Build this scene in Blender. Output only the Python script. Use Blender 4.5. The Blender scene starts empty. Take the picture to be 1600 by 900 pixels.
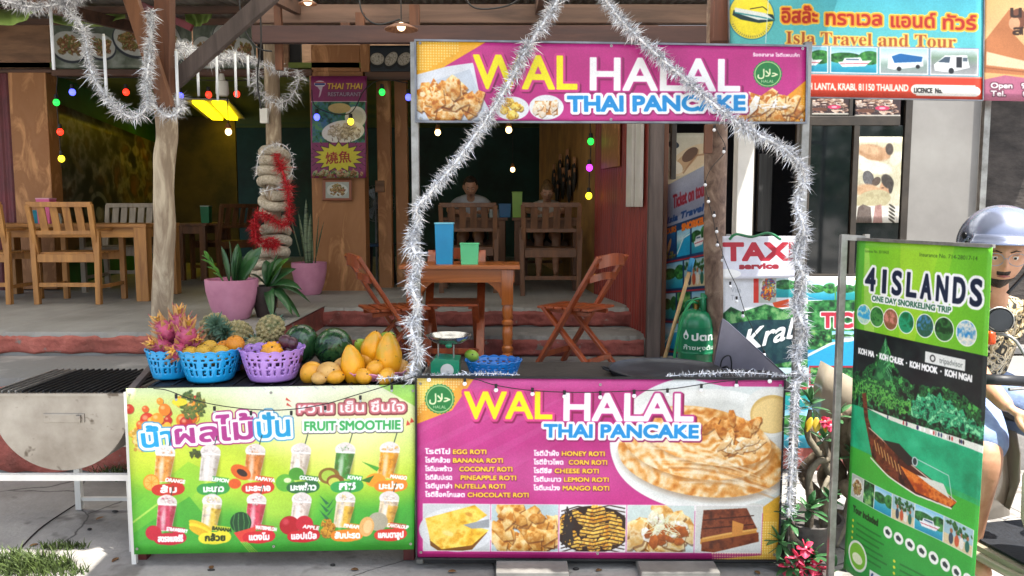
import bpy, bmesh, math, random
import numpy as np
from mathutils import Vector as V, Matrix, noise as mnoise
R = math.radians
random.seed(7)
SC = bpy.context.scene
COL = SC.collection
# ------------------------------------------------------------------ camera
F = 1255.0; PITCH = R(5.6); EYE = 1.58
cam = bpy.data.cameras.new('camera'); cam.sensor_width = 36; cam.lens = 36 * F / 1600
cam.clip_start = 0.05; cam.clip_end = 2000
camo = bpy.data.objects.new('camera', cam); COL.objects.link(camo)
camo.location = (0, 0, EYE); camo.rotation_euler = (R(90) - PITCH, 0, 0)
SC.camera = camo
SC.render.resolution_x = 1024; SC.render.resolution_y = 576
# ------------------------------------------------------------------ world and sun
SUN_EL, SUN_AZ = 69, 128          # azimuth measured clockwise from +Y (away from the camera)
w = bpy.data.worlds.new('World'); SC.world = w; w.use_nodes = True
nt = w.node_tree; bg = nt.nodes['Background']
sky = nt.nodes.new('ShaderNodeTexSky'); sky.sky_type = 'NISHITA'; sky.sun_disc = False
sky.sun_elevation = R(SUN_EL); sky.sun_rotation = R(SUN_AZ); sky.air_density = 1.0; sky.dust_density = 2.5; sky.ozone_density = 1.0
hs = nt.nodes.new('ShaderNodeHueSaturation'); hs.inputs['Saturation'].default_value = .55      # hazy tropical sky
nt.links.new(sky.outputs[0], hs.inputs['Color']); nt.links.new(hs.outputs[0], bg.inputs[0]); bg.inputs[1].default_value = 0.15
sl = bpy.data.lights.new('sun', 'SUN'); sl.energy = 4.2; sl.angle = R(0.5); sl.color = (1, .95, .87)
so = bpy.data.objects.new('sun', sl); COL.objects.link(so)
sd = V((math.sin(R(SUN_AZ)) * math.cos(R(SUN_EL)), math.cos(R(SUN_AZ)) * math.cos(R(SUN_EL)), math.sin(R(SUN_EL))))
so.rotation_euler = (-sd).to_track_quat('-Z', 'Y').to_euler(); so.location = (3, -3, 9)
SC.view_settings.view_transform = 'Standard'; SC.view_settings.look = 'None'
SC.view_settings.exposure = 1.55; SC.view_settings.gamma = 1
SC.cycles.max_bounces = 8; SC.cycles.diffuse_bounces = 4; SC.cycles.glossy_bounces = 3
SC.cycles.transparent_max_bounces = 8; SC.cycles.caustics_reflective = False; SC.cycles.caustics_refractive = False
SC.cycles.use_denoising = True
try: SC.cycles.sample_clamp_indirect = 6
except Exception: pass
# ------------------------------------------------------------------ pixel -> world
def ray(px, py):
    a = (px - 800) / F; b = (450 - py) / F
    return V((a, math.cos(PITCH) + b * math.sin(PITCH), -math.sin(PITCH) + b * math.cos(PITCH)))
def P(px, py, Y):
    d = ray(px, py); return V((0, 0, EYE)) + d * (Y / d.y)
def PP(px0, px1, py0, py1, Y):
    m = (py0 + py1) / 2; p, q = P(px0, m, Y), P(px1, m, Y); p.z = P(px0, py0, Y).z; q.z = P(px1, py1, Y).z; return p, q
def G(px, py, z):
    d = ray(px, py); return V((0, 0, EYE)) + d * ((z - EYE) / d.z)
# ------------------------------------------------------------------ object helpers
def tag(o, label=None, cat=None, group=None, kind=None):
    if label: o['label'] = label
    if cat: o['category'] = cat
    if group: o['group'] = group
    if kind: o['kind'] = kind
    return o
def thing(name, label, cat, loc=(0, 0, 0), rz=0, group=None):
    o = bpy.data.objects.new(name, None); COL.objects.link(o); o.empty_display_size = .05
    o.location = loc; o.rotation_euler = (0, 0, rz)
    return tag(o, label, cat, group)
def wmat(o):
    m = Matrix.LocRotScale(o.location, o.rotation_euler, o.scale)
    return wmat(o.parent) @ m if o.parent else m
def dup(o, parent=None):
    c = o.copy(); COL.objects.link(c); c.parent = parent
    for ch in list(o.children): dup(ch, c)
    return c
def clone(o, loc, rz=0, label=None, rot=None, scale=None):
    c = dup(o); c.location = loc; c.rotation_euler = rot if rot else (0, 0, rz)
    if scale: c.scale = (scale,) * 3 if not hasattr(scale, '__len__') else scale
    if label: c['label'] = label
    return c
def ortho(d):
    d = d.normalized(); u = d.cross(V((0, 0, 1)))
    if u.length < 1e-3: u = d.cross(V((0, 1, 0)))
    u.normalize(); return d, u, d.cross(u).normalized()
class MB:
    def __init__(s): s.v = []; s.f = []; s.uv = {}
    def add(s, vs, fs):
        n = len(s.v); s.v += [tuple(x) for x in vs]; s.f += [tuple(n + i for i in f) for f in fs]; return s
    def box(s, c, size, rot=None, b=0):
        x, y, z = [k / 2 for k in size]
        if b <= 0:
            vs = [V((i * x, j * y, k * z)) for i in (-1, 1) for j in (-1, 1) for k in (-1, 1)]
            fs = [(0, 1, 3, 2), (4, 6, 7, 5), (0, 4, 5, 1), (2, 3, 7, 6), (0, 2, 6, 4), (1, 5, 7, 3)]
        else:
            bm = bmesh.new(); bmesh.ops.create_cube(bm, size=1)
            for q in bm.verts: q.co = V((q.co.x * 2 * x, q.co.y * 2 * y, q.co.z * 2 * z))
            bmesh.ops.bevel(bm, geom=bm.edges[:], offset=b, segments=2, affect='EDGES', profile=.5)
            bm.verts.index_update(); vs = [q.co.copy() for q in bm.verts]; fs = [tuple(q.index for q in f.verts) for f in bm.faces]; bm.free()
        if rot is not None: vs = [rot @ p for p in vs]
        c = V(c); return s.add([p + c for p in vs], fs)
    def bar(s, p0, p1, w, h, up=(0, 0, 1), b=0):
        p0 = V(p0); p1 = V(p1); d = (p1 - p0); L = d.length; d.normalize(); up = V(up)
        u = d.cross(up)
        if u.length < 1e-4: u = d.cross(V((0, 1, 0)))
        u.normalize(); q = u.cross(d).normalized()
        m = Matrix((u, d, q)).transposed()
        return s.box((p0 + p1) / 2, (w, L, h), m, b)
    def tube(s, pts, r, n=8, cap=True):
        pts = [V(p) for p in pts]; k = len(pts); vs = []; fs = []
        rr = r if hasattr(r, '__len__') else [r] * k
        pu = None
        for i in range(k):
            d = pts[min(i + 1, k - 1)] - pts[max(i - 1, 0)]
            if d.length < 1e-9: d = V((0, 0, 1))
            d.normalize()
            if pu is None: _, pu, _ = ortho(d)
            u = pu - d * pu.dot(d)
            if u.length < 1e-6: _, u, _ = ortho(d)
            u.normalize(); pu = u; q = d.cross(u)
            for j in range(n):
                a = 2 * math.pi * j / n; vs.append(pts[i] + (u * math.cos(a) + q * math.sin(a)) * rr[i])
        for i in range(k - 1):
            for j in range(n):
                fs.append((i * n + j, i * n + (j + 1) % n, (i + 1) * n + (j + 1) % n, (i + 1) * n + j))
        if cap: fs.append(tuple(range(n))[::-1]); fs.append(tuple((k - 1) * n + j for j in range(n)))
        return s.add(vs, fs)
    def lathe(s, prof, c=(0, 0, 0), n=24, axis=None, cap=False):
        c = V(c); vs = []; fs = []; k = len(prof)
        m = axis.to_track_quat('Z', 'Y').to_matrix() if axis is not None else None
        for r, z in prof:
            for j in range(n):
                a = 2 * math.pi * j / n; p = V((r * math.cos(a), r * math.sin(a), z))
                vs.append((m @ p if m else p) + c)
        for i in range(k - 1):
            for j in range(n): fs.append((i * n + j, i * n + (j + 1) % n, (i + 1) * n + (j + 1) % n, (i + 1) * n + j))
        if cap: fs.append(tuple(range(n))[::-1]); fs.append(tuple((k - 1) * n + j for j in range(n)))
        return s.add(vs, fs)
    def ell(s, c, r, rot=None, n=16, m=10, fn=None):
        c = V(c); vs = []; fs = []
        if not hasattr(r, '__len__'): r = (r, r, r)
        for i in range(m + 1):
            t = math.pi * i / m
            for j in range(n):
                a = 2 * math.pi * j / n; u = V((math.sin(t) * math.cos(a), math.sin(t) * math.sin(a), math.cos(t)))
                p = fn(u) if fn else u
                p = V((p.x * r[0], p.y * r[1], p.z * r[2]))
                vs.append((rot @ p if rot is not None else p) + c)
        for i in range(m):
            for j in range(n): fs.append((i * n + j, (i + 1) * n + j, (i + 1) * n + (j + 1) % n, i * n + (j + 1) % n))
        return s.add(vs, fs)
    def prism(s, pts, off):
        n = len(pts); off = V(off); vs = [V(p) for p in pts] + [V(p) + off for p in pts]
        return s.add(vs, [tuple(range(n))[::-1], tuple(range(n, 2 * n))] + [(i, (i + 1) % n, n + (i + 1) % n, n + i) for i in range(n)])
    def grid(s, fn, nu, nv, close=False):
        vs = [fn(i / nu, j / nv) for j in range(nv + 1) for i in range(nu + 1)]
        return s.add(vs, [(j * (nu + 1) + i, j * (nu + 1) + i + 1, (j + 1) * (nu + 1) + i + 1, (j + 1) * (nu + 1) + i) for j in range(nv) for i in range(nu)])
    def build(s, name, mat, parent=None, world=True, smooth=False, uv=None, solid=0, weld=False):
        me = bpy.data.meshes.new(name); vs = s.v
        if parent is not None and world:
            im = wmat(parent).inverted(); vs = [tuple(im @ V(p)) for p in vs]
        me.from_pydata(vs, [], s.f); me.validate()
        if uv is not None:
            ul = me.uv_layers.new(name='uv')
            for lp in me.loops: ul.data[lp.index].uv = uv[lp.vertex_index]
        bm = bmesh.new(); bm.from_mesh(me)
        if weld: bmesh.ops.remove_doubles(bm, verts=bm.verts[:], dist=1e-5)
        bmesh.ops.recalc_face_normals(bm, faces=bm.faces[:])
        bm.to_mesh(me); bm.free()
        if smooth:
            for p in me.polygons: p.use_smooth = True
            if smooth != 'all':
                try: me.set_sharp_from_angle(angle=R(40))
                except Exception: pass
        for m in (mat if isinstance(mat, (list, tuple)) else [mat]): me.materials.append(m)
        o = bpy.data.objects.new(name, me); COL.objects.link(o)
        if parent is not None: o.parent = parent
        if solid:
            md = o.modifiers.new('solid', 'SOLIDIFY'); md.thickness = solid; md.offset = 0
        return o
def box_obj(name, c, size, mat, parent=None, **k): return MB().box(c, size, b=k.pop('b', 0), rot=k.pop('rot', None)).build(name, mat, parent, **k)
def spline(pts, n):
    pts = [V(p) for p in pts]; out = []; k = len(pts)
    for i in range(k - 1):
        p0 = pts[max(i - 1, 0)]; p1 = pts[i]; p2 = pts[i + 1]; p3 = pts[min(i + 2, k - 1)]
        for j in range(n):
            t = j / n; out.append(.5 * ((2 * p1) + (p2 - p0) * t + (2 * p0 - 5 * p1 + 4 * p2 - p3) * t * t + (3 * p1 - p0 - 3 * p2 + p3) * t ** 3))
    out.append(pts[-1]); return out
# ------------------------------------------------------------------ materials
def srgb(h):
    h = h.lstrip('#'); c = [int(h[i:i + 2], 16) / 255 for i in (0, 2, 4)]
    return tuple(x / 12.92 if x <= .04045 else ((x + .055) / 1.055) ** 2.4 for x in c)
MATS = {}
def mat(name, c1, c2=None, rough=.6, metal=0, scale=8, bump=.15, stretch=(1, 1, 1), detail=6, emit=0, spec=.5, trans=0, bscale=None, lo=.35, hi=.68, rvar=.12, coat=0, c3=None, bdist=.01, dist=0.0, spots=None):
    if name in MATS: return MATS[name]
    m = bpy.data.materials.new(name); m.use_nodes = True; n = m.node_tree; b = n.nodes['Principled BSDF']
    c1 = srgb(c1) if isinstance(c1, str) else c1; c2 = (srgb(c2) if isinstance(c2, str) else c2) if c2 else tuple(x * .72 for x in c1)
    tc = n.nodes.new('ShaderNodeTexCoord'); mp = n.nodes.new('ShaderNodeMapping'); mp.inputs['Scale'].default_value = stretch
    n.links.new(tc.outputs['Object'], mp.inputs[0])
    no = n.nodes.new('ShaderNodeTexNoise'); no.inputs['Scale'].default_value = scale; no.inputs['Detail'].default_value = detail; no.inputs['Roughness'].default_value = .62
    no.inputs['Distortion'].default_value = dist
    n.links.new(mp.outputs[0], no.inputs['Vector'])
    cr = n.nodes.new('ShaderNodeValToRGB'); e = cr.color_ramp.elements
    e[0].position = lo; e[0].color = (*c2, 1); e[1].position = hi; e[1].color = (*c1, 1)
    if c3:
        q = cr.color_ramp.elements.new((lo + hi) / 2); q.color = (*(srgb(c3) if isinstance(c3, str) else c3), 1)
    n.links.new(no.outputs[0], cr.inputs[0]); n.links.new(cr.outputs[0], b.inputs['Base Color'])
    mr = n.nodes.new('ShaderNodeMapRange'); mr.inputs[3].default_value = max(.02, rough - rvar); mr.inputs[4].default_value = min(1, rough + rvar)
    n.links.new(no.outputs[0], mr.inputs[0]); n.links.new(mr.outputs[0], b.inputs['Roughness'])
    b.inputs['Metallic'].default_value = metal; b.inputs['Specular IOR Level'].default_value = spec
    if coat: b.inputs['Coat Weight'].default_value = coat; b.inputs['Coat Roughness'].default_value = .12
    if spots:
        vn = n.nodes.new('ShaderNodeTexNoise'); vn.inputs['Scale'].default_value = spots[1]; vn.inputs['Detail'].default_value = 3; vn.inputs['Roughness'].default_value = .7; n.links.new(tc.outputs['Object'], vn.inputs['Vector'])
        vr = n.nodes.new('ShaderNodeMapRange'); vr.inputs[1].default_value = spots[2]; vr.inputs[2].default_value = spots[2] + .07; n.links.new(vn.outputs[0], vr.inputs[0])
        mx = n.nodes.new('ShaderNodeMix'); mx.data_type = 'RGBA'; mx.inputs[7].default_value = (*srgb(spots[0]), 1); n.links.new(vr.outputs[0], mx.inputs[0]); n.links.new(cr.outputs[0], mx.inputs[6]); n.links.new(mx.outputs[2], b.inputs['Base Color'])
    if trans: b.inputs['Transmission Weight'].default_value = trans
    if bump:
        n2 = n.nodes.new('ShaderNodeTexNoise'); n2.inputs['Scale'].default_value = bscale or scale * 4; n2.inputs['Detail'].default_value = 5
        n.links.new(mp.outputs[0], n2.inputs['Vector'])
        bp = n.nodes.new('ShaderNodeBump'); bp.inputs['Strength'].default_value = bump; bp.inputs['Distance'].default_value = bdist
        n.links.new(n2.outputs[0], bp.inputs['Height']); n.links.new(bp.outputs[0], b.inputs['Normal'])
    if emit: n.links.new(cr.outputs[0], b.inputs['Emission Color']); b.inputs['Emission Strength'].default_value = emit
    MATS[name] = m; return m
def wood(name, c1, c2, rough=.45, axis='z', sc=9, coat=0, bump=.2):
    st = {'z': (1, 1, .09), 'x': (.09, 1, 1), 'y': (1, .09, 1), '0': (1, 1, 1)}[axis]
    return mat(name, c1, c2, rough=rough, scale=sc, stretch=tuple(k * 2.2 for k in st), bump=bump, detail=8, coat=coat, lo=.3, hi=.7, dist=.6, bdist=.004)
# ------------------------------------------------------------------ flat print: painted in memory with numpy, lettering from Blender's own font
def hexc(h): h = h.lstrip('#'); return np.array([int(h[i:i + 2], 16) / 255 for i in (0, 2, 4)], np.float32)
def vnoise(h, w, cell, rng):
    gh, gw = int(h / cell) + 3, int(w / cell) + 3; g = rng.random((gh, gw)).astype(np.float32)
    y = np.arange(h) / cell; x = np.arange(w) / cell; yi = y.astype(int); xi = x.astype(int)
    fy = (y - yi)[:, None]; fx = (x - xi)[None, :]; fy = fy * fy * (3 - 2 * fy); fx = fx * fx * (3 - 2 * fx)
    a = g[yi][:, xi]; b = g[yi][:, xi + 1]; c = g[yi + 1][:, xi]; d = g[yi + 1][:, xi + 1]
    return ((a * (1 - fx) + b * fx) * (1 - fy) + (c * (1 - fx) + d * fx) * fy).astype(np.float32)
def fbm(h, w, cell, rng, o=4):
    r = 0; a = 1; t = 0
    for k in range(o):
        if cell < 1.2: break
        r = r + vnoise(h, w, cell, rng) * a; t += a; a *= .55; cell /= 2.1
    return r / t
_TX = {}
def text_tris(s, off=0):
    k = (s, off)
    if k in _TX: return _TX[k]
    c = bpy.data.curves.new('t', 'FONT'); c.body = s; c.resolution_u = 4; c.offset = off
    o = bpy.data.objects.new('t', c); COL.objects.link(o)
    dg = bpy.context.evaluated_depsgraph_get(); me = bpy.data.meshes.new_from_object(o.evaluated_get(dg))
    me.calc_loop_triangles(); co = np.array([v.co[:2] for v in me.vertices], np.float32).reshape(-1, 2)
    ti = np.array([t.vertices[:] for t in me.loop_triangles], int).reshape(-1, 3)
    bpy.data.objects.remove(o); bpy.data.curves.remove(c); bpy.data.meshes.remove(me)
    _TX[k] = co[ti] if len(ti) else np.zeros((0, 3, 2), np.float32); return _TX[k]
def dilate(m, r):
    r = int(round(r))
    for k in range(r):
        q = m.copy(); q[1:] = np.maximum(q[1:], m[:-1]); q[:-1] = np.maximum(q[:-1], m[1:])
        p = q.copy() if k % 2 == 0 else m
        q[:, 1:] = np.maximum(q[:, 1:], p[:, :-1]); q[:, :-1] = np.maximum(q[:, :-1], p[:, 1:]); m = q
    return m
def blur(m, r):
    r = int(r)
    if r < 1: return m
    for ax in (0, 1):
        for _ in range(2):
            c = np.cumsum(np.pad(m, [(r + 1, r) if a == ax else (0, 0) for a in range(m.ndim)], mode='edge'), axis=ax, dtype=np.float64)
            n = m.shape[ax]; m = ((np.take(c, range(2 * r + 1, n + 2 * r + 1), ax) - np.take(c, range(0, n), ax)) / (2 * r + 1)).astype(np.float32)
    return m
class CV:
    """canvas in the units of the sign (x right, y down)"""
    def __init__(s, x0, y0, x1, y1, sc, bg='#ffffff'):
        s.x0, s.y0, s.x1, s.y1, s.s = x0, y0, x1, y1, sc; s.w = int((x1 - x0) * sc); s.h = int((y1 - y0) * sc)
        s.a = np.empty((s.h, s.w, 3), np.float32); s.a[:] = hexc(bg); s.rng = np.random.default_rng(5)
    def _box(s, xa, ya, xb, yb):
        a = max(0, int((xa - s.x0) * s.s)); b = max(0, int((ya - s.y0) * s.s)); c = min(s.w, int((xb - s.x0) * s.s) + 2); d = min(s.h, int((yb - s.y0) * s.s) + 2)
        return a, b, max(a, c), max(b, d)
    def _grid(s, bx):
        a, b, c, d = bx; return np.meshgrid((np.arange(a, c) + .5) / s.s + s.x0, (np.arange(b, d) + .5) / s.s + s.y0)
    def _mix(s, bx, m, col, alpha=1):
        a, b, c, d = bx
        if c <= a or d <= b: return
        m = (m * alpha)[..., None]; r = s.a[b:d, a:c]; col = hexc(col) if isinstance(col, str) else col; r[:] = r * (1 - m) + col * m
    def mpoly(s, pts):
        xs = [p[0] for p in pts]; ys = [p[1] for p in pts]; bx = s._box(min(xs), min(ys), max(xs), max(ys)); X, Y = s._grid(bx); m = np.zeros(X.shape, bool)
        n = len(pts)
        for i in range(n):
            xa, ya = pts[i]; xb, yb = pts[(i + 1) % n]
            if ya == yb: continue
            k = ((ya > Y) != (yb > Y)) & (X < (xb - xa) * (Y - ya) / (yb - ya) + xa); m ^= k
        return bx, m.astype(np.float32)
    def poly(s, pts, col, alpha=1): bx, m = s.mpoly(pts); s._mix(bx, m, col, alpha)
    def rect(s, xa, ya, xb, yb, col, alpha=1): s.poly([(xa, ya), (xb, ya), (xb, yb), (xa, yb)], col, alpha)
    def mell(s, cx, cy, rx, ry, rot=0, soft=.0):
        q = max(rx, ry) * (1 + soft) + 1; bx = s._box(cx - q, cy - q, cx + q, cy + q); X, Y = s._grid(bx); X = X - cx; Y = Y - cy; c, n = math.cos(rot), math.sin(rot)
        d = np.sqrt(((X * c + Y * n) / rx) ** 2 + ((-X * n + Y * c) / ry) ** 2)
        sf = soft if soft > 0 else .8 / (min(rx, ry) * s.s + .01)
        return bx, np.clip((1 - d) / sf + .5, 0, 1).astype(np.float32)
    def ell(s, cx, cy, rx, ry=None, col='#ffffff', rot=0, alpha=1, soft=0): bx, m = s.mell(cx, cy, rx, ry or rx, rot, soft); s._mix(bx, m, col, alpha)
    def line(s, pts, wd, col, alpha=1):
        for (xa, ya), (xb, yb) in zip(pts[:-1], pts[1:]):
            L = math.hypot(xb - xa, yb - ya) or 1e-6; nx, ny = -(yb - ya) / L * wd / 2, (xb - xa) / L * wd / 2
            s.poly([(xa + nx, ya + ny), (xb + nx, yb + ny), (xb - nx, yb - ny), (xa - nx, ya - ny)], col, alpha)
    def ramp(s, xa, ya, xb, yb, cols, vert=True, mask=None):
        bx = s._box(xa, ya, xb, yb); X, Y = s._grid(bx); t = ((Y - ya) / (yb - ya) if vert is True else (X - xa) / (xb - xa) if vert is False else ((X - xa) / (xb - xa) * vert + (Y - ya) / (yb - ya) * (1 - vert)))
        t = np.clip(t, 0, 1) * (len(cols) - 1); i = np.clip(t.astype(int), 0, len(cols) - 2); f = (t - i)[..., None]
        cc = np.array([hexc(c) for c in cols]); col = cc[i] * (1 - f) + cc[i + 1] * f
        s._mix(bx, np.ones(X.shape, np.float32) if mask is None else mask, col)
    def mottle(s, bx, m, cols, cell, alpha=1, o=4, gain=1.6):
        a, b, c, d = bx
        if c - a < 2 or d - b < 2: return
        t = np.clip((fbm(d - b, c - a, cell * s.s, s.rng, o) - .5) * gain + .5, 0, 1) * (len(cols) - 1)
        i = np.clip(t.astype(int), 0, len(cols) - 2); f = (t - i)[..., None]; cc = np.array([hexc(k) for k in cols]); s._mix(bx, m, cc[i] * (1 - f) + cc[i + 1] * f, alpha)
    def text(s, t, x, y, size, col, outs=(), sx=1, align='l', bold=0, shear=0, rot=0, fit=None, vcol=None):
        """baseline at y; size is the height of a capital; outs = [(radius, colour, dx, dy)]"""
        tr = text_tris(t)
        if not len(tr): return
        k = size / .70; q = tr * k
        if fit: sx = fit / (q[..., 0].max() - q[..., 0].min())
        q = q.copy(); q[..., 0] = (q[..., 0] + q[..., 1] * shear) * sx
        mn, mx = q[..., 0].min(), q[..., 0].max()
        q[..., 0] -= mn if align == 'l' else (mn + mx) / 2 if align == 'c' else mx
        c, n = math.cos(rot), math.sin(rot); X = q[..., 0] * c - q[..., 1] * n * -1 * -1; 
        X = q[..., 0] * c + q[..., 1] * n * -1; Yv = -(q[..., 0] * n + q[..., 1] * c)
        X = X + x; Yv = Yv + y
        pad = max([0, bold] + [o[0] + max(abs(o[2]), abs(o[3])) for o in outs]) + 2
        bx = s._box(X.min() - pad, Yv.min() - pad, X.max() + pad, Yv.max() + pad); a, b, cc, d = bx
        if cc - a < 1 or d - b < 1: return
        SS = 2; m = np.zeros(((d - b) * SS, (cc - a) * SS), np.float32)
        PX = ((X - s.x0) * s.s - a) * SS; PY = ((Yv - s.y0) * s.s - b) * SS
        for (x0, x1, x2), (y0, y1, y2) in zip(PX.tolist(), PY.tolist()):
            ar = (x1 - x0) * (y2 - y0) - (x2 - x0) * (y1 - y0)
            if abs(ar) < 1e-9: continue
            xa = max(0, int(min(x0, x1, x2))); xb = min(m.shape[1], int(max(x0, x1, x2)) + 2); ya = max(0, int(min(y0, y1, y2))); yb = min(m.shape[0], int(max(y0, y1, y2)) + 2)
            if xb <= xa or yb <= ya: continue
            gx = np.arange(xa, xb)[None, :] + .5; gy = np.arange(ya, yb)[:, None] + .5
            w0 = ((x1 - gx) * (y2 - gy) - (x2 - gx) * (y1 - gy)) / ar; w1 = ((x2 - gx) * (y0 - gy) - (x0 - gx) * (y2 - gy)) / ar
            r = m[ya:yb, xa:xb]; r[(w0 >= -1e-4) & (w1 >= -1e-4) & (w0 + w1 <= 1.0001)] = 1
        m = m.reshape(d - b, SS, cc - a, SS).mean((1, 3))
        if bold: m = dilate(m, bold * s.s)
        for r, oc, dx, dy in outs:
            o = dilate(m, r * s.s) if r > 0 else blur(m, -r * s.s)
            o = np.roll(o, (int(dy * s.s), int(dx * s.s)), (0, 1)); s._mix(bx, blur(o, .3 * s.s) if r > 1 else o, oc, 1 if r > 0 else .5)
        if vcol is not None:
            X_, Y_ = s._grid(bx); t_ = np.clip((Y_ - Yv.min()) / (Yv.max() - Yv.min()), 0, 1)[..., None]; s._mix(bx, m, hexc(col) * (1 - t_) + hexc(vcol) * t_)
        else: s._mix(bx, m, col)
    def pieces(s, cx, cy, rx, ry, n, size, cols, dark='#5a2a08', asp=1.6, sq=4, inside=None):
        """a heap of irregular lit pieces (cut pancake, fruit)"""
        rg = s.rng
        for k in range(n):
            if inside: 
                while True:
                    x = cx + rg.uniform(-rx, rx); y = cy + rg.uniform(-ry, ry)
                    if inside(x, y): break
            else:
                a = rg.uniform(0, 6.28); q = math.sqrt(rg.random()); x = cx + rx * q * math.cos(a); y = cy + ry * q * math.sin(a)
            z = size * rg.uniform(.7, 1.25); ro = rg.uniform(0, 3.14); m = sq + rg.integers(0, 3)
            pts = []
            for i in range(m):
                a = 6.283 * (i + rg.uniform(-.25, .25)) / m; px = z * asp ** .5 * math.cos(a); py = z / asp ** .5 * math.sin(a)
                pts.append((x + px * math.cos(ro) - py * math.sin(ro), y + px * math.sin(ro) + py * math.cos(ro)))
            s.poly([(p[0] + size * .10, p[1] + size * .18) for p in pts], dark, .55)
            bx, mk = s.mpoly(pts); s.mottle(bx, mk, list(rg.permutation(cols)) if rg.random() < .35 else cols, size * .7, gain=2.2)
            a, b, c, d = bx
            if c > a and d > b:
                yy = np.linspace(1.10, .86, d - b)[:, None, None]; r = s.a[b:d, a:c]; r[:] = np.where(mk[..., None] > 0, np.clip(r * yy, 0, 1), r)
    def image(s, name):
        rg = np.random.default_rng(9); nz = fbm(s.h, s.w, 3.2, rg, 2) * .6 + fbm(s.h, s.w, 60, rg, 3) * .4
        s.a = blur(s.a, max(1, round(min(s.w, s.h) / 640))) * (.90 + .20 * nz)[..., None]        # soft ink-jet print, a little uneven
        im = bpy.data.images.new(name, s.w, s.h); px = np.ones((s.h, s.w, 4), np.float32); px[..., :3] = np.clip(s.a[::-1], 0, 1)
        im.pixels.foreach_set(px.ravel()); im.pack(); return im
def print_mat(name, cv, rough=.42, gain=.82, emit=0, bump=.04, trans=0):
    m = bpy.data.materials.new(name); m.use_nodes = True; n = m.node_tree; b = n.nodes['Principled BSDF']
    t = n.nodes.new('ShaderNodeTexImage'); t.image = cv.image(name); t.extension = 'EXTEND'
    mx = n.nodes.new('ShaderNodeMix'); mx.data_type = 'RGBA'; mx.blend_type = 'MULTIPLY'; mx.inputs[0].default_value = 1
    tc = n.nodes.new('ShaderNodeTexCoord'); no = n.nodes.new('ShaderNodeTexNoise'); no.inputs['Scale'].default_value = 5; no.inputs['Detail'].default_value = 6
    n.links.new(tc.outputs['Object'], no.inputs['Vector'])
    cr = n.nodes.new('ShaderNodeValToRGB'); cr.color_ramp.elements[0].position = .3; cr.color_ramp.elements[0].color = (gain * .88, gain * .87, gain * .85, 1); cr.color_ramp.elements[1].position = .6; cr.color_ramp.elements[1].color = (gain, gain, gain, 1)
    n.links.new(no.outputs[0], cr.inputs[0]); n.links.new(t.outputs[0], mx.inputs[6]); n.links.new(cr.outputs[0], mx.inputs[7]); n.links.new(mx.outputs[2], b.inputs['Base Color'])
    b.inputs['Roughness'].default_value = rough; b.inputs['Specular IOR Level'].default_value = .4
    bp = n.nodes.new('ShaderNodeBump'); bp.inputs['Strength'].default_value = bump; bp.inputs['Distance'].default_value = .02; n.links.new(no.outputs[0], bp.inputs['Height']); n.links.new(bp.outputs[0], b.inputs['Normal'])
    return m
def sheet(name, cn, m, parent=None, nu=24, nv=12, wav=.006, thick=.0025, seed=1, sag=None):
    """a printed sheet through four world corners (top-left, top-right, bottom-right, bottom-left), gently uneven, with real thickness"""
    tl, tr, br, bl = [V(c) for c in cn]; nrm = (tr - tl).cross(bl - tl).normalized(); vs = []; uv = []
    for j in range(nv + 1):
        for i in range(nu + 1):
            u, v = i / nu, j / nv; p = (tl * (1 - u) + tr * u) * (1 - v) + (bl * (1 - u) + br * u) * v
            d = (mnoise.noise(V((p.x * 4 + seed, p.z * 2.2, seed))) + .35 * mnoise.noise(V((p.x * 11 + p.z * 7, p.z * 9, seed)))) * wav
            if sag: d += sag(u, v)
            vs.append(p + nrm * d); uv.append((u, 1 - v))
    b = MB(); b.add(vs, [(j * (nu + 1) + i, (j + 1) * (nu + 1) + i, (j + 1) * (nu + 1) + i + 1, j * (nu + 1) + i + 1) for j in range(nv) for i in range(nu)])
    return b.build(name, m, parent, uv=uv, smooth='all', solid=thick)
# ------------------------------------------------------------------ the prints
PINK = '#c22f85'; FRY = ['#b8641c', '#e09a44', '#f2c27c', '#fbe3b4', '#d9872f']
def halal(c, x, y, r):
    pts = []
    for i in range(48): a = i / 48 * 6.2832; q = r * (1.0 if i % 2 else .93); pts.append((x + q * math.cos(a), y + q * math.sin(a)))
    c.poly(pts, '#2f8a48'); c.ell(x, y, r * .88, r * .88, '#dfe9a0'); c.ell(x, y, r * .83, r * .83, '#1f7d3c')
    c.text('\uFEDD\uFEFC\uFEA3', x, y + r * .18, r * .52, '#f4f6c8', align='c', bold=r * .012); c.text('HALAL', x, y + r * .62, r * .2, '#f4f6c8', align='c', bold=.1)
def corner_dots(c, x0, y0, x1, y1, top=True):
    c.ramp(x0, y0, x1, y1, ['#f7d54e', '#f0a028', '#e58a22'], .5, mask=(lambda: c.mpoly([(x0, y0), (x1, y0), (x0, y1)])[1] if top else c.mpoly([(x1, y0), (x1, y1), (x0, y1)])[1])())
def dots(c, x0, y0, x1, y1, st, r, col, keep):
    y = y0
    while y < y1:
        x = x0
        while x < x1:
            if keep(x, y): c.ell(x, y, r, r, col, alpha=.75)
            x += st
        y += st
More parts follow.
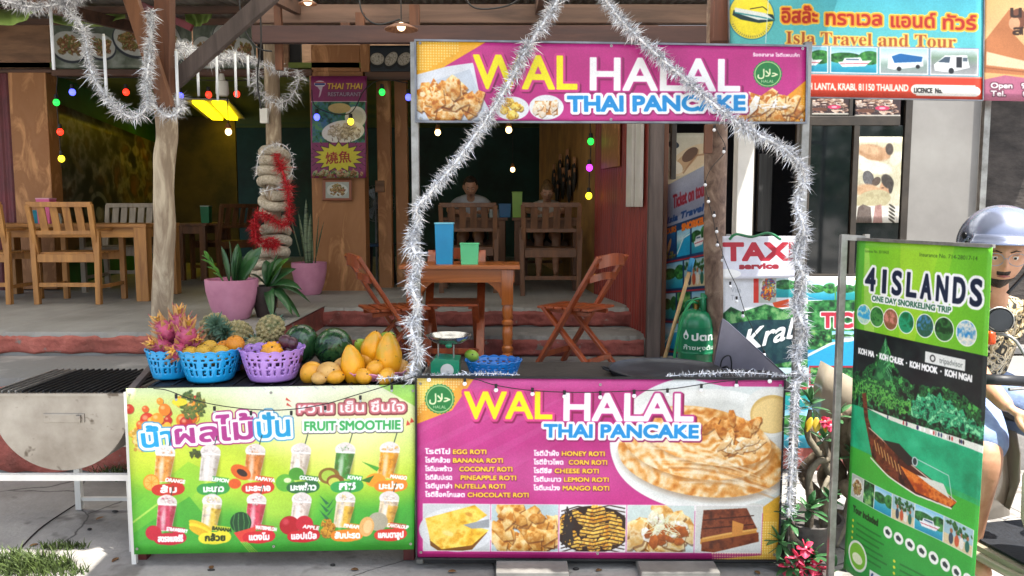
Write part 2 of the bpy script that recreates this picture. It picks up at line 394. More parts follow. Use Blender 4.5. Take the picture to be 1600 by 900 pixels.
def mk_sign_top():
    c = CV(650, 64, 1260, 192, 2.6, PINK)
    c.ramp(650, 64, 1260, 192, ['#c93a8c', '#bd2a80', '#cf3f92'], .5)
    m = c.mpoly([(650, 64), (762, 64), (690, 108), (650, 122)]); c._mix(m[0], m[1], '#f2b02e'); dots(c, 653, 67, 720, 110, 4.2, 1.3, '#fff3a8', lambda x, y: (x - 650) / 100 + (y - 64) / 60 < .95)
    m = c.mpoly([(1262, 118), (1262, 192), (1165, 192), (1215, 160)]); c._mix(m[0], m[1], '#f0a02c'); dots(c, 1180, 130, 1259, 190, 4.2, 1.2, '#ffe08a', lambda x, y: (1262 - x) / 90 + (192 - y) / 66 < .8)
    c.poly([(650, 118), (700, 104), (740, 98), (748, 140), (775, 192), (650, 192)], '#dfe3ea'); c.poly([(655, 135), (735, 108), (765, 192), (652, 192)], '#c9d2de')
    c.pieces(700, 160, 46, 24, 34, 15, FRY, sq=4); c.pieces(695, 150, 25, 18, 12, 15, FRY)
    c.ell(800, 170, 27, 19, '#e8ecf0'); c.pieces(798, 171, 17, 12, 20, 6, ['#c98a1c', '#f1cf55', '#fbe98a'], sq=6, asp=1)
    c.ell(854, 168, 27, 20, '#eef0f2'); c.rect(836, 158, 872, 180, '#c98130'); c.pieces(854, 169, 16, 8, 14, 7, ['#e7b070', '#fdf4e6', '#f6dcb6'])
    c.pieces(1205, 172, 44, 17, 26, 16, FRY, asp=2.2); c.pieces(1200, 160, 25, 9, 10, 10, ['#f7e9cf', '#f2c27c', '#ffffff'], asp=3); c.line([(1178, 163), (1215, 160), (1190, 168), (1235, 163)], 1.2, '#ffffff')
    c.text('WAL', 741, 138, 53, '#ffef1c', [(4.0, '#7e1450', 2.5, 2.5), (4.0, '#d63f8e', 0, 0)], fit=160, bold=1.6)
    c.text('HALAL', 923, 139, 52, '#ffffff', [(3.4, '#8d1a5c', 2.5, 2.5), (2.2, '#c22f85', 0, 0)], fit=232, bold=1.6)
    c.text('THAI PANCAKE', 888, 174, 24, '#1590d8', [(4.6, '#8d1a5c', 1.5, 2.5), (4.2, '#ffffff', 0, 0)], fit=276, bold=1.5, rot=.012)
    c.text('ร้อยฮาลาล โรตีแพนเค้ก', 1176, 82, 5, '#f7d8e6', fit=72, bold=.2); halal(c, 1199, 111, 23)
    c.rect(650, 190.6, 1260, 192, '#5a1a40'); c.rect(650, 64, 1260, 65, '#6b1d49'); return c
def mk_pancake():
    c = CV(650, 588, 1225, 877, 2.4, PINK); c.ramp(650, 588, 1225, 877, ['#d0498f', '#b8287c', '#c8358a', '#a8246f'], .35)
    for k in range(5): c.poly([(650, 640 + k * 30), (760 + k * 60, 588), (820 + k * 60, 588), (650, 680 + k * 34)], '#ffffff', .05)
    for k in range(24): c.ell(800 + k * 5, 740, 120, 34, '#ffffff', alpha=.006, soft=.9)
    m = c.mpoly([(650, 588), (742, 588), (706, 640), (650, 662)]); c._mix(m[0], m[1], '#f0a63a'); c.poly([(650, 588), (700, 588), (650, 640)], '#f6cf55'); dots(c, 653, 591, 735, 655, 4, 1.3, '#fff2b0', lambda x, y: (x - 650) / 95 + (y - 588) / 70 < .9)
    c.ell(1110, 690, 156, 108, '#e9ece9'); c.rect(1160, 588, 1225, 800, '#dcdcd6'); c.poly([(1070, 620), (1110, 596), (1225, 592), (1225, 790), (1160, 780)], '#dde4e2'); c.poly([(1085, 590), (1225, 590), (1225, 600), (1130, 600)], '#c93a86')
    c.ell(1108, 700, 151, 96, '#f3f4f1'); c.ell(1112, 704, 142, 84, '#c9ccc8', alpha=.55, soft=.12)
    c.ell(1204, 640, 43, 39, '#e9e9e4'); c.ell(1207, 643, 34, 30, '#d9b46a'); c.ell(1208, 645, 32, 27, '#efd08c', soft=.1)
    # the folded flatbread
    for (cx, cy, rx, ry, ro, ph) in ((1100, 712, 134, 62, .12, 0), (1092, 690, 118, 56, .14, 1), (1105, 678, 104, 44, .2, 2)):
        bx, mk = c.mell(cx, cy, rx, ry, ro); X, Y = c._grid(bx); h, w_ = X.shape; nz = fbm(h, w_, 110, c.rng, 3); n2 = fbm(h, w_, 14, c.rng, 4)
        d = np.sqrt(((X - cx) / rx) ** 2 + ((Y - cy) / ry) ** 2); t = (np.sin(d * 17 + nz * 22 + ph) * .5 + .5) * .45 + n2 * .65 + (nz - .5) * .5
        t = np.clip(t * .8 + .12, 0, 1) * 3.99; cc = np.array([hexc(k) for k in ['#96500f', '#cf7f2c', '#eaae62', '#f8dcae', '#fdf0d6']]); i = np.clip(t.astype(int), 0, 3); f = (t - i)[..., None]
        c.ell(cx + 4, cy + 7, rx, ry, '#6b3a12', ro, .35, .12); c._mix(bx, np.clip(mk * 1, 0, 1), cc[i] * (1 - f) + cc[i + 1] * f)
    for k in range(11):
        a0 = c.rng.uniform(0, 1); y0 = 690 + k * 7; pts = [(985 + 22 * k * .4 + t * 190, y0 - 18 * math.sin(t * 2.6 + a0) + t * 34) for t in np.linspace(0, .86, 16)]
        c.line(pts, c.rng.uniform(1.5, 4), c.rng.choice(['#fbe6bd', '#c98a44', '#fdf1da', '#a8642a']), .4)
    c.pieces(1150, 668, 48, 26, 14, 13, ['#a85a17', '#d98b38', '#f3c583'], asp=2.5, sq=6); c.pieces(1160, 690, 36, 12, 14, 8, ['#f6dfb4', '#e8b878', '#fff4dd'], asp=3, sq=6)
    c.text('WAL', 726, 652, 42, '#ffec1c', [(4.0, '#8a1450', 2, 2.5), (3.8, '#e0458d', 0, 0)], fit=136, bold=1.4)
    c.text('HALAL', 882, 654, 42, '#ffffff', [(3.6, '#8a1450', 2, 2.5), (2.4, '#c22f85', 0, 0)], fit=201, bold=1.6)
    c.text('THAI PANCAKE', 851, 681, 20, '#1590d8', [(4.2, '#8d1a5c', 1.5, 2.2), (3.8, '#ffffff', 0, 0)], fit=241, bold=1.3)
    halal(c, 687, 622, 24)
    L = [('โรตีไข่', 'EGG ROTI', 664, 708, 52), ('โรตีกล้วย', 'BANANA ROTI', 664, 708, 78), ('โรตีมะพร้าว', 'COCONUT ROTI', 664, 718, 83), ('โรตีสับปะรด', 'PINEAPPLE ROTI', 664, 720, 87), ('โรตีนูเทล่า', 'NUTELLA ROTI', 664, 711, 79), ('โรตีช็อคโกแลต', 'CHOCOLATE ROTI', 664, 731, 96)]
    for i, (a, b, x, x2, wd) in enumerate(L): y = 708.5 + i * 13.7; c.text(a, x, y, 7.2, '#ffffff', fit=min(x2 - x - 5, 42 if i < 5 else 62), bold=.35); c.text(b, x2, y, 7.0, '#ffd83a', [(1.0, '#7d1650', .4, .6)], fit=wd, bold=.45)
    L = [('โรตีน้ำผึ้ง', 'HONEY ROTI', 835, 879, 67), ('โรตีข้าวโพด', 'CORN ROTI', 835, 890, 60), ('โรตีชีส', 'CHEESE ROTI', 835, 868, 69), ('โรตีมะนาว', 'LEMON ROTI', 835, 883, 70), ('โรตีมะม่วง', 'MANGO ROTI', 835, 881, 73)]
    for i, (a, b, x, x2, wd) in enumerate(L): y = 710.5 + i * 13.7; c.text(a, x, y, 7.2, '#ffffff', fit=min(x2 - x - 5, 46), bold=.35); c.text(b, x2, y, 7.0, '#ffd83a', [(1.0, '#7d1650', .4, .6)], fit=wd, bold=.45)
    # photo strip
    def frame(x0, y0, x1, y1, bg): c.rect(x0 - 1, y0 - 1, x1 + 1, y1 + 1, '#f3e9ee'); c.rect(x0, y0, x1, y1, bg)
    def clip(x0, y0, x1, y1, fn): t = c.a.copy(); fn(); m = c.mpoly([(x0, y0), (x1, y0), (x1, y1), (x0, y1)]); k = np.zeros(c.a.shape[:2], np.float32); a, b, cc, d = m[0]; k[b:d, a:cc] = m[1]; c.a[:] = t * (1 - k[..., None]) + c.a * k[..., None]
    frame(661, 789, 766, 864, '#cfd2d4'); c.ell(714, 830, 60, 36, '#dfe2e4')
    def a():
        m = c.mpoly([(664, 812), (742, 790), (762, 806), (735, 823), (765, 830), (738, 855), (690, 862), (672, 848)]); c.poly([(668, 818), (762, 834), (738, 862), (690, 868), (672, 856)], '#7a4a10'); c.mottle(m[0], m[1], ['#d99a1a', '#f2c23a', '#fbe06a', '#e9ab2a'], 12)
        c.poly([(724, 822), (765, 812), (765, 826), (738, 828)], '#9aa0a4'); c.ell(700, 836, 9, 4, '#f9e79a', .3, .7, .5); c.ell(733, 805, 6, 3, '#c9771c', .3, .6, .5)
    clip(661, 789, 766, 864, a)
    frame(769, 789, 874, 864, '#bcd0d4'); clip(769, 789, 874, 864, lambda: (c.pieces(822, 828, 52, 34, 46, 15, ['#b56a1c', '#dd9e48', '#f1c982', '#f7dda6'], asp=2), c.pieces(822, 826, 40, 26, 12, 15, ['#c07a26', '#e8b25e', '#f6d898'], asp=1.8)))
    frame(877, 789, 981, 864, '#e4e4e6')
    def b():
        c.ell(929, 828, 60, 38, '#2a1610'); c.pieces(929, 828, 50, 33, 95, 7, ['#e2a52e', '#f6d46a', '#c97f1e'], dark='#24120a', sq=6, asp=1.2)
        for k in range(13): yy = 792 + k * 6; c.line([(879, yy + 7), (905, yy - 1), (930, yy + 3), (955, yy - 3), (980, yy + 2)], 1.6, '#2a140c')
        for k in range(30): c.line([(879 + c.rng.uniform(0, 16), 790 + c.rng.uniform(0, 70)), (885 + c.rng.uniform(0, 16), 790 + c.rng.uniform(0, 70))], 2, '#2b2222')
    clip(877, 789, 981, 864, b)
    frame(984, 789, 1089, 864, '#cddcd8'); clip(984, 789, 1089, 864, lambda: (c.pieces(1038, 830, 50, 30, 22, 20, ['#c9893a', '#ecc47c', '#f6e0b0', '#e8b25e'], asp=2, sq=6), c.pieces(1038, 824, 36, 22, 16, 9, ['#f6f2e2', '#e9dcb8', '#ffffff'], sq=5), c.pieces(1040, 838, 36, 16, 12, 8, ['#9a4a18', '#c46a28'], sq=5), [c.line([(1005 + c.rng.uniform(0, 50), 796 + c.rng.uniform(0, 40)), (1020 + c.rng.uniform(0, 50), 800 + c.rng.uniform(0, 40))], 1, '#e9f0d0') for _ in range(22)]))
    frame(1092, 789, 1196, 864, '#d5d6d2')
    def d():
        m = c.mpoly([(1104, 796), (1172, 792), (1192, 836), (1120, 862), (1100, 850)]); c._mix(m[0], m[1], '#c9893a'); m = c.mpoly([(1104, 796), (1172, 792), (1190, 826), (1100, 842)]); c.mottle(m[0], m[1], ['#4a1e10', '#6e3018', '#8a4426', '#5c2614'], 8)
        m = c.mpoly([(1102, 848), (1192, 831), (1193, 846), (1122, 864), (1102, 862)]); c.mottle(m[0], m[1], ['#4a1e10', '#7a3a1c', '#8a4426'], 8)
        for k in (808, 822): c.line([(1104, k + 4), (1184, k - 4)], 1.6, '#36130a')
        c.line([(1103, 842), (1150, 832), (1190, 826)], 3, '#e2ab5c'); c.poly([(1150, 812), (1168, 818), (1166, 834), (1150, 838)], '#d08a40')
    clip(1092, 789, 1196, 864, d)
    c.poly([(1198, 790), (1225, 770), (1225, 877), (1100, 877), (1198, 868)], '#e9b23a'); dots(c, 1120, 866, 1223, 876, 4, 1.3, '#fff0a8', lambda x, y: True); dots(c, 1199, 815, 1223, 866, 4, 1.3, '#fff0a8', lambda x, y: True)
    c.rect(650, 869, 1120, 877, '#a8246f'); c.rect(650, 875.2, 1225, 877, '#3a1230'); c.rect(650, 588, 1225, 589.4, '#5a2040'); return c
def mk_smoothie():
    c = CV(197, 605, 650, 866, 2.6, '#8ccf3a'); c.ramp(197, 605, 650, 866, ['#d9e6b0', '#c9dd52', '#9fd02f', '#4fb23a', '#3fa338'])
    bx = (0, 0, c.w, c.h); X, Y = c._grid(bx)
    for (x, y, r, col, al) in [(230, 700, 60, '#f2e84a', .5), (500, 690, 90, '#f7ef5a', .7), (350, 740, 60, '#e9ee4a', .6), (590, 740, 60, '#f0ec40', .5), (300, 780, 50, '#b8e24a', .5), (430, 790, 50, '#e2ee50', .6), (260, 860, 90, '#4aa93a', .6), (620, 860, 80, '#2f9a34', .5), (560, 640, 120, '#f6f7d8', .7), (440, 620, 90, '#eef3e0', .8)]: c.ell(x, y, r, r * .7, col, alpha=al, soft=1.1)
    c.poly([(197, 790), (290, 720), (330, 740), (240, 830), (197, 850)], '#7cc93a', .5); c.poly([(197, 832), (290, 775), (360, 866), (197, 866)], '#46a838', .8); c.line([(197, 815), (240, 785), (275, 760)], 3, '#cfe96a', .7)
    c.poly([(540, 850), (650, 830), (650, 866), (560, 866)], '#3c9c34'); c.poly([(590, 605), (650, 605), (650, 640)], '#8fd04a', .8)
    for k in range(9): x = 410 + k * 27; c.line([(x, 606), (x + 6, 610)], 1.2, '#b9a8c0', .6)
    # heap of fruit
    for k in range(46):
        x, y = 200 + c.rng.uniform(0, 120), 622 + c.rng.uniform(0, 75)
        if (x - 200) / 130 + (y - 620) / 110 > 1.15: continue
        r = c.rng.uniform(5, 12); col = c.rng.choice(['#e2632a', '#d43a26', '#f09a2e', '#c22f2a', '#e9842a', '#f2b93a']); c.ell(x + 1, y + 1, r, r, '#7a2a18', alpha=.6); c.ell(x, y, r, r, col); c.ell(x - r * .3, y - r * .35, r * .35, r * .3, '#fbd7a0', alpha=.6, soft=.8)
    for k in range(40): c.ell(205 + c.rng.uniform(0, 22), 670 + c.rng.uniform(0, 32), 3, 3, c.rng.choice(['#e8c064', '#c99a3a', '#f2d88a']))
    c.pieces(300, 632, 18, 22, 60, 4, ['#3c5a2a', '#6a7f3a', '#8a7a3a'], dark='#22301a'); c.ell(280, 627, 12, 6, '#f2e23a'); c.pieces(300, 708, 12, 4, 12, 4, ['#3a4a26', '#5c6a34'])
    S = 'น้ำผลไม้ปั่น'
    o = [(6.2, '#a82e78', 0, 0), (4.4, '#ffffff', 0, 0)]; ob = [(6.2, '#4a9ac8', 0, 0), (4.4, '#ffffff', 0, 0)]
    c.text('น้ำ', 219, 697, 27, '#1d9fd6', ob, fit=48, bold=1.3, rot=.08); c.text('ผล', 272, 692, 28, '#b23a8c', o, fit=66, bold=1.3, rot=.07); c.text('ไม้', 338, 688, 33, '#b23a8c', o, fit=58, bold=1.3, rot=.06); c.text('ปั่น', 402, 684, 31, '#1d9fd6', ob, fit=50, bold=1.3, rot=.05)
    c.text('หวาน เย็น ชื่นใจ', 466, 646, 14, '#ffffff', [(4.6, '#7a3038', .6, .8), (2.9, '#c87078', 0, 0), (1.6, '#d88088', 0, 0)], fit=165, bold=.2)
    c.text('FRUIT SMOOTHIE', 475, 674, 14, '#3fae5c', [(4.4, '#4c4a4a', .6, 1), (3.4, '#ffffff', 0, 0)], fit=150, bold=.8)
    for x, y in ((446, 626), (447, 634)): c.poly([(x, y), (x + 9, y + 3), (x + 1, y - 4)], '#d44a40')
    for x, y in ((636, 660), (642, 656)): c.poly([(x, y), (x - 2, y + 9), (x + 5, y + 7)], '#d44a40')
    def cup(x, y, col, lab, th, bgc, colb=None, lc='#ffffff', fruit=None):
        tw, bw, h = 16.5, 12, 44; t = [(x - tw + 4, y - 24), (x + tw + 1, y - 22), (x + bw - 5, y + 20), (x - bw - 6, y + 18)]
        c.line([(x + 6, y - 28), (x + 13, y - 52)], 1.5, '#30423c'); c.ell(x + 2, y - 27, 16, 11, '#f2ece8', .08); c.ell(x + 2, y - 31, 11, 8, '#e6dcd8', 0, .8)
        c.poly(t, '#ece4dc'); c.poly([(t[0][0] + (0 if not colb else 13), t[0][1] + (2 if not colb else 8)), (t[1][0] - 1, t[1][1] + (2 if not colb else 8)), (t[2][0] - 1, t[2][1] - 1), (t[3][0] + (1 if not colb else 10), t[3][1] - 1)], col); bx_, mk_ = c.mpoly(t); c.mottle(bx_, mk_, ['#ffffff', col, col, '#5a3010'], 5, .28, gain=2); c.ell(x + 11, y, 5, 24, '#3a2410', .12, .28, .9); c.ell(x - 5, y, 3.5, 20, '#ffffff', .12, .55, .9); c.pieces(x + 2, y - 28, 11, 6, 9, 3, ['#ffffff', '#e8ded8', '#d8ccc8', col], dark='#b8a8a0'); c.line([(x - 9, y - 18), (x - 14, y + 12)], 2, '#3a2a18', .15)
        c.line([(t[0][0], t[0][1]), (t[1][0], t[1][1])], 2.2, '#f8f4f0')
        if fruit: fruit()
        for (dx, dy, rx, ry) in ((0, 0, 22, 8), (-12, 2, 14, 9), (13, 0, 14, 10), (0, 4, 20, 8)): c.ell(x + 4 + dx, y + 30 + dy, rx, ry, bgc)
        c.poly([(x + 4, y + 11), (x + 30, y + 15), (x + 28, y + 24), (x + 2, y + 20)], bgc, .75); c.text(lab, x + 16, y + 20.5, 5.6, lc, align='c', fit=min(34, 5.2 * len(lab)), bold=.4, rot=-.14, shear=.1)
        c.text(th, x + 5, y + 36, 9.5, lc if lc != '#ffffff' else '#ffffff', align='c', fit=min(40, 8.5 * max(3, len(th) * .75)), bold=.8)
    fx = [252, 324, 395, 467, 537, 607]
    y1, y2 = 732, 810
    def citrus(x, y, r, a, b): c.ell(x, y, r, r, a); c.ell(x, y, r * .84, r * .84, b); [c.line([(x, y), (x + r * .8 * math.cos(k), y + r * .8 * math.sin(k))], .9, a) for k in np.arange(0, 6.2, .8)]
    cup(fx[0], y1, '#ea9a45', 'ORANGE', 'ส้ม', '#cc3428', fruit=lambda: (citrus(fx[0] - 22, y1 + 20, 13, '#f0932a', '#f7b95a')))
    cup(fx[1], y1, '#e4ddd6', 'LEMON', 'มะนาว', '#3c9f48')
    cup(fx[2], y1, '#e58a44', 'PAPAYA', 'มะละกอ', '#d23c2c', fruit=lambda: (c.ell(fx[2] - 22, y1 + 6, 17, 11, '#e2682a', .5), c.ell(fx[2] - 20, y1 + 7, 9, 5, '#3a2a24', .5), c.ell(fx[2] - 32, y1 + 24, 10, 8, '#e0602c')))
    cup(fx[3], y1, '#ece0d2', 'COCONUT', 'มะพร้าว', '#2f6e3a', fruit=lambda: (c.ell(fx[3] - 24, y1 + 24, 15, 14, '#62b23c'), c.ell(fx[3] - 6, y1 + 10, 12, 10, '#4c9a34'), c.ell(fx[3] - 20, y1 + 20, 6, 4, '#dfeeb8')))
    cup(fx[4], y1, '#4a8a3c', 'KIWI', 'กีวี', '#3aa24c', fruit=lambda: (c.ell(fx[4] - 24, y1 + 14, 17, 13, '#8a6a2c'), c.ell(fx[4] - 25, y1 + 14, 11, 9, '#a8c84a'), c.ell(fx[4] - 14, y1 + 22, 14, 10, '#8a5a2c'), c.ell(fx[4] - 16, y1 + 24, 9, 7, '#c8d45a')))
    cup(fx[5], y1, '#f2a42c', 'MANGO', 'มะม่วง', '#f08a2c', fruit=lambda: (c.ell(fx[5] - 20, y1 + 22, 16, 11, '#f5a02c'), c.poly([(fx[5] - 42, y1 - 8), (fx[5] - 14, y1 + 2), (fx[5] - 18, y1 + 8)], '#4da83a'), c.poly([(fx[5] - 44, y1 + 22), (fx[5] - 22, y1 + 14), (fx[5] - 30, y1 + 26)], '#3a7a2c')))
    cup(fx[0], y2, '#cf4460', 'STRAWBERRY', 'สตรอเบอร์รี', '#c8263c', fruit=lambda: c.ell(fx[0] - 22, y2 + 22, 13, 12, '#c8263c'))
    cup(fx[1], y2, '#f0cd52', 'BANANA', 'กล้วย', '#f2e23a', colb=1, lc='#2a3a1c', fruit=lambda: [c.ell(fx[1] - 18, y2 + 12 + k * 5, 20, 6, k2, .45) for k, k2 in ((0, '#e8c02c'), (1, '#f7dc3c'), (2, '#e2b428'))])
    cup(fx[2], y2, '#d8465c', 'WATERMELON', 'แตงโม', '#d42c34', fruit=lambda: (c.ell(fx[2] - 24, y2 + 8, 17, 17, '#1e4a2a'), [c.line([(fx[2] - 24 + k, y2 - 7), (fx[2] - 24 + k * 1.4, y2 + 8), (fx[2] - 24 + k, y2 + 24)], 1.4, '#4f8a4a') for k in (-9, -3, 4, 10)], c.poly([(fx[2] - 36, y2 + 24), (fx[2] + 2, y2 + 14), (fx[2] - 6, y2 + 38), (fx[2] - 24, y2 + 40)], '#e2483c')))
    cup(fx[3], y2, '#ecdcd2', 'APPLE', 'แอปเปิ้ล', '#cf2430', fruit=lambda: (c.ell(fx[3] - 18, y2 + 14, 16, 15, '#b81c2a'), c.ell(fx[3] - 24, y2 + 8, 5, 5, '#e2606a', alpha=.6, soft=.8), c.ell(fx[3] + 6, y2 + 12, 14, 13, '#c8283a')))
    cup(fx[4], y2, '#efc04a', 'PINEAPPLE', 'สับปะรด', '#ef8a2a', colb=1, fruit=lambda: (c.pieces(fx[4] - 27, y2 + 20, 9, 15, 40, 4, ['#c98a2a', '#e2aa3a', '#a86a1c']), [c.poly([(fx[4] - 29, y2 + 6 - k * 6), (fx[4] - 40 + (k % 2) * 24, y2 - 10 - k * 6), (fx[4] - 24, y2 + 4 - k * 6)], '#2c7048') for k in range(5)]))
    cup(fx[5], y2, '#f0b850', 'CANTALOUP', 'แคนตาลูป', '#dc3c2c', colb=1, fruit=lambda: (c.ell(fx[5] - 16, y2 + 10, 16, 15, '#b3ad98'), c.ell(fx[5] - 34, y2 + 18, 12, 16, '#e6b06a', .2), c.ell(fx[5] - 32, y2 + 18, 7, 11, '#f2cb90', .2)))
    for k in range(4): c.line([(370 + k * 3, 848), (385 + k * 4, 866)], 1.2, '#e2ef60', .7)
    return c
def pic(c, x0, y0, x1, y1, kind):
    t = c.a.copy(); w_, h = x1 - x0, y1 - y0
    if kind in ('sea', 'boat', 'island', 'pool'):
        c.ramp(x0, y0, x1, y1, ['#7fc4e8', '#cfeaf2', '#3fb0c8', '#1c8fb4'] if kind != 'island' else ['#bfe6f4', '#e8f4f4', '#2aa6a8', '#1a8f9a'])
        if kind != 'pool': 
            bx = c.mell(x0 + w_ * .3, y0 + h * .42, w_ * .4, h * .22); c.mottle(bx[0], bx[1], ['#12381e', '#2a6a34', '#4c9a4a'], h * .12)
            bx = c.mell(x0 + w_ * .85, y0 + h * .4, w_ * .25, h * .28); c.mottle(bx[0], bx[1], ['#12381e', '#2f7a3a', '#5aa850'], h * .12)
        else: c.poly([(x0, y1), (x0 + w_ * .5, y0 + h * .3), (x1, y0 + h * .2), (x1, y1)], '#1fa8dc'); c.line([(x0, y0 + h * .9), (x0 + w_ * .5, y0 + h * .34), (x1, y0 + h * .25)], h * .06, '#dff2f6')
    if kind == 'boat': c.poly([(x0 + w_ * .15, y0 + h * .58), (x0 + w_ * .9, y0 + h * .5), (x0 + w_ * .75, y0 + h * .74), (x0 + w_ * .25, y0 + h * .78)], '#f2f5f8'); c.poly([(x0 + w_ * .3, y0 + h * .42), (x0 + w_ * .65, y0 + h * .38), (x0 + w_ * .7, y0 + h * .55), (x0 + w_ * .25, y0 + h * .58)], '#dfe6ee'); c.rect(x0 + w_ * .33, y0 + h * .45, x0 + w_ * .62, y0 + h * .5, '#3a5a78'); c.line([(x0 + w_ * .2, y0 + h * .66), (x0 + w_ * .82, y0 + h * .62)], h * .03, '#c2455a')
    if kind == 'bus': c.ramp(x0, y0, x1, y1, ['#a8cfe4', '#d8e8ea', '#8fa8a0', '#9aa4a8']); c.poly([(x0 + w_ * .18, y0 + h * .35), (x0 + w_ * .4, y0 + h * .18), (x0 + w_ * .9, y0 + h * .3), (x0 + w_ * .92, y0 + h * .7), (x0 + w_ * .3, y0 + h * .85), (x0 + w_ * .15, y0 + h * .8)], '#e6eef4'); c.poly([(x0 + w_ * .24, y0 + h * .32), (x0 + w_ * .42, y0 + h * .2), (x0 + w_ * .9, y0 + h * .32), (x0 + w_ * .88, y0 + h * .52), (x0 + w_ * .3, y0 + h * .58)], '#1c66a8'); c.ell(x0 + w_ * .4, y0 + h * .82, h * .09, h * .09, '#20262c'); c.ell(x0 + w_ * .8, y0 + h * .72, h * .08, h * .08, '#20262c')
    if kind == 'van': c.ramp(x0, y0, x1, y1, ['#cfe0e4', '#7f9a86', '#8a8f92', '#a8acae']); c.poly([(x0 + w_ * .06, y0 + h * .62), (x0 + w_ * .3, y0 + h * .25), (x0 + w_ * .78, y0 + h * .22), (x0 + w_ * .84, y0 + h * .72), (x0 + w_ * .4, y0 + h * .92), (x0 + w_ * .08, y0 + h * .86)], '#f1f4f6'); c.poly([(x0 + w_ * .14, y0 + h * .52), (x0 + w_ * .3, y0 + h * .3), (x0 + w_ * .42, y0 + h * .3), (x0 + w_ * .4, y0 + h * .54)], '#46586a'); c.rect(x0 + w_ * .55, y0 + h * .3, x0 + w_ * .67, y0 + h * .72, '#2c2f36'); c.rect(x0 + w_ * .69, y0 + h * .32, x0 + w_ * .79, y0 + h * .48, '#5a6a78'); c.ell(x0 + w_ * .44, y0 + h * .86, h * .1, h * .12, '#22262c')
    if kind == 'food': c.rect(x0, y0, x1, y1, '#b7c0b8'); c.ell(x0 + w_ * .5, y0 + h * .5, w_ * .45, h * .42, '#dfe2dc'); c.pieces(x0 + w_ * .5, y0 + h * .5, w_ * .36, h * .33, 40, min(w_, h) * .1, ['#6a4a2a', '#b88a50', '#d9c08a', '#5a7a3a', '#a8482c'])
    if kind == 'people': c.rect(x0, y0, x1, y1, '#9fc4d0'); c.rect(x0, y0 + h * .6, x1, y1, '#d8c8a0'); [(c.ell(x, y0 + h * .42, w_ * .05, h * .09, '#a86a48'), c.ell(x, y0 + h * .72, w_ * .08, h * .22, q)) for x, q in ((x0 + w_ * .25, '#3a4a58'), (x0 + w_ * .45, '#c25a3a'), (x0 + w_ * .62, '#e8e4da'), (x0 + w_ * .82, '#2a6a5a'))]; c.pieces(x0 + w_ / 2, y0 + h * .25, w_ * .5, h * .2, 20, h * .08, ['#1e4a2a', '#3c7a3c'])
    if kind == 'diver': c.ramp(x0, y0, x1, y1, ['#1a6ea8', '#0f4f8c', '#123a6a']); c.ell(x0 + w_ * .5, y0 + h * .5, w_ * .12, h * .3, '#d9a878', .4); c.pieces(x0 + w_ / 2, y0 + h * .9, w_ * .5, h * .14, 20, h * .08, ['#2a7a5a', '#c8883a', '#1a4a4a'])
    if kind == 'forest': m = c.mpoly([(x0, y0), (x1, y0), (x1, y1), (x0, y1)]); c.mottle(m[0], m[1], ['#0c2a18', '#1e5a30', '#3f8f48', '#86b86a'], h * .22, gain=2.2)
    m = c.mpoly([(x0, y0), (x1, y0), (x1, y1), (x0, y1)]); k = np.zeros(c.a.shape[:2], np.float32); a, b, cc, d = m[0]; k[b:d, a:cc] = m[1]; c.a[:] = t * (1 - k[..., None]) + c.a * k[..., None]
def mk_travel():
    c = CV(1140, -24, 1535, 156, 2.4, '#4fb3c0'); c.ramp(1140, -24, 1535, 120, ['#4ab0c4', '#5cbcc4', '#62c4c8'])
    c.ell(1177, 27, 38, 38, '#2a7fa0'); c.ell(1177, 27, 36.5, 36.5, '#efe048'); c.ell(1177, 27, 30, 30, '#f3e43c'); 
    for k in range(22): a = .4 + k * .11; c.line([(1177 + 31.5 * math.cos(a), 27 + 31.5 * math.sin(a)), (1177 + 35 * math.cos(a), 27 + 35 * math.sin(a))], 1.4, '#8a8a50')
    c.poly([(1148, 18), (1212, 24), (1216, 34), (1190, 38), (1160, 33), (1146, 26)], '#1e3c44'); c.poly([(1150, 14), (1200, 22), (1214, 32), (1188, 33), (1150, 22)], '#dfe8ea'); c.line([(1150, 22), (1190, 28), (1216, 33)], 2, '#2a8a94'); c.line([(1175, 16), (1196, 12), (1204, 18)], 1.4, '#2a2a22')
    c.line([(1207, -24), (1200, 70)], 1.2, '#d9eef0')
    o = [(3.4, '#f3cf56', 0, 0), (2.2, '#e8a030', 0, 0)]
    c.text('อิสล๊ะ', 1227, 36, 22, '#b02c1c', o, fit=56, bold=1.0); c.text('ทราเวล', 1297, 38, 21, '#b02c1c', o, fit=86, bold=1.0); c.text('แอนด์', 1398, 40, 21, '#b02c1c', o, fit=66, bold=1.0); c.text('ทัวร์', 1476, 42, 21, '#b02c1c', o, fit=48, bold=1.0)
    c.text('𝐈𝐬𝐥𝐚 𝐓𝐫𝐚𝐯𝐞𝐥 𝐚𝐧𝐝 𝐓𝐨𝐮𝐫', 1233, 70, 20, '#a8562c', [(2.2, '#f0cf6a', 0, 0)], fit=262, rot=-.006)
    for (x0, x1, k) in ((1225, 1300, 'boat'), (1303, 1377, 'boat'), (1380, 1454, 'bus'), (1457, 1528, 'van')): c.rect(x0 - 1, 72, x1 + 1, 117, '#8a86a8'); c.rect(x0, 73, x1, 116, '#e9f0f0'); pic(c, x0 + 1.5, 74.5, x1 - 1.5, 114.5, k)
    c.rect(1140, 119, 1535, 158, '#d6432c'); c.rect(1140, 118, 1535, 120.5, '#e8857a'); c.text('KOH LANTA, KRABI, 81150 THAILAND', 1424, 143, 10.5, '#fbeae2', align='r', fit=170, bold=.4)
    c.ell(1436, 140, 8, 8, '#f4f1ea'); c.ell(1524, 142, 8, 8, '#f4f1ea'); c.rect(1436, 132, 1524, 150, '#f4f1ea'); c.text('LICENCE  No.', 1433, 145, 7.5, '#2a2a2a', fit=42, bold=.3); return c
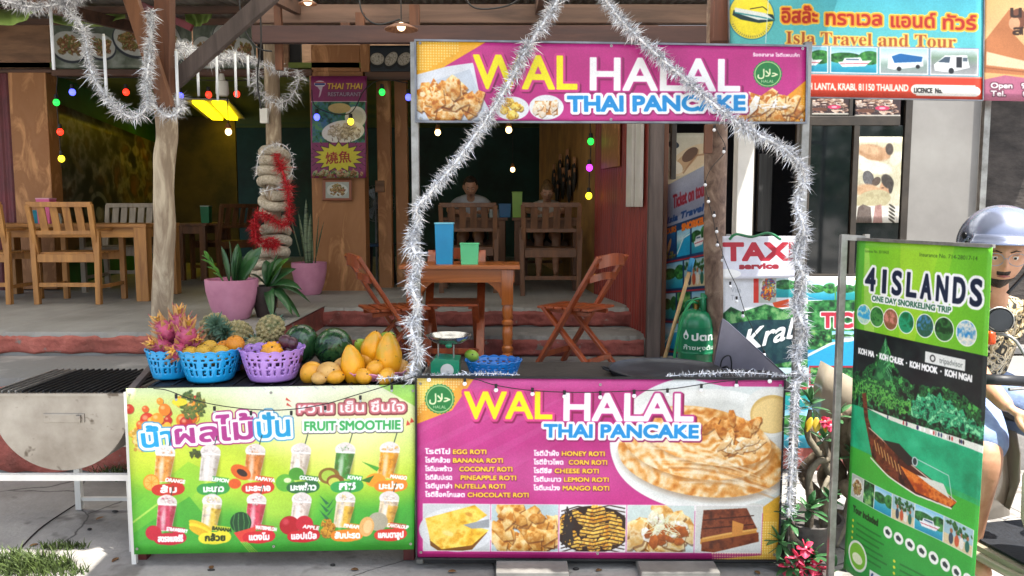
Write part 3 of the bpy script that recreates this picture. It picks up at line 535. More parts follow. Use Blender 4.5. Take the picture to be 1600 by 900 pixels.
def mk_massage_sign():
    c = CV(1535, -24, 1700, 158, 2.2, '#e8b070'); c.ramp(1535, -24, 1700, 158, ['#e2a868', '#f0c890', '#dca060', '#c88a50'], .4)
    c.poly([(1537, 60), (1560, 30), (1575, 10), (1590, 18), (1584, 50), (1610, 78), (1640, 90), (1640, 118), (1537, 112)], '#c07a4c'); c.ell(1590, 25, 13, 17, '#7a4a34'); c.ell(1584, 32, 9, 11, '#d9a47c'); c.poly([(1540, 78), (1600, 92), (1660, 96), (1660, 112), (1540, 100)], '#f2d8b4', .9); c.line([(1538, 104), (1600, 110), (1690, 108)], 2, '#9a5a38')
    c.text('นวด', 1578, 22, 18, '#3a2418', fit=60, bold=1); c.text('สปา', 1582, 50, 14, '#3a2418', fit=50, bold=1)
    c.poly([(1535, 124), (1570, 116), (1620, 122), (1700, 114), (1700, 158), (1535, 158)], '#b86a86'); c.text('Open   9.00', 1548, 137, 8.5, '#f7ecec', [(1.2, '#5a3040', 0, 0)], fit=74, bold=.3); c.text('Tel.      06', 1548, 150, 8.5, '#f7ecec', [(1.2, '#5a3040', 0, 0)], fit=66, bold=.3); return c
def mk_thaithai():
    c = CV(485, 118, 573, 278, 4, '#8a2f68'); c.ramp(485, 118, 573, 158, ['#94386f', '#862c62'])
    c.ell(499, 130, 9, 5, '#e8e4e4'); c.rect(491, 129, 507, 132, '#2c3f8a'); c.rect(491, 127, 507, 128.6, '#b8323c'); c.poly([(494, 133), (504, 133), (500, 148), (497, 152), (499, 140)], '#c8b8c8'); 
    c.text('THAI THAI', 511, 138, 9, '#e9c04a', [(.8, '#6a2a30', .3, .5)], fit=55, shear=.15, bold=.25); c.text('RESTAURANT', 512, 149, 6, '#a890a8', [(.5, '#4a1a3c', 0, 0)], fit=52, bold=.2)
    c.rect(485, 157, 573, 158.5, '#d9c8d0'); c.rect(487, 158.5, 571, 222, '#2a5f48'); m = c.mpoly([(487, 158), (571, 158), (571, 222), (487, 222)]); c.mottle(m[0], m[1], ['#123a2a', '#2a7a4a', '#3a6a8a', '#5a9a5a'], 7, gain=2.4)
    c.ell(556, 182, 17, 17, '#dcdcd4'); c.ell(556, 182, 12, 12, '#c8c8bc'); c.ell(530, 168, 18, 8, '#c8b070'); c.ell(536, 205, 34, 18, '#e3e3da', -.1); c.pieces(536, 204, 24, 12, 34, 5, ['#b8a888', '#e6dcc8', '#8a7a5a', '#f2ece0'], dark='#5a4a34')
    c.rect(485, 222, 573, 278, '#8a2f68'); pts = []
    for i in range(32): a = i / 32 * 6.283; q = 1 if i % 2 == 0 else .7; pts.append((529 + 40 * q * math.cos(a), 245 + 24 * q * math.sin(a)))
    c.poly([(529 + (x - 529) * 1.06, 245 + (y - 245) * 1.08) for x, y in pts], '#2a1a24'); c.poly(pts, '#d9cf38'); c.text('燒魚', 529, 253, 14, '#9a2420', align='c', fit=40, bold=.3, rot=.08)
    for i in range(28): a = i / 28 * 6.283; c.line([(529 + 42 * math.cos(a), 245 + 26 * math.sin(a)), (529 + 47 * math.cos(a), 245 + 31 * math.sin(a))], .7, '#2a1020')
    c.pieces(529, 272, 42, 5, 50, 4, ['#3a7a3a', '#c8c0a0', '#a85a3a']); return c
def mk_islands():
    c = CV(0, 0, 66, 136, 10, '#74c22a'); c.ramp(0, 0, 66, 36, ['#6abf2a', '#8fd22e', '#7cc82a', '#66b82c'], False)
    c.poly([(24, 0), (44, 0), (34, 36), (26, 36)], '#b4e23a', .6); c.poly([(34, 0), (50, 0), (44, 30)], '#a2da34', .5); c.poly([(0, 0), (5, 0), (3, 40), (0, 40)], '#3f9a3a', .5); c.poly([(4.5, 3), (7, 3), (12, 36), (6, 36)], '#d4ee8a', .45)
    c.text('License No. 33/10433', 5, 4.6, 1.1, '#2a4a1c', fit=13); c.text('Insurance No. 714-28017-14', 34, 4.6, 1.4, '#2a4a1c', fit=26)
    c.text('4', 6, 19.2, 8.6, '#12203c', [(1.0, '#ffffff', 0, 0)], fit=5.2, bold=.42)
    for i, ch in enumerate('ISLANDS'): c.text(ch, [16.4, 23.2, 31.0, 38.2, 45.6, 53.0, 60.2][i], 19.4, 8.6, '#12203c', [(1.0, '#ffffff', 0, 0)], fit=1.5 if ch == 'I' else 4.6, align='c', bold=.42)
    c.text('ONE DAY SNORKELING TRIP', 10, 23.2, 2.0, '#2a6a4a', [(.55, '#ffffff', 0, 0)], fit=40, bold=.12)
    cols = [('#3aa8d8', '#d8ecc8'), ('#1e5a2c', '#4f9a4a'), ('#d88a7a', '#8a5a3c'), ('#1c6a3c', '#2aa878'), ('#4a8ab8', '#2a5a3c'), ('#163c1c', '#3a7a3a'), ('#2a88c8', '#f0ead8')]
    for i, (x, (a, b)) in enumerate(zip([5.6, 13, 20.8, 29.2, 38.6, 47.4, 57], cols)):
        r = 3.7 + i * .07; c.ell(x, 29.2, r + .35, r + .35, '#ffffff'); bx, mk = c.mell(x, 29.2, r, r); c.mottle(bx, mk, [a, b, a], 2.6, gain=2.6); X, Y = c._grid(bx); c._mix(bx, mk * (Y > 30.8), b, .7)
    c.rect(0, 35.5, 66, 84, '#141c1c'); m = c.mpoly([(0, 35.5), (66, 35.5), (66, 66), (0, 66)]); c.mottle(m[0], m[1], ['#0c1214', '#161f20', '#1f2c28'], 5)
    rr = c.rng
    def edge(xa, xb, f, n=60): return [(xa + (xb - xa) * i / n, f(xa + (xb - xa) * i / n) + rr.uniform(-.7, .7)) for i in range(n + 1)]
    for top, cols, cell, xa, xb in ((lambda x: 55 - 5 * math.exp(-((x - 50) / 14) ** 2) - 19 * math.exp(-abs(x - 18.5) / 7.5), ['#06140c', '#124a26', '#2a7a3c', '#0c2a18', '#4fae52'], 2.6, 0, 66), (lambda x: 60 - 7 * math.exp(-((x - 46) / 13) ** 2) + .8 * math.sin(x * 1.3), ['#0a3a2a', '#1f8a5c', '#4cc68a', '#125a3c', '#86e0a4'], 1.5, 24, 66), (lambda x: 58 - 4 * math.exp(-((x - 12) / 8) ** 2), ['#0c2a16', '#2f8a3a', '#7acc58', '#1c5a2c'], 1.4, 0, 34), (lambda x: 63 + .9 * math.sin(x * .9), ['#04100a', '#0f3a22', '#2a8a52'], 1.1, 0, 66)):
        m = c.mpoly(edge(xa, xb, top) + [(xb, 67), (xa, 67)]); c.mottle(m[0], m[1], cols, cell, o=5, gain=3)
    c.poly([(18.5, 35.6), (19.6, 39), (24, 52), (12, 54), (16.5, 42)], '#2f7a4a', .55); [c.line([(18.4 + c.rng.uniform(-.5, 3) * k / 8, 37 + k), (18 + c.rng.uniform(-1, 4) * k / 8, 39 + k)], .35, '#8ae09a', .7) for k in range(14)]
    c.text('KOH MA  ·  KOH CHUEK  ·  KOH MOOK  ·  KOH NGAI', 3, 45.2, 2.2, '#ffffff', fit=57, bold=.16)
    c.rect(39.5, 38.2, 57, 42.2, '#e9ece8'); c.ell(43, 40.2, 1.3, 1.3, '#3a3a3a'); c.ell(43, 40.2, .8, .8, '#e9ece8'); c.text('tripadvisor', 46, 41.2, 2.0, '#5a6460', fit=10)
    c.rect(0, 66.5, 66, 84, '#1ca873'); m = c.mpoly([(0, 67), (66, 67), (66, 90), (0, 90)]); c.mottle(m[0], m[1], ['#128a5c', '#1fae7a', '#38c48e'], 6, .8); c.poly([(8, 66), (66, 65.4), (66, 68), (24, 67.4)], '#e8ece0'); [c.ell(14 + c.rng.uniform(0, 44), 66.6, .35, .8, c.rng.choice(['#c83a3a', '#2a3a6a', '#ffffff', '#3a2a20'])) for _ in range(26)]
    c.poly([(0, 84), (12, 84), (66, 88.4), (66, 92), (66, 136), (0, 136)], '#3fae3a'); c.ramp(0, 92, 66, 136, ['#3fb03c', '#2fa03c', '#2a9440']); c.rect(0, 86, 66, 93, '#3fae3a'); 
    # long-tailed boat
    c.poly([(6, 61), (8.5, 60), (10.5, 70), (13, 74), (30, 79), (46, 84), (56, 88), (54, 91), (36, 91.5), (22, 88), (14, 84.5), (11, 77), (8, 70)], '#4a1f16'); c.poly([(30, 83), (44, 85), (56, 88.4), (53, 91), (38, 90.5)], '#c8541c'); mm = c.mpoly([(6, 61), (8.5, 60), (10.5, 70), (13, 74), (30, 79), (30, 83), (36, 91), (22, 88), (14, 84.5), (11, 77), (8, 70)]); c.mottle(mm[0], mm[1], ['#2e120e', '#5c2a1c', '#7a3a24', '#3a1812'], 3, gain=2); mm = c.mpoly([(30, 83), (44, 85), (56, 88.4), (53, 91), (38, 90.5)]); c.mottle(mm[0], mm[1], ['#9a3c14', '#d0641c', '#e8883a', '#b04a18'], 2.5, gain=2); c.line([(11, 73.5), (28, 78.5), (44, 84), (56, 88)], .5, '#c8b0a0'); c.line([(13, 85), (24, 89), (38, 91.6), (54, 91.2)], .6, '#e8e4da')
    for k in range(8): c.line([(15 + k * 2, 77.4 + k * .75), (16.6 + k * 2, 81.5 + k * .7)], .45, '#c8a060')
    c.poly([(20, 76), (29, 75), (38, 79.5), (34, 82)], '#23201e'); c.line([(36, 78), (52, 80), (54, 88)], .3, '#cfd8d8'); c.ell(37, 79.4, 1.4, 1.8, '#b8c8c8'); c.ell(37, 79.4, .9, 1.3, '#2a3a3a'); c.poly([(38, 84), (50, 83.6), (53, 88), (44, 86)], '#d9ddd2')
    # strip, icons and small print
    xs = [2, 10, 17, 27, 38, 51, 64.5]
    for i, k in enumerate(['food', 'forest', 'sea', 'people', 'boat', 'people']): c.rect(xs[i] - .1, 94.8, xs[i + 1], 104.4, '#e8ece4'); pic(c, xs[i] + .15, 95, xs[i + 1] - .25, 104.2, k)
    c.text('Tour included', 4, 110.2, 2.6, '#173a1a', fit=16, bold=.15)
    for k in range(6): c.rect(7, 113.4 + k * 2.4, 7 + c.rng.uniform(12, 19), 114.2 + k * 2.4, '#1f6a2c', .75); c.ell(4.6, 113.8 + k * 2.4, .6, .6, '#d8d83a')
    for k in range(6): c.rect(32, 120 + k * 2.4, 32 + c.rng.uniform(14, 24), 120.8 + k * 2.4, '#1f6a2c', .75); c.ell(29.4, 120.4 + k * 2.4, .6, .6, '#d8d83a')
    for k in range(8): x = 25.5 + k * 5.4; y = 110.6 + k * .3; c.ell(x, y, 2.3, 2.3, '#f2f5f0'); c.poly([(x - 1.3, y - .4), (x - .2, y - 1.2), (x + 1.3, y - .2), (x + .8, y + 1), (x - 1, y + .7)], '#2c3a3c')
    c.ell(9, 127, 6.2, 6.2, '#e6ece0'); c.ell(9, 127, 5.2, 5.2, '#7ac03a'); c.ell(9, 128, 3.4, 2.2, '#e8f0c8'); c.rect(17, 129, 40, 133.4, '#dfe8e6'); c.text('f', 18, 132.4, 2.4, '#2a4a7a', bold=.15); c.rect(21, 130.6, 36, 131.8, '#8a9aa8'); return c
def mk_ticket():
    c = CV(0, 0, 60, 170, 5, '#9aa0b8'); c.ramp(0, 0, 60, 30, ['#a8aec2', '#8c92aa']); c.text('Ticket on tour', 16, 22, 11, '#9a2438', fit=42, bold=.5); c.text('Isla Travel', 8, 33, 5, '#1f4a8a', fit=46, bold=.4, shear=.2)
    c.rect(0, 36, 60, 170, '#16406e')
    kk = ['diver', 'pool', 'boat', 'sea', 'people', 'diver', 'island', 'forest', 'sea', 'pool', 'boat', 'diver']
    for j in range(5):
        for i in range(3 - j % 2): n = 3 - j % 2; pic(c, 2 + i * 58 / n, 42 + j * 26, 58 / n + i * 58 / n, 64 + j * 26, kk[(i + j * 3) % 12]); 
        c.rect(0, 66 + j * 26, 60, 67.5 + j * 26, '#b8323c')
    c.text('TOURS', 4, 42, 4.5, '#e8782c', fit=16, bold=.5); c.text('SNORKEL', 28, 43, 5, '#ef7a28', fit=28, bold=.6); return c
def mk_taxi():
    c = CV(0, 0, 112, 68, 9, '#dfe0ee'); c.text('TAXI', 2, 38, 27, '#b8283c', fit=100, bold=2.0); c.text('service', 24, 52, 8.5, '#a02c3c', fit=56, bold=1.0); c.ell(2, 60, 24, 8, '#ffffff'); return c
def mk_krabi():
    c = CV(1128, 432, 1262, 700, 4, '#e4e6ec'); c.text('Visa', 1140, 458, 8, '#aab0ba', fit=16); c.text('Tour', 1140, 470, 8, '#aab0ba', fit=18)
    c.rect(1176, 432, 1212, 474, '#d8382c'); pic(c, 1184, 432, 1212, 474, 'food'); c.pieces(1198, 450, 12, 16, 20, 5, ['#f2c02c', '#d8382c', '#3a6ab8', '#f6e05a']); c.poly([(1206, 474), (1232, 468), (1232, 480), (1210, 482)], '#e2562c'); pic(c, 1212, 432, 1262, 466, 'island')
    m = c.mpoly([(1128, 490), (1140, 480), (1158, 488), (1176, 482), (1195, 476), (1222, 484), (1262, 476), (1262, 700), (1128, 700)]); c.mottle(m[0], m[1], ['#0c2e1c', '#1d5a30', '#3f8a4a', '#7ab070'], 9, gain=2.4)
    m = c.mpoly([(1140, 506), (1180, 500), (1225, 500), (1262, 490), (1262, 560), (1200, 570)]); c._mix(m[0], m[1], '#16324a', .8)
    c.text('Krabi', 1160, 548, 30, '#ffffff', [(-2, '#0c1a24', 1, 1)], fit=100, rot=.26, shear=.5, bold=.8)
    c.rect(1128, 574, 1262, 700, '#2a9ac0'); pic(c, 1128, 574, 1262, 640, 'island'); c.rect(1128, 604, 1262, 608, '#b83a48'); pic(c, 1128, 640, 1262, 700, 'sea'); return c
def mk_ticks():
    c = CV(1262, 432, 1350, 700, 4, '#bfc8cc'); c.ramp(1262, 432, 1350, 470, ['#d0dce0', '#a8c0b8', '#4f8a4a']); c.rect(1262, 434, 1350, 437, '#d8b030'); c.rect(1262, 452, 1288, 470, '#e4eaea'); c.rect(1296, 448, 1330, 472, '#5a9a4c'); m = c.mpoly([(1262, 470), (1350, 466), (1350, 545), (1262, 550)]); c.mottle(m[0], m[1], ['#133c24', '#2a7a3c', '#5aa860'], 8, gain=2.2)
    c.text('TICKETS', 1287, 510, 22, '#c23048', [(1.8, '#f2e9ea', 0, 0)], fit=112, bold=1.4)
    pic(c, 1262, 438, 1306, 468, 'sea'); pic(c, 1308, 438, 1350, 468, 'island'); pic(c, 1262, 514, 1300, 540, 'forest'); pic(c, 1302, 516, 1350, 538, 'boat'); c.rect(1262, 545, 1350, 572, '#1f9ad0'); c.poly([(1262, 560), (1300, 538), (1350, 528), (1350, 572), (1262, 572)], '#2aa6da'); c.line([(1262, 556), (1300, 536), (1350, 524)], 4, '#dcecf2'); c.rect(1268, 570, 1350, 601, '#a82c3c'); pic(c, 1270, 573, 1350, 599, 'forest'); c.rect(1262, 601, 1350, 606, '#d8dce0'); c.rect(1262, 604, 1350, 607, '#b83444')
    pic(c, 1262, 608, 1350, 634, 'boat'); pic(c, 1262, 636, 1350, 668, 'sea'); pic(c, 1262, 670, 1350, 700, 'boat'); return c
def mk_massage(kind):
    c = CV(0, 0, 100, 120, 4, '#d8cfb8')
    if kind == 0:
        c.ramp(0, 0, 100, 120, ['#cfc8b0', '#e8dcc0', '#b8a888']); c.ell(55, 60, 60, 26, '#e6cda6', -.5); c.ell(46, 62, 40, 14, '#caa478', -.7); c.ell(20, 76, 20, 14, '#f0e2c8', .4); c.ell(56, 48, 12, 22, '#6a4a34', .9); c.ell(16, 26, 14, 8, '#2c3440', .2); c.line([(40, 90), (70, 50), (100, 46)], 4, '#9a6a44', .6)
    elif kind == 1:
        c.ramp(0, 0, 100, 120, ['#d6d2b4', '#c8c4a8', '#e0dcc8']); c.ell(36, 22, 36, 11, '#b88860', .12, 1, .25); c.ell(30, 18, 26, 6, '#dcb48c', .12, .8, .6); c.ell(66, 22, 10, 9, '#c09068', 0, 1, .2); c.ell(72, 17, 9, 8, '#2c2220', .5, 1, .25); c.ell(12, 34, 22, 7, '#f4f0e4', .3, 1, .3); c.ell(38, 42, 44, 9, '#f0ede0', .1, 1, .3); c.ell(88, 30, 14, 9, '#e8e4d4', -.3, 1, .4); c.ell(28, 58, 14, 10, '#4a4a52', .5); c.ell(46, 62, 10, 6, '#3a2c28', -.3); c.ell(30, 76, 30, 10, '#c89c74', .1, 1, .3); c.ell(66, 73, 12, 14, '#c2906a', .2, 1, .15); c.ell(71, 62, 15, 9, '#1f1a1a', .4, 1, .2); c.ell(79, 70, 5, 9, '#1f1a1a', .1, 1, .3); c.ell(61, 71, 3, 1, '#5a3626'); c.ell(64, 80, 4, 1.2, '#8a4a40'); c.ell(40, 88, 40, 14, '#b8b088', -.1); c.rect(0, 96, 100, 120, '#e8e6e0')
        c.poly([(8, 98), (18, 94), (36, 98), (40, 120), (4, 120)], '#5a4c4a'); c.poly([(46, 96), (60, 94), (64, 120), (42, 120)], '#a87a78'); [c.ell(84, 97 + k * 5, 8, 1.6, '#22201e', .4) for k in range(5)]; mm = c.mpoly([(0, 0), (100, 0), (100, 120), (0, 120)]); c.mottle(mm[0], mm[1], ['#8a7a60', '#e8e0c8', '#b0a080', '#f4f0e0'], 9, .22, gain=2.2)
    else:
        c.rect(0, 0, 100, 120, '#3c2c2e'); c.pieces(45, 60, 45, 50, 26, 16, ['#2a2024', '#7a5a52', '#c8a890', '#e8dcd0'], sq=6); c.ell(60, 70, 16, 13, '#c83c62'); c.ell(60, 70, 7, 6, '#f0a8b8'); c.ell(24, 84, 20, 10, '#6a4434'); c.rect(0, 108, 100, 120, '#dcd8cc')
    return c
def mk_dish(seed, cols=None, bg='#9aa49c', plate='#c6cbc6'):
    c = CV(0, 0, 160, 80, 3, bg); c.rng = np.random.default_rng(seed); m = c.mpoly([(0, 0), (160, 0), (160, 80), (0, 80)]); c.mottle(m[0], m[1], [bg, '#5e6a5c', '#8e988a'], 26)
    for k in range(3):
        x = 24 + k * 56 + c.rng.uniform(-10, 10); yy = 44 + c.rng.uniform(-14, 14); q = c.rng.uniform(.7, 1.4); c.ell(x, yy + 2, 32 * q, 25 * q, '#2c3440', .3); c.ell(x, yy, 30 * q, 23 * q, plate, .3); c.pieces(x, yy, 20 * q, 13 * q, 34, 6, cols or ['#7a5a34', '#b8905a', '#5c7a3c', '#8a3c28', '#d6c8a0'])
    return c
def mk_grill():
    c = CV(0, 0, 100, 44, 5, '#26303a')
    for x, r in ((18, .0), (52, -.45), (84, -.3)):
        c.ell(x, 24, 20, 13, '#12181c', r); c.ell(x, 22, 17, 10, '#b8b0a0', r); bx, m = c.mell(x, 22, 15, 8, r); c.mottle(bx, m, ['#8a8478', '#cfc8b8', '#e6e0d2', '#9a9080'], 2.4, gain=2.6)
    return c
def mk_menu():
    c = CV(0, 0, 60, 46, 5, '#8a5a3c'); c.rect(1, 1, 59, 45, '#a8644a'); pic(c, 6, 6, 54, 40, 'food'); return c
# ------------------------------------------------------------------ materials
M_conc = mat('concrete', '#a29e98', '#7b7874', rough=.85, scale=2.2, bump=.5, bscale=26, c3='#7c7a77', detail=9)
M_street = mat('street_concrete', '#aaa69f', '#7c7974', rough=.88, scale=1.7, bump=.6, bscale=34, c3='#918e89', detail=10, spots=('#6f6b66', 3.1, .56))
def cracks(m, scale, wdt, dark):
    n = m.node_tree; b = n.nodes['Principled BSDF']; src = b.inputs['Base Color'].links[0].from_socket; tc = n.nodes.new('ShaderNodeTexCoord'); nz = n.nodes.new('ShaderNodeTexNoise'); nz.inputs['Scale'].default_value = 3; nz.inputs['Detail'].default_value = 6
    mx = n.nodes.new('ShaderNodeMix'); mx.data_type = 'VECTOR'; mx.inputs[0].default_value = .12; n.links.new(tc.outputs['Object'], nz.inputs['Vector']); n.links.new(tc.outputs['Object'], mx.inputs[4]); n.links.new(nz.outputs['Color'], mx.inputs[5])
    v = n.nodes.new('ShaderNodeTexVoronoi'); v.feature = 'DISTANCE_TO_EDGE'; v.inputs['Scale'].default_value = scale; n.links.new(mx.outputs[1], v.inputs['Vector'])
    r = n.nodes.new('ShaderNodeMapRange'); r.inputs[1].default_value = wdt; r.inputs[2].default_value = 0; n.links.new(v.outputs['Distance'], r.inputs[0]); q = n.nodes.new('ShaderNodeMix'); q.data_type = 'RGBA'; q.inputs[7].default_value = (*srgb(dark), 1); n.links.new(r.outputs[0], q.inputs[0]); n.links.new(src, q.inputs[6]); n.links.new(q.outputs[2], b.inputs['Base Color'])
cracks(M_street, .9, .006, '#3c3a38')
M_terr = mat('terrace_concrete', '#a5a29c', '#7c7a75', rough=.55, scale=1.1, bump=.25, bscale=22, detail=9)
M_redp = mat('red_plaster', '#c07264', '#8a4e42', rough=.8, scale=5, bump=1, bscale=40, c3='#a85c50', detail=10, spots=('#8d857c', 7, .60))
M_redp2 = mat('dark_red_plaster', '#9c524a', '#6c3630', rough=.75, scale=5, bump=.7, bscale=30, spots=('#7d746c', 8, .62))
M_ply = mat('plywood', '#d09a68', '#a06e44', rough=.6, scale=5, stretch=(1, 1, .35), bump=.2, c3='#9a683e', dist=1.5)
M_plyd = mat('old_plywood', '#a07a5c', '#6c503c', rough=.7, scale=4, stretch=(.5, 1, 2.5), bump=.3)
M_ceil = mat('painted_ceiling', '#8a9038', '#54703a', rough=.7, scale=.9, bump=.1)
M_teal = mat('dark_teal_wall', '#28524a', '#182e2a', rough=.7, scale=1.2)
M_green = mat('green_wall', '#2f7a44', '#1c4a2c', rough=.7, scale=1.2)
M_yel = mat('ochre_wall', '#bf8f50', '#8a6236', rough=.7, scale=2.5, bump=.2)
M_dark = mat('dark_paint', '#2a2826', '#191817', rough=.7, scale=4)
M_mar = mat('maroon_metal', '#6f2a34', '#4a1a22', rough=.45, scale=4, metal=.1)
M_redw = mat('red_boards', '#9a3c2e', '#6a2620', rough=.5, scale=4, stretch=(2, 2, .2), bump=.3)
M_beam = wood('beam_wood', '#6e5040', '#40302a', .7, 'x', 6)
M_beam2 = wood('brown_lumber', '#7d5138', '#523325', .65, 'z', 7)
M_grayw = wood('weathered_brace', '#6a5e5a', '#423a38', .8, 'z', 7)
M_trunk = mat('peeled_trunk', '#c4b49a', '#7d6c58', rough=.85, scale=7, stretch=(1.6, 1.6, .35), bump=.8, bscale=22, c3='#93806a', detail=10, dist=1.2, bdist=.012)
M_trunk2 = mat('spotted_trunk', '#a08a78', '#57443a', rough=.85, scale=11, stretch=(1, 1, .7), bump=.7, bscale=26, c3='#7d6658', detail=9, dist=.8, bdist=.012)
M_white = mat('white_paint', '#e6e4de', '#cfccc4', rough=.45, scale=3, bump=.08)
M_wallw = mat('pale_wall', '#8f8d88', '#7b7874', rough=.7, scale=1.6, bump=.15)
M_roof = mat('roof_underside', '#a09c96', '#6d6964', rough=.75, scale=2.5, stretch=(3, .6, 1), bump=.2)
M_steel = mat('frame_steel', '#a9a8a4', '#7d7b77', rough=.4, scale=12, metal=.75, bump=.1)
M_inox = mat('brushed_steel', '#b8b2a8', '#8a8278', rough=.42, scale=3.2, metal=.7, bump=.15, bscale=12, detail=9, spots=('#6a6056', 9, .60))
M_black = mat('black_iron', '#25272b', '#131417', rough=.55, scale=10, metal=.3, bump=.3)
M_bplast = mat('black_plastic', '#222428', '#15161a', rough=.5, scale=10)
M_glassd = mat('dark_glass', '#10161a', '#0a0e10', rough=.06, scale=2, bump=0, spec=.8, rvar=.03)
M_stone = mat('dark_stone_wall', '#4a4440', '#26221f', rough=.85, scale=5, bump=.8, stretch=(1, 1, 2))
M_gcloth = mat('lime_cloth', '#a3b86a', '#7d9a4a', rough=.8, scale=2, bump=.1)
FL, FM, LT = .76, .41, .59
def struct(o): o['kind'] = 'structure'; return o
# ------------------------------------------------------------------ ground, terraces, steps
def gfn(u, v):
    x = -150 + 300 * u; y = -150 + 300 * v; return V((x, y, 0))
g = MB(); xs = [-150, -30, -8, -6] + [-5 + i * .25 for i in range(41)] + [7, 12, 30, 150]; ys = [-150, -30, -5, 0, 2] + [3 + i * .15 for i in range(15)] + [7, 16, 30, 150]
vs = [(x, y, (mnoise.noise(V((x * 1.3, y * 1.3, 0))) * .012 if -5.5 < x < 5.5 and 2.5 < y < 5.3 else 0)) for y in ys for x in xs]; nx = len(xs)
g.add(vs, [(j * nx + i, j * nx + i + 1, (j + 1) * nx + i + 1, (j + 1) * nx + i) for j in range(len(ys) - 1) for i in range(nx - 1)])
struct(g.build('ground', M_street, smooth='all'))
def slab(name, x0, x1, y0, y1, z0, z1, m, seed=1):
    b = MB(); n = max(2, int((x1 - x0) / .02)); pr = []
    for i in range(n + 1):
        x = x0 + (x1 - x0) * i / n; r = abs(mnoise.noise(V((x * 9, seed, z1)))) * .05 + abs(mnoise.noise(V((x * 31, seed, 2)))) * .03
        pr.append([(x, y1, z1), (x, y0 + .10 + r, z1), (x, y0 + .02 + r, z1 - .012 - r * .25), (x, y0 + r * .3, z1 - .045 - r), (x, y0 + .01, z0)])
    vs = [p for q in pr for p in q]; b.add(vs, [(i * 5 + j, i * 5 + j + 1, (i + 1) * 5 + j + 1, (i + 1) * 5 + j) for i in range(n) for j in range(4)])
    return struct(b.build(name, m, smooth=True))
slab('terrace_floor', -9, -1.6, 5.4, 16, 0, FL, M_terr, 1)
slab('terrace_step', -9, -1.6, 4.7, 5.38, 0, LT, M_conc, 2)
slab('restaurant_floor', -1.6, 1.15, 6.77, 16, 0, FL, M_terr, 3)
slab('entrance_step', -1.6, 1.1, 6.34, 6.75, 0, FL - .175, M_conc, 4)
slab('lower_floor', -1.6, 6.5, 4.75, 6.36, 0, FM, M_conc, 5)
struct(box_obj('terrace_end', (-1.61, 5.75, FL / 2 - .003), (.02, 2.1, FL - .02), M_redp2))
def plaster(name, x0, x1, y, z0, z1, m, seed, rag=.03):
    nx, nz = int((x1 - x0) / .022), 9
    def f(u, v):
        x = x0 + (x1 - x0) * u; top = z1 - abs(mnoise.noise(V((x * 6, seed, 0)))) * rag - abs(mnoise.noise(V((x * 21, seed, 5)))) * rag * .6; bot = z0 + abs(mnoise.noise(V((x * 4, seed, 9)))) * rag
        z = bot + (top - bot) * v; d = .018 + mnoise.noise(V((x * 7, z * 9, seed))) * .016 + mnoise.noise(V((x * 23, z * 25, seed))) * .012
        if v in (0, 1): d = -.004
        return V((x, y - d, z))
    return struct(MB().grid(f, nx, nz).build(name, m, smooth='all'))
plaster('terrace_riser', -9, -1.6, 5.39, LT + .01, FL - .03, M_redp, 1)
plaster('terrace_lower_riser', -9, -1.6, 4.69, .0, LT - .05, M_redp, 2, .05)
plaster('entrance_riser', -1.6, 1.05, 6.76, FL - .175, FL - .035, M_redp2, 3, .02)
plaster('entrance_lower_riser', -1.6, 1.05, 6.33, FM, FL - .21, M_redp2, 4, .02)
plaster('lower_floor_riser', -1.6, 3, 4.74, 0, FM - .05, M_redp2, 6, .03)
# ------------------------------------------------------------------ the open-fronted restaurant
RT = thing('restaurant_building', 'open-fronted Thai restaurant with plywood pillars, green ceiling and dark room', 'restaurant', (-2, 8.1, FL))
def wallq(name, pts, m, th=.05, parent=RT, n=None):
    p = [V(q) for q in pts]; nn = (p[1] - p[0]).cross(p[3] - p[0]).normalized() * th
    return MB().prism(p, nn).build(name, m, parent)
cz = 2.97
wallq('ceiling', [(-6.6, 8.1, cz), (1.4, 8.1, cz), (1.4, 14, cz), (-6.6, 14, cz)], M_ceil)
wallq('back_wall', [(-6.6, 14, FL), (1.4, 14, FL), (1.4, 14, cz), (-6.6, 14, cz)], M_teal)
a, b_ = P(80, 300, 8.25), P(250, 300, 12.4)
def mk_mural():
    c = CV(0, 0, 300, 160, 2, '#4c4236'); m = c.mpoly([(0, 0), (300, 0), (300, 160), (0, 160)]); c.mottle(m[0], m[1], ['#1c1e1c', '#4a4a44', '#7c7a70', '#3c3028', '#6a4a34'], 24, gain=2.6, o=5)
    c.ell(90, 110, 60, 34, '#1e2224', alpha=.9, soft=.3); c.ell(90, 112, 26, 26, '#9a9c98', alpha=.7); c.ell(90, 112, 20, 20, '#22282a'); c.ell(90, 112, 8, 8, '#8a8c88')
    for k in range(60): x = c.rng.uniform(20, 260); y = c.rng.uniform(10, 120); c.ell(x, y, c.rng.uniform(2, 9), c.rng.uniform(4, 14), c.rng.choice(['#8a8678', '#5a564c', '#2a2c2a', '#a89a84', '#6a5a3c']), c.rng.uniform(0, 3), .6, .3)
    return c
wallq('side_wall', [(a.x, a.y, FL), (a.x, a.y, cz), (b_.x, b_.y, cz), (b_.x, b_.y, FL)], M_green)
sheet('mural', [(a.x + .06, a.y - .02, cz - .3), (b_.x + .06, b_.y - .02, cz - .42), (b_.x + .06, b_.y - .02, FL + .3), (a.x + .06, a.y - .02, FL + .3)], print_mat('mural_print', mk_mural(), gain=1.25), RT)
wallq('partition', [(b_.x, 12.4, FL), (b_.x + 1.2, 12.4, FL), (b_.x + 1.2, 12.4, cz), (b_.x, 12.4, cz)], mat('brown_green_wall', '#6a5c34', '#3e3a24', rough=.7, scale=2))
wallq('ochre_side_wall', [(.80, 7.82, FL), (.42, 12.5, FL), (.42, 12.5, cz), (.80, 7.82, cz)], M_yel)
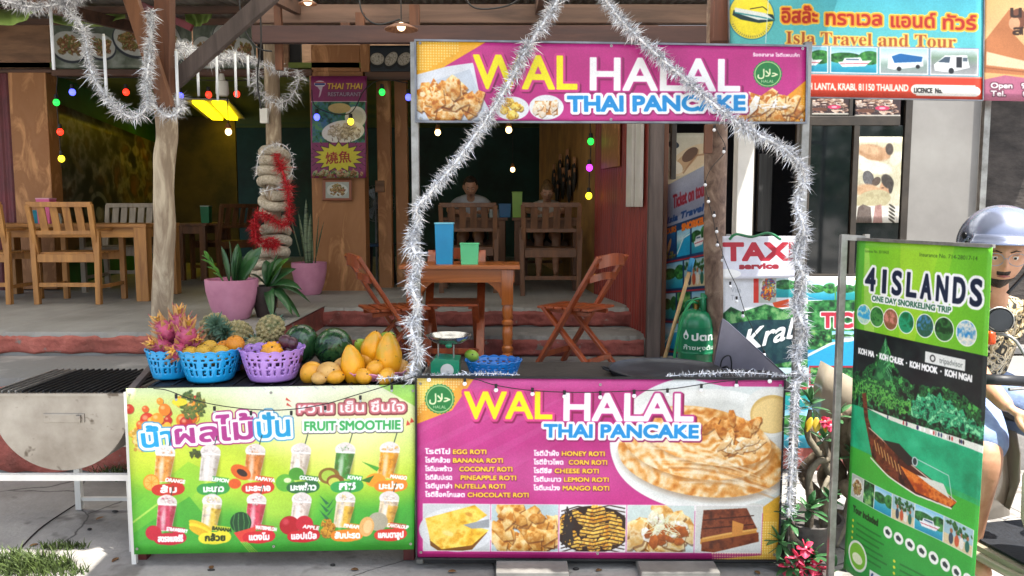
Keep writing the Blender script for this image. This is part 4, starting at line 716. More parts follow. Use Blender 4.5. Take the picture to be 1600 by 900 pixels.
wallq('end_wall', [(.42, 12.5, FL), (1.4, 14, FL), (1.4, 14, cz), (.42, 12.5, cz)], M_teal)
def corr(name, p0, p1, z0, z1, m, parent, step=.075, amp=.012, th=.004):
    p0 = V(p0); p1 = V(p1); L = (p1 - p0).length; d = (p1 - p0).normalized(); nn = V((-d.y, d.x, 0)); n = int(L / step) * 4; vs = []; fs = []
    for i in range(n + 1):
        k = [0, 1, 1, 0][i % 4]; q = p0 + d * (L * i / n) - nn * amp * k; vs += [(q.x, q.y, z0), (q.x, q.y, z1)]
    fs = [(2 * i, 2 * i + 2, 2 * i + 3, 2 * i + 1) for i in range(n)]
    return MB().add(vs, fs).build(name, m, parent, solid=th)
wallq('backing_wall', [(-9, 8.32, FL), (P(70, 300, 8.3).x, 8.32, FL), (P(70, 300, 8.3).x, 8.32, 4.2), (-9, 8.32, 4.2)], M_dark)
wallq('attic_wall', [(-9, 8.5, 2.99), (1.5, 8.5, 2.99), (1.5, 8.5, 4.4), (-9, 8.5, 4.4)], M_plyd)
x0 = P(-60, 300, 8.1).x; x1 = P(25, 300, 8.1).x; corr('maroon_cladding', (x0, 8.12, 0), (x1, 8.12, 0), FL, 2.97, M_mar, RT)
def ppanel(name, px0, px1, py0, py1, Y, m, th=.05, parent=RT, b=.004):
    p, q = PP(px0, px1, py0, py1, Y); return box_obj(name, ((p.x + q.x) / 2, Y + th / 2, (p.z + q.z) / 2), (q.x - p.x, th, p.z - q.z), m, parent, b=b)
o = ppanel('pillar', 22, 80, 112, 452, 8.08, M_ply, .2)
o = ppanel('pillar', 487, 570, 112, 455, 8.08, M_ply, .22)
ppanel('post', 590, 611, 112, 450, 8.4, M_ply, .1); ppanel('post', 618, 637, 112, 450, 8.5, M_ply, .1)
ppanel('post', 586, 600, 282, 300, 8.36, M_plyd, .05)
ppanel('lintel', 80, 487, 108, 118, 8.06, M_beam, .09); ppanel('lintel', 570, 1010, 112, 124, 8.06, M_beam, .09); ppanel('lintel', -60, 80, 108, 113, 8.06, M_beam, .09)
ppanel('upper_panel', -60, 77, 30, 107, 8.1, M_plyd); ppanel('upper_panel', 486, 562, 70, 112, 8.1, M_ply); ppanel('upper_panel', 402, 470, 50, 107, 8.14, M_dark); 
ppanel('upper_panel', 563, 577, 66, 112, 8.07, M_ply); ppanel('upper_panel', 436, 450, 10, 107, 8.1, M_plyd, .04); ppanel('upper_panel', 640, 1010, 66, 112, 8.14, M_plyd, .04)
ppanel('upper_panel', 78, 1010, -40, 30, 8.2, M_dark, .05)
for i, (xa, xb, ya, yb) in enumerate([(79, 232, 29, 107), (236, 300, 29, 107), (302, 400, 29, 107), (578, 642, 71, 113)]):
    p, q = PP(xa, xb, ya, yb, 8.08); c = mk_dish(3 + i) if i < 3 else mk_grill(); sheet('food_photo', [p, (q.x, p.y, p.z), q, (p.x, p.y, q.z)], print_mat('food_print', c, gain=.75), RT)
# the red corrugated end of the side wall
corr('red_cladding', (1.075, 6.35, 0), (.80, 7.8, 0), FM + .02, 2.95, M_redw, RT, .06)
MB().prism([(.93, 7.0, 1.95), (.845, 7.5, 1.95), (.845, 7.5, 2.95), (.93, 7.0, 2.95)], (-.02, -.004, 0)).build('tan_board', M_ply, RT)
for k, y in enumerate((6.42, 6.62)): MB().prism([(1.04 - k * .04, y, 1.60), (1.065 - k * .04 - .045, y + .16, 1.60), (1.065 - k * .04 - .045, y + .16, 2.95), (1.04 - k * .04, y, 2.95)], (-.025, -.005, 0)).build('white_board', M_white, RT)
ppanel('end_post', 1014, 1036, 100, 560, 6.25, M_grayw, .08); ppanel('end_post', 1036, 1043, 100, 560, 6.35, M_beam2, .05)
# masks on the ochre wall
for i, (x, y) in enumerate([(880, 268), (893, 262), (886, 290), (868, 282), (904, 276), (897, 295), (875, 300)]):
    t = (x - 925) / (846 - 925); Yw = 7.9 + 3.6 * max(0, t) ** 1.0; p = P(x, y, Yw); xw = .80 - .38 * (Yw - 7.82) / 4.68 - .04; p = V((xw, Yw, p.z))
    if i == 0: mk0 = thing('wall_mask', '', 'mask', p, 0, 'carved masks on the ochre wall')
    m_ = mk0 if i == 0 else thing('wall_mask', '', 'mask', p, 0, 'carved masks on the ochre wall'); m_['label'] = 'dark carved mask on the ochre wall, ' + ['topmost one', 'right of the topmost', 'in the middle of the cluster', 'leftmost', 'rightmost', 'lowest at right', 'lowest at left'][i]
    if i == 0: mf = MB().ell((0, 0, 0), (.03, .10, .17), n=10, m=8).build('face', M_dark, m_, False, True); mh = MB().box((0, 0, .16), (.03, .09, .1)).box((0, .07, .05), (.02, .04, .08)).box((0, -.07, .05), (.02, .04, .08)).build('ornament', M_ply, m_, False)
    else:
        for q in (mf, mh): c_ = q.copy(); COL.objects.link(c_); c_.parent = m_
# ------------------------------------------------------------------ porch roof
RF = thing('porch_roof', 'corrugated porch roof over the stalls, seen from below with its rafters', 'roof', (-2, 3, 2.8))
Mtr = bpy.data.materials.new('added_translucent_sheet'); Mtr.use_nodes = True; _t = Mtr.node_tree; _t.nodes.clear(); _o = _t.nodes.new('ShaderNodeOutputMaterial'); _d = _t.nodes.new('ShaderNodeBsdfDiffuse'); _l = _t.nodes.new('ShaderNodeBsdfTranslucent'); _m = _t.nodes.new('ShaderNodeMixShader')
_d.inputs[0].default_value = (.42, .41, .38, 1); _l.inputs[0].default_value = (.80, .78, .70, 1); _m.inputs[0].default_value = .62; _t.links.new(_d.outputs[0], _m.inputs[1]); _t.links.new(_l.outputs[0], _m.inputs[2]); _t.links.new(_m.outputs[0], _o.inputs[0])  # translucent sheets added in the unseen middle band to bring daylight onto the terrace
def rz(Y): return 2.80 + (Y - 3.0) * .108
def sheet_roof(x0, x1):
    st = .07; n = int((x1 - x0) / st * 4); vs = []
    for i in range(n + 1):
        x = x0 + (x1 - x0) * i / n; k = .018 * math.sin(i * math.pi / 2); yy = (2.62 if x > -1.0 else 2.93) + (.03 if int((x + 20) / .7) % 2 else 0); vs += [(x, yy, rz(yy) + k + .06), (x, 4.2, rz(4.2) + k + .06), (x, 6.1, rz(6.1) + k + .06), (x, 8.1, rz(8.1) + k + .06)]  # unseen front edge set forward to shade the banners, shorter at left for sun
    return [MB().add(vs, [(4 * i + a, 4 * i + a + 4, 4 * i + a + 5, 4 * i + a + 1) for i in range(n)]) for a in range(3)]
for k in range(13):
    x = -7.0 + k * .7; s1, s2, s3 = sheet_roof(x, min(x + .72, 1.95))
    for q, m_ in ((s1, M_roof), (s2, Mtr if k not in (1, 6) else M_roof), (s3, M_roof)): q.build('roof_sheet', m_, RF, smooth='all').location.z += (k % 2) * .006
for Y in (3.05, 4.1, 5.0, 5.9, 6.8, 7.6): MB().bar((-7, Y, rz(Y)), (1.95, Y, rz(Y)), .05, .05).build('purlin', M_beam, RF)
for x in (-5.2, -3.4, -1.6, .2, 1.85): MB().bar((x, 3.05, rz(3.05) - .07), (x, 8.05, rz(8.05) - .07), .05, .09).build('rafter', M_beam, RF)
def tb(name, px0, px1, py0, py1, Y, m, label, th=.06, cat='beam'):
    p, q = PP(px0, px1, py0, py1, Y); return tag(box_obj(name, ((p.x + q.x) / 2, Y, (p.z + q.z) / 2), (q.x - p.x, th, p.z - q.z), m, None, b=.004), label, cat)
tb('roof_beam', 395, 1148, 8, 37, 6.2, wood('pale_beam', '#85695a', '#54423a', .7, 'x', 6), 'upper pale brown horizontal roof beam above the pink shop sign')
tb('roof_beam', 395, 1148, 41, 68, 5.9, wood('purple_beam', '#5a3f3a', '#38282a', .7, 'x', 6), 'dark brown horizontal roof beam just above the pink shop sign')
for x0, x1, y0, y1 in ((533, 547, 36, 44), (556, 570, 20, 42), (640, 656, 8, 64), (430, 441, 8, 110)):
    tb('short_strut', x0, x1, y0, y1, 6.0, M_beam2, 'short wooden strut between the roof beams, left edge %s' % ('near the lampshade' if x0 > 600 else 'above the plywood panel' if x0 > 550 else 'beside the rope-wrapped post' if x0 < 500 else 'above the purple restaurant banner'), .05, 'strut')
# trunk posts
def trunk(name, pts, label, m, rad, seed, n=20):
    sp = spline(pts, 8); rr = [rad * (1 + .08 * mnoise.noise(V((i * .2, seed, 0))) * .7) for i in range(len(sp))]; b = MB()
    b.tube(sp, rr, n); b.v = [tuple(V(p) + V((mnoise.noise(V((p[0] * 14, p[1] * 14, p[2] * 5 + seed))), mnoise.noise(V((p[0] * 14, p[1] * 14 + 9, p[2] * 5))), 0)) * rad * .10) for p in b.v]
    return b.build(name, m, None, smooth='all')
t = thing('trunk_post', 'pale peeled tree-trunk post standing behind the dragon fruit with silver tinsel round its top', 'post', (P(255, 500, 4.55).x, 4.55, 0))
o = trunk('trunk', [P(256, 900, 4.55), P(254, 700, 4.55), P(253, 500, 4.55), P(257, 380, 4.55), P(256, 260, 4.55), P(261, 210, 4.55), P(255, 150, 4.55)], '', M_trunk, .057, 1)
o.parent = t; o.matrix_parent_inverse = wmat(t).inverted()
p, q = P(258, 175, 4.55), P(257, -60, 4.55); MB().bar(p, q, .085, .085, (0, 1, 0), .004).build('lumber', M_beam2, t)
t = thing('roof_brace', 'light brown diagonal brace leaning onto the peeled trunk post from upper left', 'brace', P(266, 172, 4.45)); MB().bar(P(262, 170, 4.45), P(196, -30, 4.45), .075, .05, (0, 1, 0), .003).build('timber', wood('brown_brace', '#8a5c3c', '#5c3a26', .6, 'z', 7), t)
t = thing('roof_brace', 'grey weathered diagonal brace rising right from the peeled trunk post', 'brace', P(275, 125, 4.6)); MB().bar(P(272, 128, 4.62), P(440, -22, 4.5), .085, .05, (0, 1, 0), .003).build('timber', M_grayw, t)
t = thing('roof_brace', 'dark red thin rail running down behind the top of the peeled trunk post', 'brace', P(240, 20, 6)); MB().bar(P(172, -14, 6), P(300, 44, 6), .05, .04, (0, 1, 0), .003).build('timber', M_mar, t)
o = tag(trunk('trunk_post', [P(1122, 640, 5.2), P(1120, 500, 5.2), P(1117, 380, 5.2), P(1118, 280, 5.2), P(1120, 190, 5.2), P(1121, 60, 5.2), P(1124, -40, 5.2)], '', M_trunk2, .07, 4), 'spotted grey-brown tree-trunk post wound with fairy lights, behind the gas cylinder', 'post')
tb('post_batten', 1100, 1113, 195, 240, 5.12, M_beam2, 'short orange-brown batten nailed to the spotted trunk post under the pink sign', .03, 'batten')
tb('roof_post', 1112, 1146, -20, 66, 5.0, wood('red_brown', '#7a4a38', '#4c2e26', .6, 'z', 6), 'reddish brown upright timber between the pink sign and the blue travel sign', .08, 'post')
tb('white_pole', 1146, 1171, 150, 600, 5.5, M_white, 'square white pole standing behind the white taxi sign', .11, 'pole')
# rope-wrapped post
t = thing('rope_post', 'slim trunk post wrapped in thick white rope and red tinsel beside the pink pots', 'post', (P(428, 480, 6.7).x, 6.7, FL))
b = MB(); pts = [P(424, 498, 6.7), P(418, 420, 6.7), P(427, 330, 6.7), P(428, 230, 6.7), P(425, 130, 6.7), P(422, 40, 6.7), P(422, -20, 6.7)]; sp = spline(pts, 8); b.tube(sp, [.066 - .008 * i / len(sp) for i in range(len(sp))], 14); b.build('trunk', M_trunk, t, smooth='all')
M_rope = mat('white_rope', '#d8cdbb', '#a3967f', rough=.9, scale=60, bump=.8, bscale=120)
def helix(c0, c1, r, turns, n, ph=0):
    out = []
    for i in range(n):
        u = i / (n - 1); c = c0.lerp(c1, u); a = ph + turns * 6.2832 * u; q = r * (1 + .12 * math.sin(a * 2.3 + ph)); out.append(c + V((math.cos(a) * q, math.sin(a) * q, math.cos(a + ph) * r * .33)))
    return out
for (ya, yb, r, tn, rr) in ((234, 298, .125, 4.2, .041), (300, 334, .115, 2.0, .040), (346, 404, .12, 3.2, .042)):
    b = MB(); b.tube(helix(P(430, ya, 6.7), P(428, yb, 6.7), r * .8, tn, int(tn * 18), ya), rr, 9); b.build('rope_coil', M_rope, t, smooth='all')
for k, (ya, yb) in enumerate(((402, 430), (430, 452), (452, 472))): b = MB(); b.tube(helix(P(413, ya, 6.62), P(410, yb, 6.62), .075, 2, 30, k), .030, 8); b.build('rope_coil', M_rope, t, smooth='all')
box_obj('switch_box', P(413, 181, 6.6), (.062, .05, .12), M_white, t, b=.006)
M_cab = mat('black_cable', '#1c1c1e', '#121214', rough=.5)
for i, (pts, lb) in enumerate([([(404, -20), (408, 60), (402, 120), (408, 170)], 'loose black cable hanging down beside the rope-wrapped post'), ([(372, -20), (380, 40), (402, 74), (425, 80)], 'black cable sagging from the roof to the rope-wrapped post'), ([(1112, -20), (1118, 40), (1108, 66)], 'thin black cable at the top of the spotted trunk post'), ([(720, -20), (735, 8), (760, 14), (800, 6), (830, -20)], 'cable looped over the roof beam above the yellow letters'), ([(560, -20), (566, 20), (590, 38), (625, 30)], 'cable running to the woven lampshade')]):
    tag(MB().tube(spline([P(a_, c_, 5.6) for a_, c_ in pts], 6), .006, 6).build('cable', M_cab, None, smooth='all'), lb, 'cable')
# green cloth at upper left
def cloth(pts, label, seed):
    tl, tr, br, bl = [V(p) for p in pts]
    f = lambda u, v: (tl * (1 - u) + tr * u) * (1 - v) + (bl * (1 - u) + br * u) * v + V((0, mnoise.noise(V((u * 5, v * 3, seed))) * .08, -.06 * math.sin(u * 3.14) * v))
    tag(MB().grid(f, 20, 8).build('green_cloth', M_gcloth, None, smooth='all', solid=.003), label, 'cloth')
cloth([P(-30, -20, 7.2), P(70, -10, 7.2), P(62, 18, 6.4), P(-30, 34, 6.4)], 'lime green cloth sagging under the roof at upper left behind the tinsel', 1)
cloth([P(60, -20, 7.4), P(205, -10, 7.4), P(196, 28, 7.0), P(80, 34, 7.0)], 'lime green cloth above the food photos, left of the brown brace', 2)
cloth([P(283, -20, 7.4), P(345, -20, 7.4), P(330, 28, 7.0), P(290, 32, 7.0)], 'small lime green cloth just right of the peeled trunk post top', 3)
# ------------------------------------------------------------------ the travel and massage shop on the right
SH = thing('travel_shop', 'shop front with dark brown window frames, a pale wall panel and dark stone end', 'shop', (2.6, 6.6, FM))
YS = 6.6
ppanel('pale_wall', 1415, 1531, 100, 620, YS, M_wallw, .12, SH); ppanel('stone_wall', 1532, 1760, 100, 640, YS + .3, M_stone, .3, SH)
ppanel('corner_pipe', 1529, 1534, 100, 600, YS - .05, M_steel, .03, SH)
Mfr = mat('window_frame_brown', '#3e362c', '#28221c', rough=.4, scale=6)
ppanel('window_frame', 1240, 1263, 100, 600, YS - .02, Mfr, .035, SH); ppanel('window_frame', 1327, 1336, 183, 600, YS - .02, Mfr, .035, SH); ppanel('window_frame', 1407, 1418, 100, 600, YS - .02, Mfr, .035, SH)
ppanel('window_frame', 1263, 1407, 181, 196, YS - .021, Mfr, .08, SH); ppanel('window_frame', 1328, 1334, 100, 181, YS - .02, Mfr, .08, SH)
ppanel('window_frame', 1263, 1407, 428, 436, YS - .021, Mfr, .08, SH)
ppanel('window_pane', 1263, 1327, 196, 428, YS + .0, M_glassd, .01, SH); ppanel('window_pane', 1336, 1407, 196, 428, YS + .0, M_glassd, .01, SH); ppanel('window_pane', 1263, 1407, 100, 181, YS + .03, M_glassd, .01, SH)
ppanel('lower_wall', 1170, 1415, 437, 640, YS, M_stone, .1, SH); ppanel('door_frame', 1168, 1176, 180, 600, YS, Mfr, .1, SH)
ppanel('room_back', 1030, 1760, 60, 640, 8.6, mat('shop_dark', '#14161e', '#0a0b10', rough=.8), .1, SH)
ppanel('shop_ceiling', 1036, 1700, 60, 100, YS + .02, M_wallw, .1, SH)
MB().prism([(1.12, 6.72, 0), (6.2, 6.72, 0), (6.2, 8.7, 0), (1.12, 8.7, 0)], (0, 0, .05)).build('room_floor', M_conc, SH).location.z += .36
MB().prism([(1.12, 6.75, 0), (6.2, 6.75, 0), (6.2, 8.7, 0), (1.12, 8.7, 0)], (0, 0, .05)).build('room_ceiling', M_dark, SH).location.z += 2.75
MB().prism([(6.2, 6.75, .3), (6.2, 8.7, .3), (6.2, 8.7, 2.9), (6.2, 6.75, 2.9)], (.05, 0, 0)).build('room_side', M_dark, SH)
ppanel('curtain', 1185, 1206, 240, 362, YS + .25, mat('shop_curtain', '#4a4a48', '#2e2e2e', rough=.8, scale=6, stretch=(6, 1, .2)), .05, SH)
ppanel('side_window_frame', 1050, 1058, 100, 280, 6.9, Mfr, .06, SH)
for k, (xa, xb, ya, yb, Y) in enumerate([(1041, 1106, 208, 292, 7.0), (1336, 1406, 214, 348, YS - .0), (1264, 1328, 150, 180, YS - .0), (1335, 1406, 150, 183, YS - .0)]):
    c = mk_massage([0, 1, 2, 2][k]); p, q = PP(xa, xb, ya, yb, Y); o = sheet('massage_poster', [(p.x, Y - .012, p.z), (q.x, Y - .012, p.z), (q.x, Y - .012, q.z), (p.x, Y - .012, q.z)], print_mat('massage_print', c, gain=.75), None)
    tag(o, ['cream massage poster on the glass left of the spotted trunk post', 'tall massage poster of people lying down in the right window pane', 'small flower spa poster under the travel sign, left pane', 'small hand massage poster under the travel sign, right pane'][k], 'poster')
# ------------------------------------------------------------------ the pancake stall
FOIL = bpy.data.materials.new('silver_foil'); FOIL.use_nodes = True; _n = FOIL.node_tree; _b = _n.nodes['Principled BSDF']
_b.inputs['Metallic'].default_value = .45; _b.inputs['Roughness'].default_value = .2; _g = _n.nodes.new('ShaderNodeNewGeometry'); _r = _n.nodes.new('ShaderNodeValToRGB')
_q = _r.color_ramp.elements.new(.55); _q.color = (.68, .69, .71, 1); _r.color_ramp.elements[0].color = (.30, .31, .34, 1); _r.color_ramp.elements[1].color = (.96, .97, 1, 1); _n.links.new(_g.outputs['Random Per Island'], _r.inputs[0]); _n.links.new(_r.outputs[0], _b.inputs['Base Color'])  # glints and sky reflection painted in as per-blade tones from grey to near-white
def tinsel(label, pts, rad=.045, dens=1000, nseg=10, parent=None, group='silver tinsel garlands', foil=FOIL, name='tinsel_garland', wd=.0034, core=None):
    sp = spline(pts, nseg); t = parent or thing(name, label, 'garland', sp[0], 0, group)
    MB().tube(sp, core or (.008 if dens > 1500 else .0025), 6).build('cord', foil, t, smooth='all'); rg = random.Random(len(pts) * 31 + int(rad * 1e4)); b = MB(); vs = []; fs = []
    for i in range(len(sp) - 1):
        a, c = sp[i], sp[i + 1]; d, u, q = ortho(c - a); L = (c - a).length
        for k in range(max(1, int(L * dens))):
            p = a.lerp(c, rg.random()); cl = mnoise.noise(p * 16); cl2 = mnoise.noise(p * 45)
            if cl2 < -.12 and rg.random() < .6: continue
            an = rg.uniform(0, 6.283); o = u * math.cos(an) + q * math.sin(an); o = (o + d * rg.uniform(-.75, .75)).normalized(); r = rad * rg.uniform(.55, 1.1) * (.95 + .45 * cl + .35 * cl2)
            s_ = V((rg.uniform(-1, 1), rg.uniform(-1, 1), rg.uniform(-1, 1))).cross(o).normalized() * wd * .5; m = p + o * r * rg.uniform(.4, .62); e = p + o * r + V((rg.uniform(-1, 1), rg.uniform(-1, 1), rg.uniform(-1.5, .5))) * r * .42
            n = len(vs); vs += [p - s_, p + s_, m + s_, m - s_, e]; fs += [(n, n + 1, n + 2, n + 3), (n + 3, n + 2, n + 4)]
    b.add(vs, fs); f = b.build('foil', foil, t); f['kind'] = 'stuff'; return t
STY = 3.42
ST = thing('pancake_stall', 'pancake stall counter of thin grey metal tube carrying the two pink signs', 'stall', (P(940, 700, STY).x, STY, 0))
xl, xr = P(651, 400, 3.47).x, P(1250, 400, 3.47).x
for x in (xl, xr): MB().bar((x, 3.47, 0), (x, 3.47, P(0, 66, 3.47).z), .032, .032, (0, 1, 0), .003).build('pole', M_steel, ST)
zt_leg = P(0, 587, 3.42).z - .08
for x in (xl, xr - .07): MB().bar((x, 3.98, 0), (x, 3.98, zt_leg), .03, .03, (0, 1, 0), .003).build('leg', M_steel, ST)
zt = P(0, 587, 3.42).z
zt -= .055
box_obj('counter_top', ((xl + xr) / 2, 3.73, zt - .012), (xr - xl, .60, .02), mat('sooty_board', '#3a322e', '#201c1a', rough=.6, scale=7, bump=.4), ST, b=.003)
for z in (zt + .030, P(0, 879, 3.42).z): box_obj('rail', ((xl + xr) / 2 - .03, 3.447, z), (xr - xl - .1, .02, .022), M_black, ST)
box_obj('lower_shelf', ((xl + xr) / 2, 3.74, .16), (xr - xl - .05, .50, .015), M_black, ST)
def banner(label, cn, m, frame=None, fw=.010, wav=.003, nu=30, nv=14, th=.003, eyelets=True, sag=None, Yoff=0, name='banner'):
    cn = [V(c) for c in cn]; t = thing(name, label, 'banner', (cn[0] + cn[1] + cn[2] + cn[3]) / 4); sheet('printed_sheet', cn, m, t, nu, nv, wav, th, sag=sag)
    if frame:
        nn = (cn[1] - cn[0]).cross(cn[3] - cn[0]).normalized(); nn = nn if nn.y < 0 else -nn
        for i in range(4): a, b_ = cn[i], cn[(i + 1) % 4]; e = (b_ - a).normalized() * (fw * .5 if i % 2 == 0 else -fw * .5); MB().bar(a - e - nn * .004, b_ + e - nn * .004, fw, .022, (0, 1, 0), 0).build('frame_bar', frame, t)
    if eyelets:
        nn = V((0, -.003, 0))
        for u in (.012, .5, .988):
            for v in (.035, .965): p = (cn[0].lerp(cn[1], u)).lerp(cn[3].lerp(cn[2], u), v) + nn; MB().lathe([(.002, 0), (.006, 0), (.006, .002), (.002, .002)], p, 10, V((0, -1, 0))).build('eyelet', M_steel, t)
    return t
Mp = lambda n, c, **k: print_mat(n, c, **k)
banner('long pink shop sign with yellow and white lettering, raised over the counter', [P(649, 63, 3.42), P(1261, 72, 3.42), P(1259, 192, 3.42), P(650, 190, 3.42)], Mp('top_sign_print', mk_sign_top(), gain=.9, rough=.35), mat('dull_alu', '#8e9096', '#64666c', rough=.4, metal=.7), .008, name='shop_sign')
banner('large pink menu banner', [P(650, 589, 3.395), P(1226, 592, 3.395), P(1216, 876, 3.395), P(651, 872, 3.395)], Mp('menu_print', mk_pancake(), gain=.86), M_black, .007, name='menu_banner').__setitem__('label', 'large pink menu banner listing rotis above five food photos, on the counter front')
banner('green fruit smoothie banner with twelve drawn cups on the fruit table front', [P(197, 607, 3.41), P(651, 601, 3.40), P(647, 858, 3.40), P(210, 866, 3.41)], Mp('smoothie_print', mk_smoothie(), gain=.86), None, name='smoothie_banner')
# tinsel on the stall frame
def pole_wrap(px, y0, y1, n, Y=3.45, amp=.016):
    out = []
    for i in range(n): u = i / (n - 1); p = P(px, y0 + (y1 - y0) * u, Y); a = u * n * 1.45; out.append(p + V((math.cos(a) * amp - .004, math.sin(a) * .022 - .03, 0)))
    return out
tinsel('silver tinsel crossing the yellow letters and winding down the left stall pole', [P(884, -22, 3.36), P(858, 22, 3.36), P(826, 72, 3.36), P(792, 135, 3.36), P(757, 190, 3.36), P(716, 248, 3.36), P(676, 296, 3.37), P(652, 325, 3.39)] + pole_wrap(651, 340, 590, 16), .042, 3600)
tinsel('silver tinsel crossing the white letters and winding down the right stall pole', [P(934, -22, 3.36), P(966, 26, 3.36), P(1010, 70, 3.36), P(1062, 116, 3.36), P(1112, 160, 3.36), P(1165, 200, 3.36), P(1222, 230, 3.37), P(1254, 262, 3.4)] + pole_wrap(1248, 285, 592, 17), .046, 3600)
tinsel('silver tinsel hanging straight down beside the right edge of the pink menu banner', [P(1243, 596, 3.37), P(1241, 660, 3.36), P(1238, 730, 3.36), P(1232, 808, 3.36)], .042, 2600)
tinsel('sparse silver tinsel lying along the counter behind the dented blue basket', [P(588, 592, 3.43), P(640, 588, 3.44), P(700, 586, 3.5), P(760, 584, 3.46), P(812, 586, 3.45)], .024, 900)
tinsel('sparse silver tinsel lying along the counter edge under the griddle', [P(1040, 588, 3.47), P(1100, 584, 3.45), P(1160, 582, 3.45), P(1235, 588, 3.43)], .026, 1100)
# ------------------------------------------------------------------ fruit table
FT = thing('fruit_table', 'low black-topped table with dark red legs carrying the fruit', 'table', (-1.0, 3.7, 0))
zf = P(0, 604, 3.43).z; xa, xb = P(228, 600, 3.43).x, P(646, 600, 3.43).x
box_obj('table_top', ((xa + xb) / 2, 3.72, zf - .012), (xb - xa, .56, .022), M_black, FT, b=.003)
for k in range(14): box_obj('top_slat', (xa + .02 + k * (xb - xa - .04) / 13, 3.72, zf + .002), (.012, .55, .006), M_black, FT)
Mdr = wood('dark_red_wood', '#6e2a26', '#451a1a', .55, 'z')
for px, Y in ((225, 3.52), (298, 3.95), (640, 3.52), (600, 3.95)): x = P(px, 880, Y).x; MB().bar((x, Y, 0), (x, Y, zf - .024), .05, .05, (0, 1, 0), .003).build('leg', Mdr, FT)
MB().bar((xa + .02, 3.95, .35), (xa + .02, 3.52, .12), .03, .03).build('brace', Mdr, FT)
x = P(211, 880, 3.46).x; MB().bar((x, 3.46, 0), (x, 3.46, zf - .03), .02, .02, (0, 1, 0)).build('leg', M_white, FT)
p, q = P(206, 608, 3.45), P(240, 570, 3.98); MB().bar(p, q, .03, .018).build('edge_rail', M_grayw, FT)
# crate behind the baskets that lifts the back row
zc = zf + .085
box_obj('x', (0, 0, 0), (.01, .01, .01), M_black).name = 'tmp'; bpy.data.objects.remove(bpy.data.objects['tmp'])
CR = thing('fruit_crate', 'low dark crate behind the baskets carrying the pineapples', 'crate', (P(385, 560, 3.84).x, 3.84, zf))
cx = CR.location.x
for dy in (-.11, .11):
    for z in (.02, .055): box_obj('slat', (cx - .02, 3.84 + dy, zf + .008 + z), (.60, .012, .026), M_beam, CR)
for dx in (-.31, .27): box_obj('end_board', (cx + dx, 3.84, zf + .045), (.014, .23, .078), M_beam, CR)
box_obj('base_board', (cx - .02, 3.84, zf + .077), (.58, .20, .01), M_beam, CR)
# ------------------------------------------------------------------ baskets
def basket(label, px, pyb, Y, r, h, m, group='lattice plastic baskets on the stall', z=None, sq=1.0, loc=None):
    c = loc or V((P(px, pyb, Y).x, Y, z if z is not None else zf + .008)); t = thing('plastic_basket', label, 'basket', c, 0, group); n = 96; rows = 16; vs = []; fs = []
    for j in range(rows + 1):
        v = j / rows
        for i in range(n):
            a = 6.2832 * i / n; rr = r * (.70 + .30 * v ** .8); zz = h * v
            if j == rows: zz += .007 * abs(math.sin(a * 9)) * (1 if r > .1 else .7); rr *= 1.03
            if j == rows - 1: zz += .003 * abs(math.sin(a * 9))
            vs.append((rr * math.cos(a), rr * math.sin(a) * sq, zz))
    for j in range(rows):
        for i in range(n):
            hole = (4 <= j <= 6 and (i % 8) in (1, 2, 5) and not (j == 5 and i % 8 == 2)) or (j == 8 and i % 4 == 1) or (9 <= j <= 10 and (i % 12) in (2, 3, 6, 7, 9)) or (j == 12 and i % 4 in (1, 2)) or (j == 14 and i % 6 == 3)
            if not hole: fs.append((j * n + i, j * n + (i + 1) % n, (j + 1) * n + (i + 1) % n, (j + 1) * n + i))
    MB().add(vs, fs).build('lattice_wall', m, t, False, smooth='all', solid=.003)
    MB().lathe([(.0001, .003), (r * .70, .003), (r * .70, 0), (.0001, 0)], (0, 0, 0), 28).build('base', m, t, False)
    pts = [(r * 1.035 * math.cos(6.2832 * i / n), r * 1.035 * math.sin(6.2832 * i / n) * sq, h + .001 + .007 * abs(math.sin(6.2832 * i / n * 9)) * (1 if r > .1 else .7)) for i in range(n + 1)]
    MB().tube(pts, .0028, 6, False).build('rim', m, t, False, smooth='all'); return t
M_bb = mat('blue_plastic', '#1aa0e0', '#1590cc', rough=.32, scale=3, bump=0, coat=.3); M_bb2 = mat('deep_blue_plastic', '#1878c8', '#1466b0', rough=.32, scale=3, bump=0, coat=.3)
M_pp = mat('lilac_plastic', '#b48ad8', '#a87ccc', rough=.32, scale=3, bump=0, coat=.3); M_pk = mat('pink_plastic', '#d890b0', '#c87aa0', rough=.35, scale=3, bump=0)
basket('blue lattice basket heaped with pink dragon fruit, left end of the table', 268, 597, 3.60, .103, .125, M_bb)
basket('blue lattice basket full of small yellow oranges', 330, 605, 3.555, .135, .135, M_bb)
basket('lilac lattice basket holding purple passion fruit and one ribbed orange fruit', 427, 604, 3.565, .140, .135, M_pp)
basket('low pink basket under the pile of mangoes, right end of the table', 590, 600, 3.60, .155, .035, M_pk)
basket('deep blue lattice basket with a dented rim on the counter beside the green scale', 771, 586, 3.60, .125, .085, M_bb2, z=zt, sq=.8)
basket('blue lattice basket behind the oranges, only its rim showing', 352, 585, 3.74, .10, .13, M_bb2)
